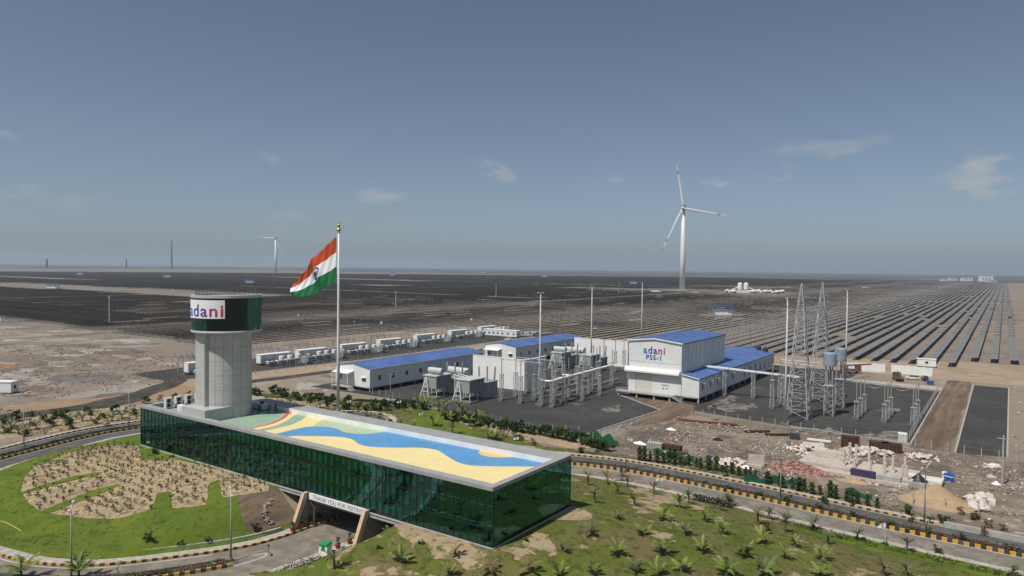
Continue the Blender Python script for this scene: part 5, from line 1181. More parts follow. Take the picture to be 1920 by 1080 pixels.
# small pale boxes (combiner cabinets)
cb = MB().box(-.9, .9, -.5, .5, .4, 1.9).box(-1.1, 1.1, -.7, .7, 0, .39).mesh('combiner_box', MATS['trim_white']); rr_ = random.Random(5)
for i in range(34):
    p = (rr_.uniform(0, 900), rr_.uniform(532, 612)); g = G(*p)
    if -300 < g.x: continue
    o = link('combiner_box', cb, None, (g.x, g.y, 0)); o.scale = (0.9,) * 3; tag(o, 'tiny white combiner cabinet between the distant panel rows', 'cabinet', 'combiner cabinets in the field')

# ------------------------------------------------------------------ wind turbines, far mast, far buildings
mat('turbine_white', (0.66, 0.67, 0.68), .4, .03); mat('turbine_red', (0.45, 0.07, 0.05), .5)
def blade(t, L_, ang, hub, ax, mats_):
    # blade built along +z, turned about the rotor axis
    b = thing('blade', None, None) if False else bpy.data.objects.new('blade', None)
    n = 14; prof = []
    mb = MB(); sec = []
    for i in range(n + 1):
        s_ = i / n; ch = (2.0 + 3.2 * min(1, s_ / .18)) * (1 - s_) ** .75 * .9 + .35 if s_ > .06 else 2.4
        th = (1.9 if s_ < .06 else .75 * (1 - s_) + .12); tw_ = R(14) * (1 - s_)
        ring_ = []
        for k in range(8):
            a = 2 * math.pi * k / 8; px_, py_ = ch / 2 * math.cos(a) + ch * .18, th / 2 * math.sin(a)
            ring_.append((px_ * math.cos(tw_) - py_ * math.sin(tw_), px_ * math.sin(tw_) + py_ * math.cos(tw_) - 2.6 * s_ * s_, 1.5 + s_ * L_))
        sec.append(ring_)
    vs = [v for r_ in sec for v in r_]; fs = []; mis = []
    for i in range(n):
        for k in range(8): fs.append((i * 8 + k, i * 8 + (k + 1) % 8, (i + 1) * 8 + (k + 1) % 8, (i + 1) * 8 + k)); mis.append(1 if i in (n - 4, n - 1) else 0)
    fs += [tuple(range(7, -1, -1)), tuple(range(n * 8, n * 8 + 8))]; mis += [0, 1]
    me = bpy.data.meshes.new('blade'); me.from_pydata(vs, [], fs)
    for m_ in mats_: me.materials.append(m_)
    me.polygons.foreach_set('material_index', mis); me.polygons.foreach_set('use_smooth', [True] * len(fs)); me.update()
    o = link('blade', me, t); o.matrix_basis = Matrix.Translation(hub) @ Matrix.Rotation(ax, 4, 'Z') @ Matrix.Rotation(ang, 4, 'Y')
def turbine(label, loc, hubh, L_, yaw, angs, r0, r1, red=True):
    t = thing('wind_turbine', label, 'wind turbine', loc)
    MB().lathe([(r0, 0), (r0 * .93, hubh * .4), (r1, hubh - 2.5)], 24).build('tower', MATS['turbine_white'], t, smooth=True)
    MB().lathe([(r0 * 2.2, 0), (r0 * 2.2, .6), (r0 * 1.3, .9)], 20).build('foundation', MATS['concrete'], t)
    rt = Matrix.Rotation(yaw, 4, 'Z')
    mb = MB(); mb.box(-2.6, 2.6, -3.5, 10.5, -2.5, 3.0); o = mb.build('nacelle', MATS['turbine_white'], t); o.matrix_basis = Matrix.Translation((0, 0, hubh)) @ rt
    mb = MB(); mb.box(-2.3, 2.3, 7.0, 10.2, 3.0, 6.0); o = mb.build('cooler', MATS['railing'], t); o.matrix_basis = Matrix.Translation((0, 0, hubh)) @ rt
    mb = MB(); mb.lathe([(.3, -4.2), (1.8, -3.2), (2.6, -1.2), (2.7, 1.2), (1.5, 2.2)], 18); o = mb.build('hub', MATS['turbine_white'], t, smooth=True)
    hub = Vector((0, 0, hubh)) + rt.to_3x3() @ Vector((0, -6.2, 0)); o.matrix_basis = Matrix.Translation(hub) @ rt @ Matrix.Rotation(R(-90), 4, 'X')
    for a in angs: blade(t, L_, a, hub, yaw, [MATS['turbine_white'], MATS['turbine_red'] if red else MATS['turbine_white']])
def ray(px_, py_): return FW * FPX + RT * (px_ - 960) + UP * (540 - py_)
g = G(1279, 545); turbine('large white wind turbine with red-banded blade tips behind the substation', (g.x, g.y, 0), 148, 83, R(12), [R(-9), R(101), R(-155)], 5.0, 3.2)
g = G(517, 513); turbine('small faraway wind turbine to the left of the flag', (g.x, g.y, 0), 160, 84, R(25), [R(-88), R(33), R(152)], 6, 4.5, False)
for i, (x, y, ytop, lab) in enumerate([(322, 503, 456, 'tall thin distant mast on the left horizon'), (88, 502, 488, 'short faint distant mast far left on the horizon'), (237, 502, 487, 'faint distant mast left of the tall thin one')]):
    g = G(x, y); k = Vector((g.x, g.y, 0)).length; hgt = (y - ytop) * k / FPX * 1.0
    t = thing('distant_mast', lab, 'mast', (g.x, g.y, 0), 0, 'masts on the horizon'); lattice(MB(), 0, 0, 0, hgt, 9, 4, 14, 2.6).build('lattice_body', MATS['railing'], t)
for i, (x, y, w, hh, lab) in enumerate([(1848, 528, 50, 26, 'large white block on the far right skyline'), (1812, 527, 40, 15, 'white long shed left of the skyline block'), (1785, 526, 34, 12, 'white low shed on the far right plain'), (1770, 527, 24, 9, 'small white shed leftmost on the far right plain'), (1858, 529, 30, 8, 'low white shed touching the large skyline block')]):
    g = G(x, y); t = thing('distant_building', lab, 'building', (g.x, g.y, 0), R(35), 'white buildings on the far plain')
    MB().box(-w / 2, w / 2, -12, 12, 0, hh).build('wall', MATS['clad_white'], t); MB().box(-w / 2 - 1, w / 2 + 1, -13, 13, hh, hh + 1).build('roof', MATS['trim_white'], t)
    for k in range(3): MB().box(-w / 2 + w * (k + .7) / 4 - 2, -w / 2 + w * (k + .7) / 4 + 2, -12.1, -12.01, hh * .3, hh * .55).build('window', MATS['win_dark'], t)

# batching plant by the turbine
g = G(1393, 549); bp_ = thing('batching_plant', 'white twin-silo concrete batching plant beside the wind turbine', 'plant', (g.x, g.y, 0), R(35))
for xx in (-6.5, 6.5): MB().lathe([(1, 2), (5, 8), (5, 20), (1.5, 22)], 18).build('silo', MATS['trim_white'], bp_, (xx, 0, 0))
for s_ in (-1, 1): MB().bar((s_ * 34, 0, 2), (s_ * 12, 0, 12), 2.5, 2).build('conveyor', MATS['trim_white'], bp_)
MB().box(-14, 14, -5, 5, 0, 6).build('mixer_house', MATS['clad_white'], bp_); bp_.scale = (.78,) * 3
mb = MB()
for xx in (-6.5, 6.5):
    for k in range(4): mb.bar((xx + 3 * (1 if k % 2 else -1), 3 * (1 if k > 1 else -1), 0), (xx + 3.4 * (1 if k % 2 else -1), 3.4 * (1 if k > 1 else -1), 8), .6)
mb.build('legs', MATS['steel'], bp_)
tr_me = None
def truck(label, loc, rz, sc, group, first=[None]):
    if first[0] is None:
        t = thing('mixer_truck', label, 'truck', loc, rz, group)
        MB().box(-1.2, 1.2, 2.6, 4.8, .8, 3.2).build('cab', MATS['trim_white'], t); MB().box(-1.1, 1.1, -4.2, 2.5, .9, 1.3).build('chassis', MATS['railing'], t)
        mb = MB().tube((0, -3.8, 2.9), (0, -2.4, 2.7), .8, 1.35, 14); mb.tube((0, -2.4, 2.7), (0, .6, 2.4), 1.35, 1.35, 14); mb.tube((0, .6, 2.4), (0, 2.2, 2.2), 1.35, .6, 14); mb.build('drum', MATS['trim_white'], t)
        for sx in (-1, 1):
            for yy in (-3.2, -1.8, 3.5): MB().tube((sx * .75, yy, .5), (sx * 1.15, yy, .5), .5, n=12).build('wheel', MATS['grille_dark'], t)
        MB().box(-1.0, 1.0, 4.802, 4.82, 2.0, 2.9).build('windscreen', MATS['win_dark'], t); t.scale = (sc,) * 3; first[0] = t; return t
    return dup(first[0], loc, rz, label, scale=sc)
for i, p in enumerate([(1363, 549), (1374, 550), (1410, 550), (1421, 549), (1433, 550), (1443, 550), (1455, 551), (1464, 550)]):
    g = G(*p); truck('white mixer truck parked by the batching plant, %s from the left' % ordn(i + 1), (g.x, g.y, 0), R(35 + (i * 37) % 90), 1.5, 'mixer trucks at the batching plant')

# ------------------------------------------------------------------ container row
mat('container_white', (0.66, 0.67, 0.66), .5, .05, 1, scale2=3)
CONT = None
cont_pos = [(-230.0, 133.5), (-230.5, 162.5), (-231.5, 181), (-233.5, 205), (-236, 230), (-239, 258), (-242, 288), (-245, 318)]
def equip(t, dx, dy):
    pass
for i, (x, y) in enumerate(cont_pos):
    lab = 'long white power container in the gravel row, %s from the dark track' % ordn(i + 1)
    if CONT is None:
        CONT = thing('power_container', lab, 'container', (x, y, 0), R(-4), 'white power containers in a row')
        MB().box(-1.6, 1.6, 0, 13.5, .8, 4.0).build('container_body', MATS['container_white'], CONT); MB().box(-1.68, 1.68, -.06, 13.56, 4.0, 4.12).build('roof_panel', MATS['trim_white'], CONT)
        mb = MB()
        for k in range(18): mb.box(1.6, 1.66, .3 + k * .74, .6 + k * .74, .9, 3.9)
        mb.build('corrugation', MATS['container_white'], CONT)
        MB().box(-.9, .9, -.05, -.003, 1.0, 3.5).build('door', MATS['trim_white'], CONT)
        mb = MB()
        for yy in (1, 6.5, 12.5): mb.box(-1.4, 1.4, yy - .3, yy + .3, 0, .79)
        mb.build('base', MATS['concrete_dark'], CONT)
    else: dup(CONT, (x, y, 0), R(-4), lab)
TRX = None
for i, (x, y) in enumerate(cont_pos):
    for j, (dx, dy) in enumerate(((8.5, 15.5),)):
        lab = 'small grey transformer beside the container row, %s from the dark track' % ordn(i + 1)
        if TRX is None:
            TRX = thing('pad_transformer', lab, 'transformer', (x + dx, y + dy, 0), 0, 'small transformers between the containers')
            MB().box(-1.3, 1.3, -1.3, 1.3, .3, 2.8).build('tank', MATS['transformer_grey'], TRX)
            for s_ in (-1, 1): MB().box(s_ * 1.9 - .5, s_ * 1.9 + .5, -1.1, 1.1, .8, 2.7).build('radiator', MATS['transformer_grey'], TRX)
            for xx in (-.8, 0, .8): MB().lathe(ins_profile(1.3, .14), 8).build('bushing', MATS['porcelain'], TRX, (xx, 0, 2.8))
            MB().tube((-1, .9, 3.3), (1, .9, 3.3), .35, n=12).build('conservator', MATS['transformer_light'], TRX); MB().box(-2.4, 2.4, -1.6, 1.6, 0, .29).build('pad', MATS['concrete_dark'], TRX)
        else: dup(TRX, (x + dx, y + dy, 0), 0, lab)
COND = None
for i, (x, y) in enumerate(cont_pos):
    for j in range(3):
        lab = 'dark low cooler bank in front of the %s white container, %s of three' % (ordn(i + 1), ordn(j + 1)); p = (x + 5.2, y + 2.0 + j * 4.2, 0)
        if COND is None:
            COND = thing('cooler_bank', lab, 'cooler', p, R(-4), 'cooler banks by the containers')
            MB().box(-1.1, 1.1, -1.7, 1.7, .9, 1.8).build('casing', MATS['transformer_grey'], COND); MB().box(-1.15, 1.15, -1.75, 1.75, 1.8, 1.95).build('cover', MATS['trim_white'], COND)
            mb = MB()
            for sx in (-1, 1):
                for sy in (-1.5, 1.5): mb.bar((sx, sy, 0), (sx, sy, .9), .1)
            mb.build('legs', MATS['steel'], COND); MB().tube((0, -.8, 1.95), (0, -.8, 2.15), .6, n=12).build('fan', MATS['grille_dark'], COND); MB().tube((0, .8, 1.95), (0, .8, 2.15), .6, n=12).build('fan', MATS['grille_dark'], COND)
        else: dup(COND, p, R(-4), lab)
REAC = None
for i, (x, y) in enumerate(cont_pos):
    for j in range(3):
        lab = 'small white reactor drum by the %s container, %s of three' % (ordn(i + 1), ordn(j + 1)); p = (x + 9.2, y + 3.5 + j * 3.8, 0)
        if REAC is None:
            REAC = thing('reactor_drum', lab, 'reactor', p, 0, 'white reactor drums by the containers')
            MB().lathe([(.4, 2.6), (1.0, 2.65), (1.0, 4.0), (.4, 4.1)], 14).build('drum', MATS['trim_white'], REAC); mb = MB()
            for k in range(4): mb.tube((.7 * (1 if k % 2 else -1), .7 * (1 if k > 1 else -1), 0), (.7 * (1 if k % 2 else -1), .7 * (1 if k > 1 else -1), 2.65), .09, n=6)
            mb.build('legs', MATS['porcelain'], REAC)
        else: dup(REAC, p, 0, lab)
SWG = None
for i, (x, y) in enumerate(cont_pos):
    lab = 'cluster frame of outdoor switchgear behind the %s white container' % ordn(i + 1); p = (x - 6.5, y + 6, 0)
    if SWG is None:
        SWG = thing('switch_frame', lab, 'switchgear', p, R(-4), 'switchgear frames behind the containers')
        mb = MB()
        for xx in (-2.2, 2.2):
            for yy in (-6, -2, 2, 6): mb.bar((xx, yy, 0), (xx, yy, 5.2), .16)
            mb.bar((xx, -6.4, 5.2), (xx, 6.4, 5.2), .22)
        for yy in (-6, -2, 2, 6): mb.bar((-2.4, yy, 5.0), (2.4, yy, 5.0), .16)
        mb.build('frame', MATS['galvanised'], SWG)
        for xx in (-2.2, 2.2):
            for yy in (-5, -3, -1, 1, 3, 5): MB().lathe(ins_profile(1.7, .14), 8).build('insulator', MATS['porcelain'], SWG, (xx, yy, 5.3))
    else: dup(SWG, p, R(-4), lab)

# ------------------------------------------------------------------ cabins, walls, vehicles
def cabin(label, loc, rz, L_, W_, H_, wins, roof='trim_white', raised=.4, group=None):
    t = thing('site_cabin', label, 'cabin', loc, rz, group)
    MB().box(0, L_, 0, W_, raised, raised + H_).build('wall', MATS['clad_white'], t); MB().box(-.15, L_ + .15, -.15, W_ + .15, raised + H_ + .002, raised + H_ + .14).build('roof', MATS[roof], t)
    MB().box(.3, L_ - .3, .2, W_ - .2, 0, raised - .002).build('base', MATS['concrete_dark'], t)
    for k in range(wins):
        x = L_ * (k + .5) / wins; o = MB().box(x - .5, x + .5, -.04, -.004, raised + 1.1, raised + 2.0).build('window', MATS['win_dark'], t); MB().box(x - .6, x + .6, -.09, -.005, raised + .98, raised + 1.09).build('sill', MATS['trim_white'], o)
    o = MB().box(L_ + .004, L_ + .04, W_ / 2 - .5, W_ / 2 + .5, raised + 1.0, raised + 2.0).build('window', MATS['win_dark'], t)
    return t
cabin('row cabin nearer the containers in the prefabricated office row', (-238, 312, 0), R(6), 11, 5, 3.2, 4); cabin('row cabin in the middle of the prefabricated office row', (-226.8, 312.5, 0), R(6), 10.5, 5, 3.2, 3)
cabin('grey-sided blue-edged cabin closing the prefabricated office row', (-219, 320, 0), R(55), 13, 5, 3.2, 3, 'roof_blue')
cabin('white site cabin standing alone at the far left edge of the plain', (-243, 76.5, 0), R(35), 11, 3.2, 3.0, 1); cabin('white site cabin at the foot of the solar rows on the right', (-28, 324, 0), R(10), 6.5, 3, 2.8, 1)
for lab, a, b in (('white precast boundary wall stretch nearer the drums', (-49, 295.4), (-36.4, 298.2)), ('white precast boundary wall stretch beside the parked cars', (-34.1, 298.6), (-21, 297.4))):
    t = thing('boundary_wall', lab, 'wall', (*a, 0), 0, 'white boundary walls'); v = Vector((b[0] - a[0], b[1] - a[1], 0)); L_ = v.length; n = int(L_ / 2.6)
    for k in range(n): MB().bar(v * (k / n) + Vector((0, 0, 1.55)) + v.normalized() * .02, v * ((k + 1) / n) + Vector((0, 0, 1.55)) - v.normalized() * .02, .16, 3.1).build('wall_panel', MATS['clad_white'], t)
    for k in range(n + 1): MB().bar(v * (k / n), v * (k / n) + Vector((0, 0, 3.3)), .28).build('wall_post', MATS['trim_white'], t)
mat('car_white', (0.70, 0.70, 0.70), .25, .02, spec=.6); mat('car_dark', (0.03, 0.04, 0.07), .25, .05, spec=.6); mat('rust', (0.16, 0.06, 0.035), .8, .25, 2); mat('olive', (0.10, 0.085, 0.06), .7, .15)
def car(label, loc, rz, paint):
    t = thing('parked_car', label, 'car', loc, rz, 'parked cars by the boundary wall')
    sec = [(-2.1, .45, .85, .8), (-2.0, .4, 1.0, .86), (-1.2, .35, 1.05, .9), (1.3, .35, 1.05, .9), (2.0, .4, .95, .85), (2.1, .5, .8, .78)]
    mb = MB(); vs = []
    for y, a, b, w in sec: vs += [(-w, y, a), (w, y, a), (w, y, b), (-w, y, b)]
    fs = [(0, 3, 2, 1), (20, 21, 22, 23)]
    for i in range(5): fs += [(i * 4 + k, i * 4 + (k + 1) % 4, i * 4 + 4 + (k + 1) % 4, i * 4 + 4 + k) for k in range(4)]
    mb.add(vs, fs); mb.build('body', MATS[paint], t)
    vs = [(-.84, -2.0, 1.02), (.84, -2.0, 1.02), (.84, 1.1, 1.05), (-.84, 1.1, 1.05), (-.68, -1.7, 1.62), (.68, -1.7, 1.62), (.68, .35, 1.64), (-.68, .35, 1.64)]
    MB().add(vs, [(0, 1, 5, 4), (1, 2, 6, 5), (2, 3, 7, 6), (3, 0, 4, 7)]).build('windows', MATS['win_dark'], t); MB().box(-.69, .69, -1.72, .37, 1.62, 1.7).build('roof', MATS[paint], t)
    for sx in (-1, 1):
        for y in (-1.3, 1.3): w = MB().tube((sx * .66, y, .34), (sx * .9, y, .34), .34, n=14).build('wheel', MATS['grille_dark'], t); MB().tube((sx * .9, y, .34), (sx * .92, y, .34), .19, n=10).build('rim', MATS['steel'], w)
        MB().box(sx * .6 - .16, sx * .6 + .16, 2.09, 2.13, .65, .8).build('headlight', MATS['trim_white'], t)
    return t
car('white car parked before the boundary wall', (-26.0, 284.5, 0), R(100), 'car_white'); car('dark blue car parked before the boundary wall', (-22.2, 284.8, 0), R(15), 'car_dark')
car('white car driving on the sandy apron behind the far long building', (-210, 391, 0), R(60), 'car_white'); car('white car parked before the prefabricated office row', (-212, 300, 0), R(80), 'car_white')
t = thing('loader_truck', 'olive brown flatbed loader parked left of the white car', 'truck', (-29.8, 278.5, 0), R(20))
MB().box(-1.2, 1.2, -3, 1.0, .9, 1.3).build('flatbed', MATS['olive'], t); MB().box(-1.15, 1.15, 1.05, 2.8, .8, 2.7).build('cab', MATS['olive'], t); MB().box(-1.0, 1.0, 2.803, 2.83, 1.7, 2.5).build('windscreen', MATS['win_dark'], t); MB().bar((0, -2.5, 1.3), (0, .8, 3.2), .3).build('boom', MATS['olive'], t)
for sx in (-1, 1):
    for y in (-2.2, 1.9): MB().tube((sx * .8, y, .5), (sx * 1.2, y, .5), .5, n=12).build('wheel', MATS['grille_dark'], t)
t = thing('rusty_crane', 'red brown crane truck beside the back light mast', 'crane truck', (-46.5, 288, 0), R(-70))
MB().box(-1.2, 1.2, -3.5, 3.5, .9, 1.5).build('chassis', MATS['rust'], t); MB().box(-1.1, 1.1, 1.6, 3.4, 1.5, 3.2).build('cab', MATS['rust'], t); MB().bar((0, -3, 2.6), (0, 7, 3.6), .5).build('boom', MATS['rust'], t); MB().box(-.9, .9, -3.4, -1, 1.5, 2.6).build('counterweight', MATS['rust'], t)
for sx in (-1, 1):
    for y in (-2.4, 2.4): MB().tube((sx * .8, y, .5), (sx * 1.2, y, .5), .5, n=12).build('wheel', MATS['grille_dark'], t)
mat('skip_blue', (0.05, 0.16, 0.34), .5, .1)
t = thing('blue_skip', 'small blue skip bin in front of the dark car', 'skip', (-19.9, 275.8, 0), R(10))
MB().add([(-.8, -.6, .15), (.8, -.6, .15), (.8, .6, .15), (-.8, .6, .15), (-1.2, -.8, 1.2), (1.2, -.8, 1.2), (1.2, .8, 1.2), (-1.2, .8, 1.2)], [(3, 2, 1, 0), (0, 1, 5, 4), (1, 2, 6, 5), (2, 3, 7, 6), (3, 0, 4, 7)]).build('bin_body', MATS['skip_blue'], t); MB().box(-.8, .8, -.5, .5, 0, .14).build('base', MATS['railing'], t)
MB().bar((-1.25, -.85, 1.2), (1.25, -.85, 1.2), .1).bar((-1.25, .85, 1.2), (1.25, .85, 1.2), .1).build('bin_rim', MATS['skip_blue'], t)
# utility poles in the field
for i, (x, y, h_) in enumerate([(205, 610, 14), (742, 578, 12), (930, 560, 14), (1160, 553, 14)]):
    g = G(x, y); t = thing('utility_pole', 'thin utility pole out in the panel field, %s from the left' % ordn(i + 1), 'pole', (g.x, g.y, 0), 0, 'utility poles in the field')
    MB().tube((0, 0, 0), (0, 0, h_ * 1.3), .35, .2, 8).build('pole', MATS['mast_grey'], t); MB().bar((-1.5, 0, h_ * 1.25), (1.5, 0, h_ * 1.25), .2).build('cross_arm', MATS['mast_grey'], t)

# ------------------------------------------------------------------ vegetation
leaf_mat('palm_green', (0.075, 0.12, 0.022), (0.19, 0.24, 0.055)); leaf_mat('palm_dull', (0.075, 0.09, 0.045), (0.15, 0.16, 0.085)); leaf_mat('palm_dry', (0.13, 0.09, 0.045), (0.20, 0.14, 0.075))
leaf_mat('shrub_dark', (0.02, 0.045, 0.010), (0.06, 0.10, 0.022)); leaf_mat('shrub_mid', (0.028, 0.055, 0.012), (0.085, 0.12, 0.03)); leaf_mat('shrub_dry', (0.07, 0.06, 0.03), (0.14, 0.11, 0.06)); leaf_mat('leaf_lime', (0.12, 0.16, 0.025), (0.24, 0.27, 0.06)); leaf_mat('flower_red', (0.16, 0.03, 0.04), (0.30, 0.06, 0.08))
leaf_mat('grass_a', (0.08, 0.11, 0.02), (0.13, 0.16, 0.03)); leaf_mat('grass_b', (0.06, 0.085, 0.02), (0.10, 0.12, 0.03)); leaf_mat('sap_dull', (0.08, 0.085, 0.045), (0.15, 0.14, 0.075)); leaf_mat('sap_green', (0.06, 0.085, 0.03), (0.11, 0.13, 0.05))
mat('palm_trunk', (0.13, 0.10, 0.075), .9, .25, 3, bump=.6); mat('bark', (0.09, 0.065, 0.045), .9, .2, 3)
fr_me = {}
def frond_mesh(kind, L_, curve, seed):
    r_ = random.Random(seed); mb = MB(); n = 9; pts = []
    for i in range(n + 1):
        s_ = i / n; pts.append(Vector((L_ * s_ * (1 - .18 * curve * s_), 0, L_ * (.9 * s_ - (.35 + .55 * curve) * s_ * s_) * .8)))
    for i in range(n): mb.bar(pts[i], pts[i + 1], .05 * (1 - .08 * i), .04)
    for i in range(1, n + 1):
        for q in (0, .5):
            k = i - q; a = pts[int(k)].lerp(pts[min(n, int(k) + 1)], k - int(k)); w = L_ * .24 * math.sin(math.pi * min(1, (k / n) * .8 + .18)) * r_.uniform(.8, 1.15)
            for sy in (-1, 1):
                t_ = a + Vector((w * .65, sy * w * .8, -w * r_.uniform(.25, .6))); d = Vector((.10 * L_ / 1.6, 0, 0))
                mb.add([a, a + d, t_ + d * .4, t_], [(0, 1, 2, 3)])
    return mb.mesh('frond', MATS[kind])
for kd in ('palm_green', 'palm_dull', 'palm_dry', 'leaf_lime'):
    fr_me[kd] = [frond_mesh(kd, 1.75, c_, i) for i, c_ in enumerate((.35, .7, 1.05))]
tk_me = {}
def trunk_mesh(h_):
    k = round(h_, 1)
    if k not in tk_me:
        mb = MB(); prof = [(.2, -.15)]; nn = max(3, int(h_ / .18))
        for i in range(nn): prof += [(.17 - .03 * i / nn, i * h_ / nn), (.13 - .02 * i / nn, (i + .7) * h_ / nn)]
        prof += [(.07, h_ + .1)]; mb.lathe(prof, 8); tk_me[k] = mb.mesh('trunk', MATS['palm_trunk'])
    return tk_me[k]
def palm(label, loc, hgt, kind, nf, seed, group, fs=1.0):
    r_ = random.Random(seed); t = thing('palm_tree', label, 'palm', loc, r_.uniform(0, 6.28), group)
    link('trunk', trunk_mesh(hgt), t)
    for i in range(nf):
        v = r_.choice((0, 0, 1, 1, 2)) if kind != 'palm_dry' else r_.choice((1, 2, 2)); o = link('frond', fr_me[kind if r_.random() > .12 else 'palm_dull'][v], t, (0, 0, hgt - .05 + .03 * i))
        o.rotation_euler = (0, R(r_.uniform(-45, -5)) if v < 2 else R(r_.uniform(-20, 20)), 2 * math.pi * i / nf + r_.uniform(-.35, .35)); o.scale = (fs * r_.uniform(.8, 1.15),) * 3
    return t
c7 = lambda x, y: (880 + x / 3.6, 780 + y / 3.6); c8 = lambda x, y: (1360 + x / 3.375, 760 + y / 3.375); c6 = lambda x, y: (440 + x / 3.6, 780 + y / 3.6)
# (pixel of the base, trunk height, kind, fronds)
PL = [(c7(800, 470), 1.6, 0), (c7(930, 458), 1.0, 2), (c7(1000, 527), .9, 0), (c7(1030, 445), 1.0, 2), (c7(1068, 482), 1.6, 2), (c7(845, 590), 1.5, 1), (c7(1115, 610), .8, 0), (c7(1245, 533), 1.3, 1), (c7(1420, 622), .9, 0), (c7(1480, 592), 1.1, 1), (c7(1690, 640), 1.5, 1), (c7(1755, 612), .9, 1),
      (c7(1590, 712), .7, 0), (c7(1005, 700), .5, 1), (c7(1310, 706), .5, 3), (c7(1165, 806), .4, 3), (c7(815, 801), .4, 1), (c7(1460, 801), .4, 1), (c7(1710, 801), .7, 0), (c7(1000, 941), .7, 0), (c7(635, 916), .15, 1), (c7(1310, 932), .5, 0), (c7(1580, 921), .5, 3), (c7(1860, 950), .4, 0), (c7(410, 1062), .9, 2), (c7(140, 1060), .9, 2), (c7(830, 1072), .5, 0), (c7(1125, 1062), .5, 1), (c7(1430, 1052), .4, 3), (c7(1735, 1080), .8, 0),
      (c8(205, 752), 1.6, 1), (c8(275, 722), .9, 1), (c8(378, 805), 1.8, 1), (c8(230, 872), .6, 3), (c8(440, 897), .6, 0), (c8(555, 785), .9, 1), (c8(650, 877), .9, 1), (c8(835, 857), .9, 1), (c8(1150, 932), 1.3, 1), (c8(380, 972), .6, 0), (c8(130, 962), .4, 0), (c8(610, 980), .4, 3), (c8(245, 1072), .6, 0), (c8(1000, 1075), .9, 1), (c8(1142, 1078), .9, 1), (c8(28, 645), .6, 1),
      (c6(1040, 832), .3, 1), (c6(1490, 952), .8, 2), (c6(672, 1035), 1.2, 1), (c6(1450, 1080), .4, 3), (c6(1120, 990), .3, 0), (c8(600, 1085), .4, 0), (c8(1820, 1080), .6, 1), (c7(1270, 1085), .4, 0), (c7(600, 1085), .3, 3)]
KD = ['palm_green', 'palm_dull', 'palm_dry', 'leaf_lime']; KN = ['green', 'dull grey-green', 'dry brown', 'bright yellow-green']
pts_ = [(G(*p), h_, k) for p, h_, k in PL]
def rowname(g):
    return int(max(0, min(7, (112 - g.y) // 8)))
byrow = {}
for i, (g, h_, k) in enumerate(pts_): byrow.setdefault(rowname(g), []).append((g.x, i))
for rw, lst in byrow.items():
    lst.sort()
    for j, (x_, i) in enumerate(lst):
        g, h_, k = pts_[i]
        palm('%s %s palm on the lawn, %s row from the road, %s from the building' % ('taller' if h_ > 1 else 'low' if h_ < .5 else 'young', KN[k], ordn(rw + 1), ordn(j + 1)), (g.x, g.y, g.z + .03), h_, KD[k], 8 if k != 2 else 6, i, 'young palms on the lawn', (0.95 if k != 1 else .78) * (0.8 + 0.4 * ((i * 0.618) % 1)))
# palms behind the building
BP = [(800, 763), (822, 770), (812, 800), (845, 790), (868, 785), (880, 800), (900, 800), (915, 822), (848, 815), (930, 825), (785, 757), (835, 775), (862, 770), (895, 785)]
for i, (x, y) in enumerate(BP):
    g = G(x, y); palm('%s palm on the green strip behind the glass building, %s from the flagpole' % (KN[(i * 3) % 2 * 3], ordn(sorted(q[0] for q in BP).index(x) + 1)), (g.x, g.y, .03), .9 + .3 * (i % 3), KD[(i * 3) % 2 * 3], 8, 300 + i, 'palms behind the glass building', 1.25)
BL = [(20, 800), (68, 805), (128, 795), (155, 790), (210, 790), (228, 785), (35, 815), (500, 752), (520, 760), (545, 758), (600, 765)]
for i, (x, y) in enumerate(BL):
    g = G(x, y); palm('dull small palm beyond the %s, %s counting from the left edge' % ('left road' if x < 300 else 'roof terrace wall', ordn(sorted(q[0] for q in BL).index(x) + 1)), (g.x, g.y, .03), .8, 'palm_dull', 7, 400 + i, 'small palms on the sandy verge', 1.1)
for i, (x, y) in enumerate([(40, 1088), (148, 1088), (110, 1062)][:2]):
    g = G(x, y); palm(('bushy palm cut by the lower frame edge, nearer the corner', 'bushy palm cut by the lower frame edge beside the lamp post')[i], (g.x, g.y, .2), .9, 'palm_green', 10, 500 + i, 'palms in the front median', 1.4)

# shrubs: leaf clumps round short stems
def crown_mesh(kind, w, h_, n, seed, shape='round', leaf=.16, base=.1):
    r_ = random.Random(seed); mb = MB(); cl = [(r_.uniform(-.35, .35) * w, r_.uniform(-.35, .35) * w, base + r_.uniform(.15, .85) * h_, r_.uniform(.25, .5)) for _ in range(9)]
    for i in range(n):
        for _ in range(20):
            if shape == 'column':
                z = r_.random(); rad = w * .5 * (1 - abs(z - .4) ** 1.5) * (.75 + .35 * math.sin(z * 17 + seed)) * math.sqrt(r_.random()); a = r_.uniform(0, 6.283); p = Vector((rad * math.cos(a), rad * math.sin(a), base + z * h_)); break
            c = r_.choice(cl); v = Vector((r_.gauss(0, 1), r_.gauss(0, 1), r_.gauss(0, .8))).normalized() * c[3] * (r_.random() ** .4); p = Vector((c[0] + v.x * w * .6, c[1] + v.y * w * .6, c[2] + v.z * h_ * .5))
            if p.z > base * .5: break
        d = Vector((r_.gauss(0, 1), r_.gauss(0, 1), r_.gauss(.3, .8))).normalized(); e = d.cross(Vector((r_.gauss(0, 1), r_.gauss(0, 1), r_.gauss(0, 1)))).normalized(); s_ = leaf * r_.uniform(.6, 1.4)
        mb.add([p - d * s_, p + e * s_ * .55, p + d * s_ * 1.1, p - e * s_ * .55], [(0, 1, 2, 3)])
    return mb.mesh('crown', MATS[kind])
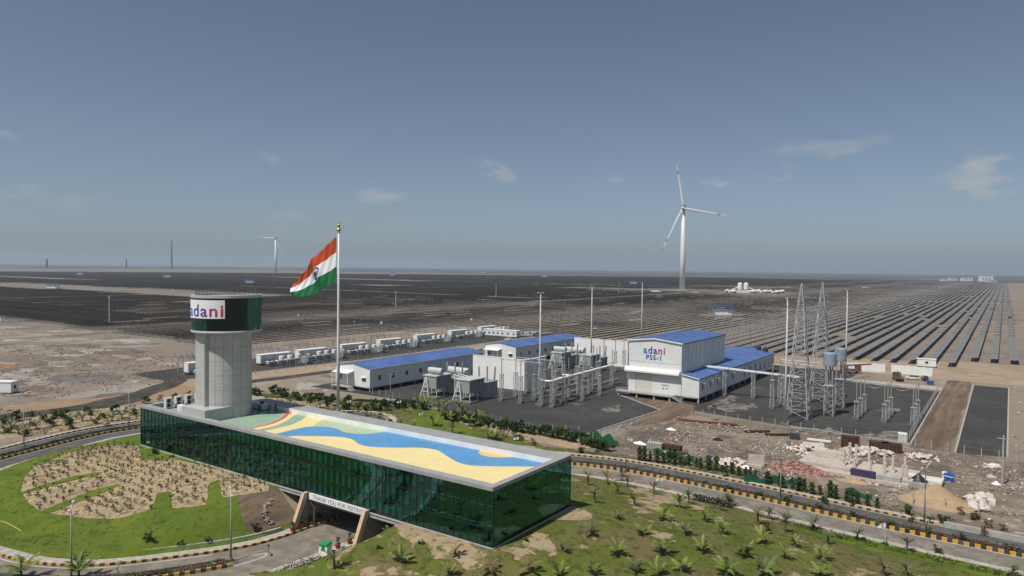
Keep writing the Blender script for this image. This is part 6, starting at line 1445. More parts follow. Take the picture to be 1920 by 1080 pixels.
def stem_mesh(h_, seed, r0=.05):
    r_ = random.Random(seed); mb = MB(); mb.tube((0, 0, -.1), (r_.uniform(-.05, .05), 0, h_), r0, r0 * .5, 6)
    for k in range(3): a = r_.uniform(0, 6.28); mb.tube((0, 0, h_ * (.3 + .2 * k)), (.25 * h_ * math.cos(a), .25 * h_ * math.sin(a), h_ * (.65 + .2 * k)), r0 * .6, r0 * .3, 5)
    return mb.mesh('trunk', MATS['bark'])
SH = {'round': [(crown_mesh('shrub_dark', 1.9, 2.0, 420, i, leaf=.17), stem_mesh(1.2, i)) for i in range(4)], 'mid': [(crown_mesh('shrub_mid', 1.5, 1.5, 300, 10 + i, leaf=.15), stem_mesh(.9, i)) for i in range(3)],
      'column': [(crown_mesh('shrub_dark', 1.7, 2.9, 520, 20 + i, 'column', .17, .2), stem_mesh(2.2, i)) for i in range(4)], 'small': [(crown_mesh('shrub_dark', .9, .7, 130, 30 + i, leaf=.12, base=0), stem_mesh(.4, i)) for i in range(3)],
      'dry': [(crown_mesh('shrub_dry', 1.3, 1.6, 130, 40 + i, leaf=.12), stem_mesh(1.3, i)) for i in range(3)]}
def shrub(kind, name, label, loc, seed, group, sc=1.0):
    r_ = random.Random(seed); c, s_ = SH[kind][seed % len(SH[kind])]; t = thing(name, label, 'shrub', loc, r_.uniform(0, 6.28), group); t.scale = (sc * r_.uniform(.85, 1.15), sc * r_.uniform(.85, 1.15), sc * r_.uniform(.8, 1.2))
    link('crown', c, t); link('trunk', s_, t)
    return t
hedge = resample(smooth_poly([tuple(G(*p)[:2]) for p in [(835, 786), (900, 797), (960, 808), (1030, 820), (1090, 832), (1148, 848)]]), .95)
for i, p in enumerate(hedge): shrub('round', 'hedge_shrub', 'dense dark shrub in the hedge along the dark yard, %s from the palms' % ordn(i + 1), (p[0] + rnd.uniform(-.3, .3), p[1] + rnd.uniform(-.6, .6), 0), i, 'hedge shrubs along the substation yard', 1.15)
hedge2 = resample(smooth_poly([tuple(G(*p)[:2]) for p in [(470, 740), (520, 742), (580, 752), (640, 764), (700, 772), (760, 762), (800, 770)]]), 1.7)
for i, p in enumerate(hedge2): shrub('mid' if i % 3 else 'round', 'garden_shrub', 'green shrub in the planting behind the roof terrace, %s from the tower' % ordn(i + 1), (p[0] + rnd.uniform(-1.5, 1.5), p[1] + rnd.uniform(-2.5, 2.5), 0), 50 + i, 'garden shrubs behind the roof', 1.35)
colm = resample(smooth_poly([tuple(G(*p)[:2]) for p in [(1188, 868), (1240, 872), (1300, 880), (1360, 892), (1420, 908), (1480, 922), (1540, 935), (1600, 950), (1655, 962)]]), 1.25)
for i, p in enumerate(colm): shrub('column', 'columnar_shrub', 'upright dark shrub along the right road verge, %s from the building' % ordn(i + 1), (p[0] + rnd.uniform(-.4, .4), p[1] + 1.6 + rnd.uniform(-.5, .5), 0), 100 + i, 'upright shrubs along the road verge', rnd.uniform(.55, .9))
lf = [(8, 795), (30, 790), (55, 800), (80, 790), (105, 785), (120, 790), (145, 785), (170, 780), (190, 785), (215, 778), (235, 775), (252, 780), (178, 795), (95, 800), (200, 800), (15, 812), (50, 818), (130, 805), (250, 770), (60, 782), (160, 772), (275, 757), (300, 752), (330, 748), (355, 745)]
for i, p in enumerate(lf):
    g = G(*p); shrub(('mid', 'round', 'dry', 'mid')[i % 4], 'verge_shrub', 'shrub on the sandy verge beyond the left road, %s from the left edge' % ordn(sorted(q[0] for q in lf).index(p[0]) + 1), (g.x, g.y, 0), 150 + i, 'shrubs beyond the left road', 1.2)
rv = [(1090, 850), (1120, 848), (1285, 873), (1360, 895), (1545, 945), (1600, 950), (1700, 965), (1740, 975), (1768, 985), (1790, 990), (1830, 975), (1852, 990), (1880, 995), (1800, 965), (1710, 980), (1846, 1005)]
for i, p in enumerate(rv):
    g = G(*p); shrub('dry' if i > 10 else 'small' if i % 2 else 'mid', 'verge_bush', 'low bush on the verge above the right road, %s from the building' % ordn(sorted(q[0] for q in rv).index(p[0]) + 1), (g.x, g.y, 0), 190 + i, 'low bushes above the right road', 1.0)
ob = [(278, 1015), (338, 1017), (390, 1010), (478, 995), (322, 858), (400, 870), (290, 852), (712, 1030), (790, 1020), (1440, 1000), (1575, 1010), (1660, 1022), (1758, 1038), (985, 1015), (352, 905)]
for i, p in enumerate(ob):
    g = G(*p); shrub('small' if i % 3 else 'mid', 'lawn_bush', 'small dark bush on the grass, %s from the left edge' % ordn(sorted(q[0] for q in ob).index(p[0]) + 1), (g.x, g.y, g.z + .03), 210 + i, 'small bushes on the grass', .85)
bb = [(660, 795), (690, 790), (712, 788), (730, 800), (748, 805), (775, 805), (790, 812), (950, 820), (965, 822), (975, 826), (1000, 835), (940, 815)]
for i, p in enumerate(bb):
    g = G(*p); shrub('dry' if i % 3 else 'mid', 'reddish_bush', 'brownish bush behind the long roof edge, %s from the flagpole' % ordn(sorted(q[0] for q in bb).index(p[0]) + 1), (g.x, g.y, 0), 230 + i, 'brownish bushes behind the roof', 1.2)
# saplings of the planting bed
sap_me = [crown_mesh(('sap_dull', 'sap_green', 'shrub_dry', 'sap_dull')[i % 4], .5, .7, 22, 60 + i, leaf=.12, base=.05) for i in range(8)]
bedp = np.array(bed); cnt_ = 0; rr_ = random.Random(11); r2 = np.random.RandomState(4)
stripes = [px(c5(st)) for st in ([(110, 590), (260, 540), (450, 485), (600, 462), (610, 480), (450, 510), (260, 560), (120, 604)], [(235, 700), (400, 635), (560, 570), (720, 533), (690, 560), (560, 610), (420, 660), (300, 712)])]
bx_, by_ = [], []
yy = bedp[:, 1].min()
while yy < bedp[:, 1].max():
    xx = bedp[:, 0].min()
    while xx < bedp[:, 0].max(): bx_.append(xx + rr_.uniform(-.3, .3)); by_.append(yy + rr_.uniform(-.25, .25)); xx += 1.35
    yy += 1.55
bx_, by_ = np.array(bx_), np.array(by_); keep = inside(bx_, by_, bed)
for st in stripes: keep &= ~inside(bx_, by_, st)
cand = [(a, b) for a, b in zip(bx_[keep], by_[keep]) if b < BY0 - .6]; rr_.shuffle(cand)
for a, b in cand[:298]:
    o = link('sapling', sap_me[cnt_ % 8], None, (a, b, h1(a, b) + .07), rr_.uniform(0, 6.28)); o.scale = (rr_.uniform(.7, 1.4),) * 3; cnt_ += 1
    tag(o, 'small thin sapling planted in the sandy bed of the oval lawn', 'sapling', 'saplings in the sandy planting bed')
# weeds between the saplings
wq = np.random.RandomState(6).uniform(bedp.min(0), bedp.max(0), (2600, 2)); wk = inside(wq[:, 0], wq[:, 1], bed) & (wq[:, 1] < BY0 - .5)
for st in stripes: wk &= ~inside(wq[:, 0], wq[:, 1], st)
wq = wq[wk]; BEDW = list(zip(wq[:, 0], wq[:, 1], hmap(wq[:, 0], wq[:, 1]) + .08))
# median planting and verge ground cover: masses nobody could count
def mass(name, label, spots, kinds, seed, w=.55, hh=.5, n=14, leaf=.13):
    r_ = random.Random(seed); mbs = {k: MB() for k in kinds}
    for (x, y, z) in spots:
        mb = mbs[r_.choice(kinds)]
        for i in range(n):
            p = Vector((x + r_.gauss(0, w * .45), y + r_.gauss(0, w * .45), z + abs(r_.gauss(0, hh * .5)))); d = Vector((r_.gauss(0, 1), r_.gauss(0, 1), r_.gauss(.5, .8))).normalized(); e = d.cross(Vector((r_.gauss(0, 1), r_.gauss(0, 1), .3))).normalized(); s_ = leaf * r_.uniform(.6, 1.5)
            mb.add([p - d * s_, p + e * s_ * .5, p + d * s_ * 1.1, p - e * s_ * .5], [(0, 1, 2, 3)])
    vs, fs, mi, ml = [], [], [], []
    for j, k in enumerate(kinds):
        o_ = len(vs); vs += mbs[k].v; fs += [tuple(q + o_ for q in f) for f in mbs[k].f]; mi += [j] * len(mbs[k].f); ml.append(MATS[k])
    me = bpy.data.meshes.new(name); me.from_pydata(vs, [], fs)
    for m_ in ml: me.materials.append(m_)
    me.polygons.foreach_set('material_index', mi); me.update()
    return tag(link(name, me), label, 'planting', kind='stuff')
def along(pl, step, w, z, lim, seed):
    r_ = random.Random(seed); out = []
    for p in resample(pl, step):
        if lim(p): out.append((p[0] + r_.uniform(-w, w), p[1] + r_.uniform(-w, w), z))
    return out
mass('median_planting', 'low mixed planting in the long road median', along(R_MED, .28, .75, .28, lambda c: -72 < c[0] < 10, 1) , ['shrub_dark', 'shrub_mid', 'shrub_dry', 'flower_red'], 1, .6, .55, 12, .13)
mass('median_planting', 'low mixed planting in the curved left road median', along(L_MED, .3, .75, .28, lambda c: 45 < c[1] < 92 and c[0] < -150, 2), ['shrub_dark', 'shrub_mid', 'shrub_dry'], 2, .6, .5, 12, .14)
mass('median_planting', 'low flowering planting in the short front median', along(fm, .2, .6, .25, lambda c: c[1] > 36, 3), ['shrub_mid', 'leaf_lime', 'shrub_dark', 'flower_red'], 3, .6, .5, 14, .12)
for i in range(1, 14):
    g = R_MED[int(len(R_MED) * (.34 + .025 * i))]; shrub('small', 'median_bush', 'darker bush in the long road median, %s from the building' % ordn(i), (g[0], g[1], .25), 260 + i, 'bushes in the road median', 1.3)
low_v = [(q[0] + rnd.uniform(-1.2, 1.2), q[1] + rnd.uniform(-.9, .9), 0.05) for q in resample(offset(R_MED, -9.6), .16) if -30 < q[0] < 12]
mass('verge_groundcover', 'low green ground cover along the lawn side of the road', list(zip([q[0] for q in low_v], [q[1] for q in low_v], hmap(np.array([q[0] for q in low_v]), np.array([q[1] for q in low_v])) + .05)), ['leaf_lime', 'shrub_mid', 'shrub_dark'], 5, .5, .4, 9, .12)
up_v = [(q[0] + rnd.uniform(-.6, .6), q[1] + rnd.uniform(-1.0, 1.0), 0.03) for q in resample(offset(R_MED, 8.6), .14) if -74 < q[0] < -5]
mass('verge_groundcover', 'rough yellow-green ground cover above the right road kerb', up_v, ['leaf_lime', 'shrub_mid', 'shrub_dry'], 6, .5, .25, 8, .11)
low_r = [(q[0] + rnd.uniform(-.3, .3) + .9, q[1] + rnd.uniform(-.3, .3), 0) for q in resample(O_RIGHT, .35) if 40 < q[1] < 60]
mass('edge_shrubs', 'rough shrubs along the right edge of the underpass road', [(a + .5, b, h1(a, b) + .08) for a, b, c in low_r], ['shrub_dry', 'shrub_mid'], 7, .5, .6, 14, .13)
bkv = []
rr_ = random.Random(9)
for i in range(420):
    q = rr_.choice(list(hedge2)); bkv.append((q[0] + rr_.uniform(-8, 8), q[1] + rr_.uniform(-7, 5), 0))
mass('garden_undergrowth', 'scattered undergrowth behind the roof terrace', bkv, ['shrub_mid', 'shrub_dry', 'leaf_lime'], 8, .7, .4, 10, .15)
wd = []
for i in range(500):
    a, b = rr_.uniform(-72, 20), rr_.uniform(130, 176); wd.append((a, b, 0))
mass('works_weeds', 'sparse dry weeds on the works ground', wd, ['shrub_dry'], 9, .35, .18, 5, .1)
tufts = []
for i in range(2600):
    a, b = rr_.uniform(-60, 12), rr_.uniform(58, 112); tufts.append((a, b))
for i in range(1500):
    a, b = rr_.uniform(-154, -85), rr_.uniform(38, 66)
    if inside(np.array([a]), np.array([b]), oval)[0] and not inside(np.array([a]), np.array([b]), bed)[0]: tufts.append((a, b))
ta_ = np.array(tufts); tufts = list(zip(ta_[:, 0], ta_[:, 1], hmap(ta_[:, 0], ta_[:, 1]) + .05))
mass('bed_weeds', 'low thin weeds between the saplings of the sandy bed', BEDW, ['sap_dull', 'shrub_dry', 'sap_green'], 13, .4, .12, 5, .09)
lvw = [(q.x, q.y, 0.03) for q in (G(rr_.uniform(-20, 262), rr_.uniform(768, 815)) for _ in range(420)) if seg_dist(np.array([q.x]), np.array([q.y]), _corr[1][0])[0] > 8.5]
mass('verge_undergrowth', 'scattered undergrowth on the sandy left verge', lvw, ['shrub_mid', 'sap_dull', 'shrub_dry', 'grass_b'], 14, .9, .4, 12, .14)
mass('grass_tufts', 'taller grass tufts over the lawns', tufts, ['grass_a', 'grass_b', 'shrub_dry'], 12, .5, .10, 7, .08)

# ------------------------------------------------------------------ street lamps, pots, flags, tyres
LAMP = None
lamps = [((433, 1052), 2, 'grey street lamp at the tip of the front median'), ((134, 1088), 2, 'grey street lamp before the middle of the oval lawn'), ((45, 838), 2, 'grey street lamp on the left road median at the frame edge'), ((242, 806), 2, 'grey street lamp beside the far left corner of the glass building'),
         ((1173, 886), 2, 'grey street lamp in the road median near the building corner'), ((1463, 938), 2, 'grey street lamp in the road median below the brick heap'), ((1733, 985), 2, 'grey street lamp in the road median near the sand heap'), ((732, 762), 1, 'grey street lamp before the front transformers')]
for (p, arms, lab) in lamps:
    g = G(*p)
    if LAMP is None:
        LAMP = thing('street_lamp', lab, 'street lamp', (g.x, g.y, 0), R(-30), 'street lamps along the roads')
        mat('lamp_grey', (0.27, 0.28, 0.28), .5, .06); MB().lathe([(.12, .3), (.10, 4), (.065, 8.6)], 10).build('pole', MATS['lamp_grey'], LAMP, smooth=True); MB().lathe([(.3, 0), (.3, .3), (.14, .45)], 10).build('base', MATS['concrete_dark'], LAMP)
        for s_ in (-1, 1):
            a = MB().tube((0, 0, 8.5), (s_ * 1.5, 0, 9.0), .045, n=7).build('arm', MATS['mast_grey'], LAMP); MB().box(min(s_ * 1.4, s_ * 2.1), max(s_ * 1.4, s_ * 2.1), -.14, .14, 8.95, 9.06).build('lamp_head', MATS['mast_grey'], a)
    else: dup(LAMP, (g.x, g.y, 0), R(60) if p[0] < 300 and p[1] < 900 else R(80) if p[0] > 1000 else R(-30), lab)
def pot(label, loc, tall, kind):
    t = thing('potted_plant', label, 'potted plant', loc, 0, 'potted plants by the underpass'); MB().lathe([(.24, 0), (.34, .5), (.38, .52), (.38, .6), (.3, .6), (.28, .5)], 14).build('pot', MATS['pot_red'], t)
    link('foliage', crown_mesh(kind, .8, .9 * tall, 90, int(loc[0] * 10) % 50, leaf=.13, base=.6), t); link('stem', stem_mesh(.9 * tall, 3, .03), t, (0, 0, .4))
    return t
for i, (x, y) in enumerate([(548, 996), (566, 990), (583, 985), (599, 979)]): g = G(x, y, .18); pot('red potted plant on the left underpass pavement, %s from the tunnel' % ordn(4 - i), (g.x, g.y, .18), 1.2, 'shrub_mid')
for i, (x, y) in enumerate([(645, 1030), (664, 1020)]): g = G(x, y, .16); pot(('red potted plant beside the green-topped bin', 'red potted plant at the right portal foot')[i], (-72.3, g.y - .3, .16), 1.1, 'palm_dull')
t = thing('recycling_bin', 'white cube bin with a green lid on the underpass roadside', 'bin', (-72.4, 61.2, .16), R(20))
MB().box(-.6, .6, -.6, .6, 0, 1.15).build('bin_body', MATS['sign_white'], t); MB().prism([(-.65, 1.152), (.65, 1.152), (.5, 1.4), (-.5, 1.4)], -.65, .65).build('lid', MATS['bin_green'], t); MB().box(-.3, .3, -.62, -.602, .5, .9).build('sticker', MATS['bin_green'], t); MB().box(-.2, .2, -.66, -.61, 1.0, 1.1).build('slot', MATS['grille_dark'], t)
def flaglet(label, loc, h_):
    t = thing('white_pennant', label, 'flag', loc, R(20 + (loc[0] * 37) % 50), 'small white flags on thin poles'); t.scale = (.72,) * 3; MB().tube((0, 0, 0), (0, 0, h_), .04, n=6).build('pole', MATS['mast_grey'], t)
    mb = MB(); n = 8; vs = []
    for s_ in (.008, -.008):
        for j in (0, 1): vs += [(-1.5 * i / n, .2 * math.sin(i * .9) + s_, h_ - .05 - j * .9 * (1 - .45 * i / n) - .45 * (i / n) ** 1.5 + .06 * math.sin(i * 1.3)) for i in range(n + 1)]
    m1 = n + 1; mb.add(vs, [(i, i + 1, m1 + i + 1, m1 + i) for i in range(n)] + [(2 * m1 + i + 1, 2 * m1 + i, 3 * m1 + i, 3 * m1 + i + 1) for i in range(n)]); mb.build('cloth', MATS['flag_white'], t); MB().lathe([(.25, 0), (.25, .12), (.06, .2)], 10).build('base', MATS['concrete_dark'], t)
for i, (x, y, h_) in enumerate([(1242, 922, 3.4), (1660, 1013, 3.4), (1485, 910, 3.4), (658, 765, 3.0), (752, 768, 3.4), (793, 790, 3.2), (972, 838, 3.0), (54, 806, 3.0), (222, 782, 3.4), (735, 758, 3.4)]):
    g = G(x, y); flaglet('small white flag on a thin pole, %s' % ('beside the road near the building end', 'over the road above the palm lawn', 'before the red brick heap', 'just right of the tall flagpole', 'below the front transformers, right one', 'on the green strip behind the roof', 'behind the right roof end', 'on the left verge by the lamp', 'on the verge by the building corner', 'below the front transformers, left one')[i], (g.x, g.y, g.z), h_)
tyre_me = None
mb = MB(); prof = []
for k in range(10):
    for j in range(8):
        a, b = 2 * math.pi * k / 10, 2 * math.pi * j / 8; mb.v.append(((.36 + .13 * math.cos(b)) * math.cos(a), .13 * math.sin(b), .49 + (.36 + .13 * math.cos(b)) * math.sin(a)))
mb.f = [(k * 8 + j, ((k + 1) % 10) * 8 + j, ((k + 1) % 10) * 8 + (j + 1) % 8, k * 8 + (j + 1) % 8) for k in range(10) for j in range(8)]; mb.mi = [0] * 80
tyre_me = mb.mesh('tyre', MATS['grille_dark'], True)
a, b = G(1302, 938), G(1368, 953)
for i in range(20):
    p = a.lerp(b, (i % 11) / 10.0); o = link('tyre', tyre_me, None, (p.x + rnd.uniform(-.1, .1), p.y + (.5 if i > 10 else 0), h1(p.x, p.y) + .04), rnd.uniform(0, 3)); tag(o, 'black tyre in the %s line of the tyre barrier, %s from the building' % ('front' if i <= 10 else 'rear', ordn(i % 11 + 1)), 'tyre', 'tyre barrier beside the road')

# ------------------------------------------------------------------ works site
mat('stone_white', (0.56, 0.50, 0.45), .85, .12, 1.5, bump=.3); mat('stone_pink', (0.31, 0.265, 0.225), .85, .15, 1.5); mat('brick_red', (0.30, 0.155, 0.12), .85, .3, 2); mat('sand_heap', (0.36, 0.26, 0.16), .95, .1, .6, bump=.5, scale2=3); mat('tarp_black', (0.02, 0.02, 0.022), .4, .2, 2, bump=.5); mat('net_green', (0.012, 0.10, 0.065), .8, .15, 3)
mat('barrel_blue', (0.02, 0.10, 0.38), .4, .05); mat('tank_purple', (0.055, 0.04, 0.10), .6, .1); mat('slab_pale', (0.46, 0.40, 0.35), .85, .12, .8, scale2=4); mat('rust_dark', (0.06, 0.03, 0.022), .9, .25, 2)
mat('mound_soil', (0.155, 0.13, 0.105), .95, .2, .5, bump=.6, scale2=2); mat('mound_red', (0.26, 0.12, 0.07), .95, .2, .5, bump=.6)
def rock_mesh(seed, m_):
    r_ = random.Random(seed); bm = bmesh.new(); bmesh.ops.create_icosphere(bm, subdivisions=1, radius=.5)
    sx, sy, sz = r_.uniform(.8, 1.4), r_.uniform(.7, 1.1), r_.uniform(.5, .9)
    for v in bm.verts:
        k = r_.uniform(.75, 1.2); v.co = Vector((round(v.co.x * 2.4) / 2.4 * sx * k, v.co.y * sy * k, v.co.z * sz * k))
    me = bpy.data.meshes.new('stone'); bm.to_mesh(me); bm.free(); me.materials.append(MATS[m_]); return me
rocks = {k: [rock_mesh(i, k) for i in range(6)] for k in ('stone_white', 'stone_pink')}
def heap(label, poly, n, m_, smin, smax, hgt, seed, name='stone_heap'):
    r_ = random.Random(seed); P_ = px(poly, 0); cx, cy = np.mean(P_, axis=0); t = thing(name, label, 'stone heap', (cx, cy, 0)); k = 0
    a = np.array(P_)
    while k < n:
        x, y = r_.uniform(a[:, 0].min(), a[:, 0].max()), r_.uniform(a[:, 1].min(), a[:, 1].max())
        if not inside(np.array([x]), np.array([y]), P_)[0]: continue
        s_ = r_.uniform(smin, smax); d = math.hypot((x - cx) / (np.ptp(a[:, 0]) / 2 + .1), (y - cy) / (np.ptp(a[:, 1]) / 2 + .1)); z = max(0, hgt * (1 - d)) * r_.uniform(.4, 1)
        o = link('stone', r_.choice(rocks[m_]), t, (x - cx, y - cy, z + s_ * .2)); o.scale = (s_,) * 3; o.rotation_euler = (r_.uniform(-.5, .5), r_.uniform(-.5, .5), r_.uniform(0, 6.28)); k += 1
heap('heap of pale broken stone beside the slanted slab', [(1470, 842), (1520, 836), (1560, 845), (1555, 858), (1500, 858)], 70, 'stone_white', .5, 1.2, 1.2, 1)
heap('row of pale broken stone behind the white pillars', [(1580, 843), (1640, 845), (1680, 850), (1670, 858), (1590, 855)], 60, 'stone_white', .5, 1.3, 1.0, 2)
heap('low trail of pale rubble right of the pillars', [(1695, 850), (1740, 855), (1765, 866), (1740, 870), (1700, 862)], 55, 'stone_white', .4, 1.0, .5, 3)
heap('stacked pale stone blocks beside the sand heap', [(1812, 935), (1850, 930), (1862, 945), (1850, 962), (1820, 960)], 40, 'stone_white', .8, 1.7, 1.5, 4)
heap('pale rubble bank behind the roadside shrubs', [(1340, 865), (1380, 862), (1400, 868), (1400, 878), (1345, 876)], 45, 'stone_white', .5, 1.2, .8, 5)
heap('scattered pale rubble on the far right dirt', [(1840, 872), (1880, 872), (1878, 880), (1845, 880)], 25, 'stone_white', .4, .9, .4, 6)
heap('scatter of pale rubble left of the works ground', [(1180, 830), (1290, 800), (1340, 822), (1335, 862), (1210, 850)], 60, 'stone_pink', .25, .8, .1, 7)
heap('dark rubble strip along the yard fence', [(1280, 790), (1400, 800), (1480, 822), (1470, 828), (1380, 812), (1290, 798)], 60, 'stone_pink', .3, .9, .3, 8)
heap('loose stones in the middle of the works ground', [(1400, 830), (1470, 850), (1460, 880), (1400, 860), (1360, 840)], 50, 'stone_pink', .2, .7, .05, 9)
heap('loose pale stones in front of the foundation slab', [(1570, 880), (1690, 905), (1730, 915), (1680, 925), (1580, 895)], 55, 'stone_white', .2, .6, .1, 10)
heap('loose stones on the right end of the dirt', [(1800, 880), (1910, 890), (1910, 930), (1870, 960), (1800, 910)], 60, 'stone_pink', .2, .7, .05, 11)
# brick heap: bricks as one mass on a mound
def cone_heap(name, label, cat, centre, rx, ry, hgt, m_, seed, n=26):
    r_ = random.Random(seed); mb = MB(); rings = 9; vs = [(0, 0, hgt)]
    for i in range(1, rings + 1):
        for k in range(n):
            a = 2 * math.pi * k / n; s_ = i / rings; vs.append((rx * s_ * math.cos(a) * (1 + r_.uniform(-.06, .06)), ry * s_ * math.sin(a) * (1 + r_.uniform(-.06, .06)), max(-.02, hgt * ((1 - s_) ** 1.1) + r_.uniform(-.05, .05) * (1 if i < rings else 0))))
    fs = [(0, 1 + k, 1 + (k + 1) % n) for k in range(n)] + [(1 + (i - 1) * n + k, 1 + i * n + k, 1 + i * n + (k + 1) % n, 1 + (i - 1) * n + (k + 1) % n) for i in range(1, rings) for k in range(n)]
    mb.add(vs, fs); o = mb.build(name, MATS[m_], None, centre, smooth=True); return tag(o, label, cat)
g = G(1755, 948, 0); cone_heap('sand_heap', 'large cone of orange sand beside the right road', 'sand heap', (g.x, g.y + 1.5, 0), 5.6, 4.2, 3.3, 'sand_heap', 1)
g = G(1600, 903, 0); cone_heap('sand_heap', 'low flat sand pile in front of the foundation slab', 'sand heap', (g.x, g.y, 0), 3.2, 1.4, .6, 'sand_heap', 2)
g = G(1490, 885, 0); bh = cone_heap('brick_heap', 'long heap of red bricks behind the roadside shrubs', 'brick heap', (g.x, g.y + 1, 0), 6.5, 2.6, 2.0, 'brick_red', 3)
bk = MB().box(-.16, .16, -.08, .08, -.06, .06).mesh('brick', MATS['brick_red']); mat('brick_pale', (0.40, 0.29, 0.26), .85, .25, 2); bk2 = MB().box(-.16, .16, -.08, .08, -.06, .06).mesh('brick', MATS['brick_pale'])
for i in range(280):
    a, s_ = rnd.uniform(0, 6.283), rnd.random() ** .6; o = link('brick', bk if i % 3 else bk2, bh, (6.5 * s_ * math.cos(a), 2.6 * s_ * math.sin(a), 2.0 * (1 - s_) ** 1.1 + .06)); o.rotation_euler = (rnd.uniform(-.6, .6), rnd.uniform(-.6, .6), rnd.uniform(0, 6.28)); o.scale = (1.7,) * 3
# foundation with pillars
f0, f1, f2, f3 = [G(*p, 0) for p in ((1555, 878), (1640, 905), (1745, 900), (1590, 855))]
cx, cy = (f0 + f2) / 2 if False else ((f0.x + f2.x) / 2, (f0.y + f2.y) / 2)
fd = thing('pavilion_foundation', 'pale concrete foundation with stubs of white pillars', 'foundation', (-21.5, 147.5, 0), R(-4))
MB().box(-11, 9, -6.5, 5.5, 0, .5).build('base_slab', MATS['slab_pale'], fd); MB().box(-10.2, -1, -4.5, 5.0, .502, 1.1).build('platform', MATS['slab_pale'], fd)
for i, zz in enumerate((1.1, 1.35, 1.6)): MB().box(-9.6, -3.2 - .5 * i, 1.2 + i * .7, 4.6, zz + .002, zz + .25).build('step', MATS['slab_pale'], fd)
pil_me = MB().lathe([(.4, 0), (.4, .3), (.25, .35), (.25, 2.6), (.3, 2.7), (.3, 2.8)], 10).mesh('pillar', MATS['stone_white'])
for i, (x, y, sc) in enumerate([(-2.6, -2.6, 1.0), (-2.2, -.6, 1.2), (-1.4, 1.8, 1.2), (-.4, -3.6, .9), (.6, 3.2, 1.2), (2.0, -2.2, .8), (3.2, 3.6, 1.15), (4.0, -.2, .95), (4.6, -3.2, .9), (5.2, .8, 1.15), (7.4, -2.6, .9), (8.0, -2.6, .9), (6.6, 4.2, .9), (-3.0, 3.8, 1.1)]):
    o = link('pillar', pil_me, fd, (x, y, 1.102 if x < -1 and y > -4.5 else .502)); o.scale = (1, 1, sc)
MB().box(-.5, 3.6, -6.2, -5.4, .503, 1.7).build('purple_tank', MATS['tank_purple'], fd); MB().box(3.8, 7.6, -5.8, -4.0, .503, 1.3).build('grey_block', MATS['concrete'], fd)
t = thing('pale_slab_stack', 'slanted pale stone slab propped on rubble', 'slab', tuple(G(1527, 846, 0)), R(20))
mb = MB(); quadprism(mb, [(-2.2, -1, .1), (2.0, -1, .1), (2.0, 1.2, 1.5), (-2.2, 1.2, 1.5)], .15); mb.build('slab', MATS['slab_pale'], t)
t = thing('pale_slab_stack', 'upright pinkish slab behind the roadside shrubs', 'slab', tuple(G(1418, 875, 0)), R(5)); MB().box(-1.5, 1.5, -.15, .15, 0, 2.3).build('slab', MATS['slab_pale'], t); MB().box(-1.9, 1.2, -.8, -.2, 0, .5).build('footing', MATS['slab_pale'], t)
t = thing('trough', 'low white-walled trough with a black tarpaulin', 'trough', tuple(G(1730, 908, 0)), R(-2))
MB().box(-3, 3, -3, 3, 0, .15).build('floor', MATS['slab_pale'], t)
for n_2, (a, b, c, d) in (('wall', (-3, 3, 2.9, 3.05)), ('wall', (2.9, 3.05, -3, 2.898)), ('wall', (-3, 2.898, -3.1, -2.95))): MB().box(a, b, c, d, 0, .9).build(n_2, MATS['sign_white'] if c > 0 else MATS['concrete'], t)
o = cone_heap('tarpaulin_heap', 'crumpled black tarpaulin heap in the white trough', 'tarpaulin', tuple(G(1722, 903, 0)), 1.9, 1.4, 1.6, 'tarp_black', 8, 14)
for i, (x, y, m_) in enumerate(((1775, 901, 'barrel_blue'), (1779, 900, 'barrel_blue'), (1771, 899, 'sign_white'), (1783, 903, 'barrel_blue'))):
    g = G(x, y, 0); t = thing('barrel', ('blue barrel at the front of the barrel group', 'blue barrel in the middle of the barrel group', 'white barrel in the barrel group', 'blue barrel at the right of the barrel group')[i], 'barrel', (g.x, g.y, 0), 0, 'barrels by the trough'); MB().lathe([(.42, 0), (.46, .1), (.46, .55), (.49, .6), (.46, .65), (.46, 1.3), (.42, 1.4), (.1, 1.41)], 16).build('drum', MATS[m_], t); MB().lathe([(.475, .85), (.475, 1.0)], 16).build('band', MATS['sign_white'] if m_ == 'barrel_blue' else MATS['barrel_blue'], t)
for i, (x, y, w, m_, hh) in enumerate([(1594, 838, 1.8, 'rust_dark', 2.4), (1648, 845, 1.9, 'rust_dark', 1.9), (1672, 848, 1.9, 'rust_dark', 1.9), (1490, 823, 1.0, 'tarp_black', 1.1), (1258, 843, 2.2, 'rust_dark', 1.0), (1228, 842, 1.6, 'concrete', 1.4), (1692, 828, .9, 'sign_white', 1.9)]):
    g = G(x, y, 0); t = thing('formwork_stack', ('tall dark rusty mesh crate by the yard fence', 'dark rusty crate left of the rubble trail', 'dark rusty crate touching the rubble trail', 'small black box by the yard fence', 'rusty beam bundle near the works corner', 'grey crate on end near the works corner', 'white cabinet at the yard corner')[i], 'crate', (g.x, g.y, 0), R(8)); MB().box(-w, w, -.9, .9, .1, hh).build('crate_body', MATS[m_], t)
    mb = MB()
    for k in range(6): mb.box(-w + k * w * .36, -w + k * w * .36 + .1, -.95, -.901, .1, hh)
    mb.build('crate_ribs', MATS['rust'] if m_ == 'rust_dark' else MATS['concrete_dark'], t); MB().box(-w * .9, w * .9, -.8, .8, 0, .099).build('bearers', MATS['concrete_dark'], t)
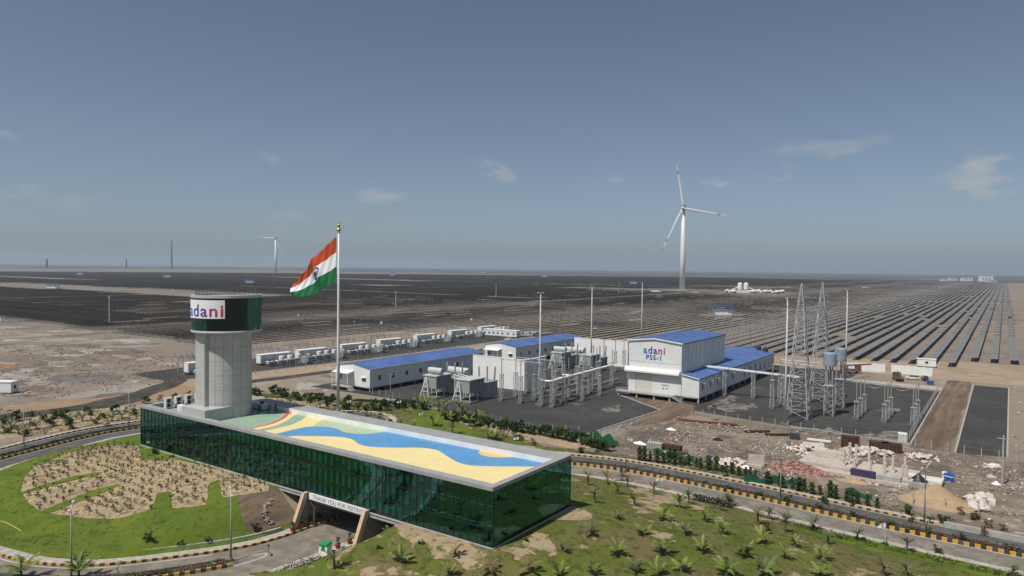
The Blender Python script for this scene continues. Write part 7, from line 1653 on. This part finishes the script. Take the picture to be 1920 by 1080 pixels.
for i, (x, y, L_, m_) in enumerate([(1535, 829, 5, 'sign_white'), (1622, 842, 5.5, 'sign_white'), (1300, 792, 8, 'rust'), (1355, 797, 7, 'rust'), (1560, 850, 5, 'stone_white'), (1600, 847, 5.5, 'stone_white'), (1275, 853, 3.2, 'rust'), (1460, 818, 6, 'rust_dark'), (1420, 812, 6, 'rust_dark')]):
    g = G(x, y, 0); o = MB().bar((-L_ / 2, 0, .3), (L_ / 2, .4, .45), .5, .4).build('beam', MATS[m_], None, (g.x, g.y, 0), R(-8 + 5 * i)); tag(o, ('white beam by the yard fence, left of the rusty crate', 'white beam by the yard fence, right of the rusty crate', 'rusty beam along the fence corner', 'second rusty beam along the fence corner', 'pale beam leaning on the stone heap', 'pale beam before the rusty crate', 'short rusty beam on the rubble near the road', 'dark beam below the yard fence, left of the black box', 'dark beam below the yard fence, next left')[i], 'beam', 'beams lying on the works ground')
for i, (x, y, w, d, m_) in enumerate([(1345, 825, 2.2, 1.4, 'tarp_black'), (1200, 832, 2.6, 1.2, 'sign_white'), (1258, 806, 2.0, .9, 'sign_white'), (1335, 861, 1.8, .6, 'barrel_blue'), (1365, 868, 2.2, .8, 'sign_white'), (1862, 874, 2.6, .8, 'sign_white'), (1857, 894, 1.6, .7, 'concrete'), (1868, 908, 1.2, .7, 'sign_white'), (1400, 878, 2.0, .7, 'sign_white')]):
    g = G(x, y, 0); cone_heap('scrap_heap', ('dark scrap heap in the middle of the works ground', 'crumpled white sheeting at the fence corner', 'white sacks below the fence posts', 'blue sheet among the rubble', 'white sheeting along the rubble', 'white sacks at the far right pole', 'grey sheet on the right dirt', 'white sack group right of the grey sheet', 'white sheeting behind the shrubs')[i], 'scrap', (g.x, g.y, 0), w * .7, d * .8, .6, m_, 20 + i, 11)
for i, (x, y, w, d, hh) in enumerate([(160, 676, 7, 3, 1.5), (200, 673, 9, 3, 2.0), (220, 676, 6, 2.5, 1.3), (180, 667, 6, 2.5, 1.2), (85, 671, 12, 3, 1.2), (60, 678, 9, 3, 1.0), (20, 675, 8, 3, 1.0), (50, 684, 6, 2.5, 1.0), (130, 660, 10, 3, 1.0), (225, 655, 8, 2.5, .9), (18, 688, 4, 2, 1.0)]):
    g = G(x, y, 0); cone_heap('soil_mound', 'low grey soil mound on the pale left plain, %s from the left edge' % ordn(sorted([160, 200, 220, 180, 85, 60, 20, 50, 130, 225, 18]).index(x) + 1), 'soil mound', (g.x, g.y, 0), w * 1.3, d * 1.3, hh, 'mound_soil' if x != 18 else 'mound_red', 60 + i, 17)
for i, (a, b) in enumerate([((-118, 176), (-118, 216)), ((-113, 174), (-113, 216)), ((-107, 176), (-107, 216))]):
    t = thing('pipe_run', 'low grey pipe run on blocks in the transformer yard, %s from the fire wall' % ordn(i + 1), 'pipe', (*a, 0), 0, 'low pipe runs in the yard'); MB().tube((0, 0, .7), (0, b[1] - a[1], .7), .2, n=8).build('pipe', MATS['galvanised'], t)
    for k in range(9): MB().box(-.3, .3, k * 4.8, k * 4.8 + .6, 0, .5).build('block', MATS['concrete_dark'], t)
for i, xx in enumerate((-118, -113.5, -98.5)):
    for j, yy in enumerate((176.5, 187, 199, 213)):
        if not (xx > -100 and yy > 195): stand((6.0, 4.6, .8, True), 'slender insulator stand in the yard middle, %s row, %s from the garden' % (('fire wall', 'middle', 'hall side')[i], ordn(j + 1)), (xx, yy, 0), 'slender insulator stands in the yard middle')
def rubble(name, label, poly, n, mats_, smin, smax, seed):
    r_ = np.random.RandomState(seed); a = np.array(poly); P_ = []
    while len(P_) < n:
        q = np.c_[r_.uniform(a[:, 0].min(), a[:, 0].max(), n), r_.uniform(a[:, 1].min(), a[:, 1].max(), n)]
        # clustered: keep by a low-frequency field
        w = np.sin(q[:, 0] * .31 + 1.3 * np.sin(q[:, 1] * .21)) + np.sin(q[:, 1] * .47 + q[:, 0] * .13); q = q[inside(q[:, 0], q[:, 1], poly) & (w > r_.uniform(-1.2, 1.6, n))]; P_ += q.tolist()
    P_ = np.array(P_[:n]); sz = smin + (smax - smin) * r_.rand(n) ** 3
    base = np.array([(-1, -.8, -.3), (1, -.7, -.3), (.8, .8, -.3), (-.9, .9, -.3), (-.5, -.5, .6), (.6, -.4, .5), (.4, .5, .7), (-.5, .4, .45)])
    ang_ = r_.uniform(0, 6.28, n); V_ = base[None] * (1 + r_.uniform(-.25, .25, (n, 8, 3))) * (sz[:, None, None] * .5)
    ca, sa_ = np.cos(ang_)[:, None], np.sin(ang_)[:, None]; X_ = V_[:, :, 0] * ca - V_[:, :, 1] * sa_; Y_ = V_[:, :, 0] * sa_ + V_[:, :, 1] * ca
    V_ = np.stack([X_ + P_[:, :1], Y_ + P_[:, 1:2], V_[:, :, 2] + sz[:, None] * .12 + .03], -1).reshape(-1, 3)
    me = np_mesh(name, V_, (bf[None] + (np.arange(n) * 8)[:, None, None]).reshape(-1, 4), [MATS[k] for k in mats_]); me.polygons.foreach_set('material_index', np.repeat(r_.randint(0, len(mats_), n), 6).astype(np.int32))
    return tag(link(name, me), label, 'rubble', kind='stuff')
rubble('rubble', 'loose broken stone strewn over the works ground', [(-70, 132), (-58, 131), (-10, 128), (12, 128), (14, 170), (-16, 174), (-44, 175), (-68, 172)], 3000, ['stone_white', 'stone_pink', 'mound_soil', 'stone_pink', 'mound_soil'], .1, .7, 1)
rubble('rubble', 'loose grey clods strewn over the pale left plain', px([(-40, 650), (120, 645), (300, 655), (370, 690), (320, 715), (150, 745), (-40, 755)], 0), 2600, ['mound_soil', 'stone_pink', 'mound_soil'], .12, .8, 2)
rubble('rubble', 'loose clods on the right dirt beside the empty yard', [(2, 180), (40, 180), (40, 290), (3, 290)], 500, ['stone_pink', 'mound_soil', 'stone_white'], .15, .8, 3)
# conductors hanging between gantry and insulators
for i, (a, b) in enumerate([((-42.2, 197, 24.8), (-30.5, 198.6, 9.2)), ((-42.2, 203, 24.8), (-30.5, 204.6, 9.2)), ((-42.2, 210, 24.8), (-30.5, 211, 9.2)), ((-30.5, 204.6, 9.2), (-24.1, 204.6, 9.2)), ((-24.1, 204.6, 9.2), (-17.8, 204.6, 9.2)), ((-30.5, 211, 9.2), (-24.1, 211, 9.2)), ((-24.1, 211, 9.2), (-17.8, 211, 9.2))]):
    a, b = Vector(a), Vector(b); mb = MB(); pp_ = [a.lerp(b, k / 10) - Vector((0, 0, 1.6 * math.sin(math.pi * k / 10))) for k in range(11)]
    for q, w in zip(pp_[:-1], pp_[1:]): mb.tube(q, w, .035, n=5)
    tag(mb.build('conductor', MATS['galvanised']), ('sagging wire from the gantry to the nearest slim post', 'sagging wire from the gantry to the middle slim post', 'sagging wire from the gantry to the farthest slim post', 'slack wire joining the middle posts by the drums', 'slack wire joining the middle posts by the dirt road', 'slack wire joining the far posts by the drums', 'slack wire joining the far posts by the dirt road')[i], 'wire', 'wires in the gravel yard')
# green nets
for i, pp in enumerate([[(1072, 823), (1120, 826), (1160, 838)], [(1395, 905), (1470, 908), (1510, 915)], [(1585, 928), (1640, 940)], [(1225, 852), (1300, 868)]]):
    P_ = resample(np.array(px(pp, 0)), .6); mb = MB(); n = len(P_); vs = []
    for dy in (0, .03):
        for j in range(3): vs += [(p[0] + .15 * math.sin(k * 1.3), p[1] + dy, .05 + j * (.55 + .2 * math.sin(k * .9)) * (1 if i else 1.5)) for k, p in enumerate(P_)]
    for sidx in (0, 3 * n): mb.add([], []); mb.f += [(sidx + j * n + k, sidx + j * n + k + 1, sidx + (j + 1) * n + k + 1, sidx + (j + 1) * n + k) for j in range(2) for k in range(n - 1)]
    mb.v = vs; mb.mi = [0] * len(mb.f); tag(mb.build('shade_net', MATS['net_green']), ('green shade net sagging by the hedge end', 'green shade net behind the roadside shrubs at the brick heap', 'green shade net behind the last roadside shrubs', 'green shade net behind the first roadside shrubs')[i], 'net', 'green shade nets')
# post fences
post_c = MB().box(-.08, .08, -.08, .08, 0, 2.0).mesh('fence_post', MATS['concrete'])
def fence(label, pts, step):
    P_ = resample(np.array(pts, float), step); t = thing('post_fence', label, 'fence', (*P_[0], 0), 0, 'concrete post fences'); wires = MB()
    for k, p in enumerate(P_):
        link('fence_post', post_c, t, (p[0] - P_[0][0], p[1] - P_[0][1], 0))
        if k:
            for z in (.7, 1.7): wires.bar((P_[k - 1][0] - P_[0][0], P_[k - 1][1] - P_[0][1], z), (p[0] - P_[0][0], p[1] - P_[0][1], z), .014)
    wires.build('wires', MATS['steel'], t)
fence('post and wire fence along the front of the gravel yard', [(-66, 176.5), (-42, 176.5), (-16.5, 175.3), (4, 173)], 3.0); fence('post and wire fence beside the empty yard corner', [(-73.8, 131), (-73.2, 150), (-72, 170)], 3.0)
fence('post and wire fence along the dirt road', [(-16.9, 178), (-16.7, 262)], 4.0); fence('post and wire fence in front of the transformer yard', [(-152, 146), (-132, 144.5), (-116, 139.2), (-88, 136), (-77.6, 141)], 3.0); fence('post and wire fence along the container yard', [(-213.5, 124), (-207, 200), (-207, 340)], 4.0)
fence('short post fence above the sand heap', px([(1655, 935), (1740, 952), (1875, 970)], 0), 4.5)
t = thing('concrete_pole', 'tall concrete pole standing on the far right dirt', 'pole', tuple(G(1879, 910, 0))); MB().tube((0, 0, 0), (0, 0, 9), .22, .14, 8).build('pole', MATS['concrete'], t); MB().bar((-1, 0, 8.4), (1, 0, 8.4), .15).build('cross_arm', MATS['concrete'], t)
t = thing('road_parapet', 'low concrete parapet continuing the kerb at the right end', 'parapet', (0, 0, 0))
rp = resample(offset(R_MED, 5.6), 2.4); k = 0
for p, q in zip(rp[:-1], rp[1:]):
    if -8 < p[0] < 20: part(MB().bar((*p, .35), (*(q + (p - q) * .01), .35), .45, .7), 'parapet_block', MATS['concrete'], t)
hp = smooth_poly([tuple(G(*p)[:2]) for p in [(-10, 976), (10, 981), (28, 990), (40, 997)]], .4); mat('hose_yellow', (0.5, 0.42, 0.12), .6)
mb = MB()
for a, b in zip(hp[:-1], hp[1:]): mb.tube((*a, h1(*a) + .12), (*b, h1(*b) + .12), .06, n=6)
tag(mb.build('garden_hose', MATS['hose_yellow']), 'yellow garden hose lying on the oval lawn edge', 'hose')
rk = thing('drain_stones', 'grey stone drain running down the grass beside the underpass', 'stone drain', tuple(G(500, 960)))
for i in range(60):
    s_ = i / 59; p = G(508 - 14 * math.sin(s_ * 3), 938 + 42 * s_); o = link('stone', rocks['stone_pink'][i % 6], rk, (p.x - rk.location.x + rnd.uniform(-.35, .35), p.y - rk.location.y + rnd.uniform(-.35, .35), p.z - rk.location.z + .05)); o.scale = (rnd.uniform(.25, .5),) * 3; o.rotation_euler = (0, 0, rnd.uniform(0, 6))

# ------------------------------------------------------------------ haze: the dusty air over the plain
hz = bpy.data.materials.new('dusty_air'); hz.use_nodes = True; n, l = hz.node_tree.nodes, hz.node_tree.links; n.clear()
o_ = n.new('ShaderNodeOutputMaterial'); pv_ = n.new('ShaderNodeVolumePrincipled')
pv_.inputs['Color'].default_value = (0.70, 0.84, 0.99, 1); pv_.inputs['Density'].default_value = 0.00008; pv_.inputs['Anisotropy'].default_value = 0.1
l.new(pv_.outputs[0], o_.inputs['Volume'])
lim_x0, lim_x1 = gx.min() - 50, gx.max() + 50; lim_y0, lim_y1 = gy.min() - 50, gy.max() + 50
tag(MB().box(lim_x0, lim_x1, lim_y0, lim_y1, -1.2, 270).build('haze', hz), 'thin pale dusty haze hanging over the whole plain', 'haze', kind='stuff')
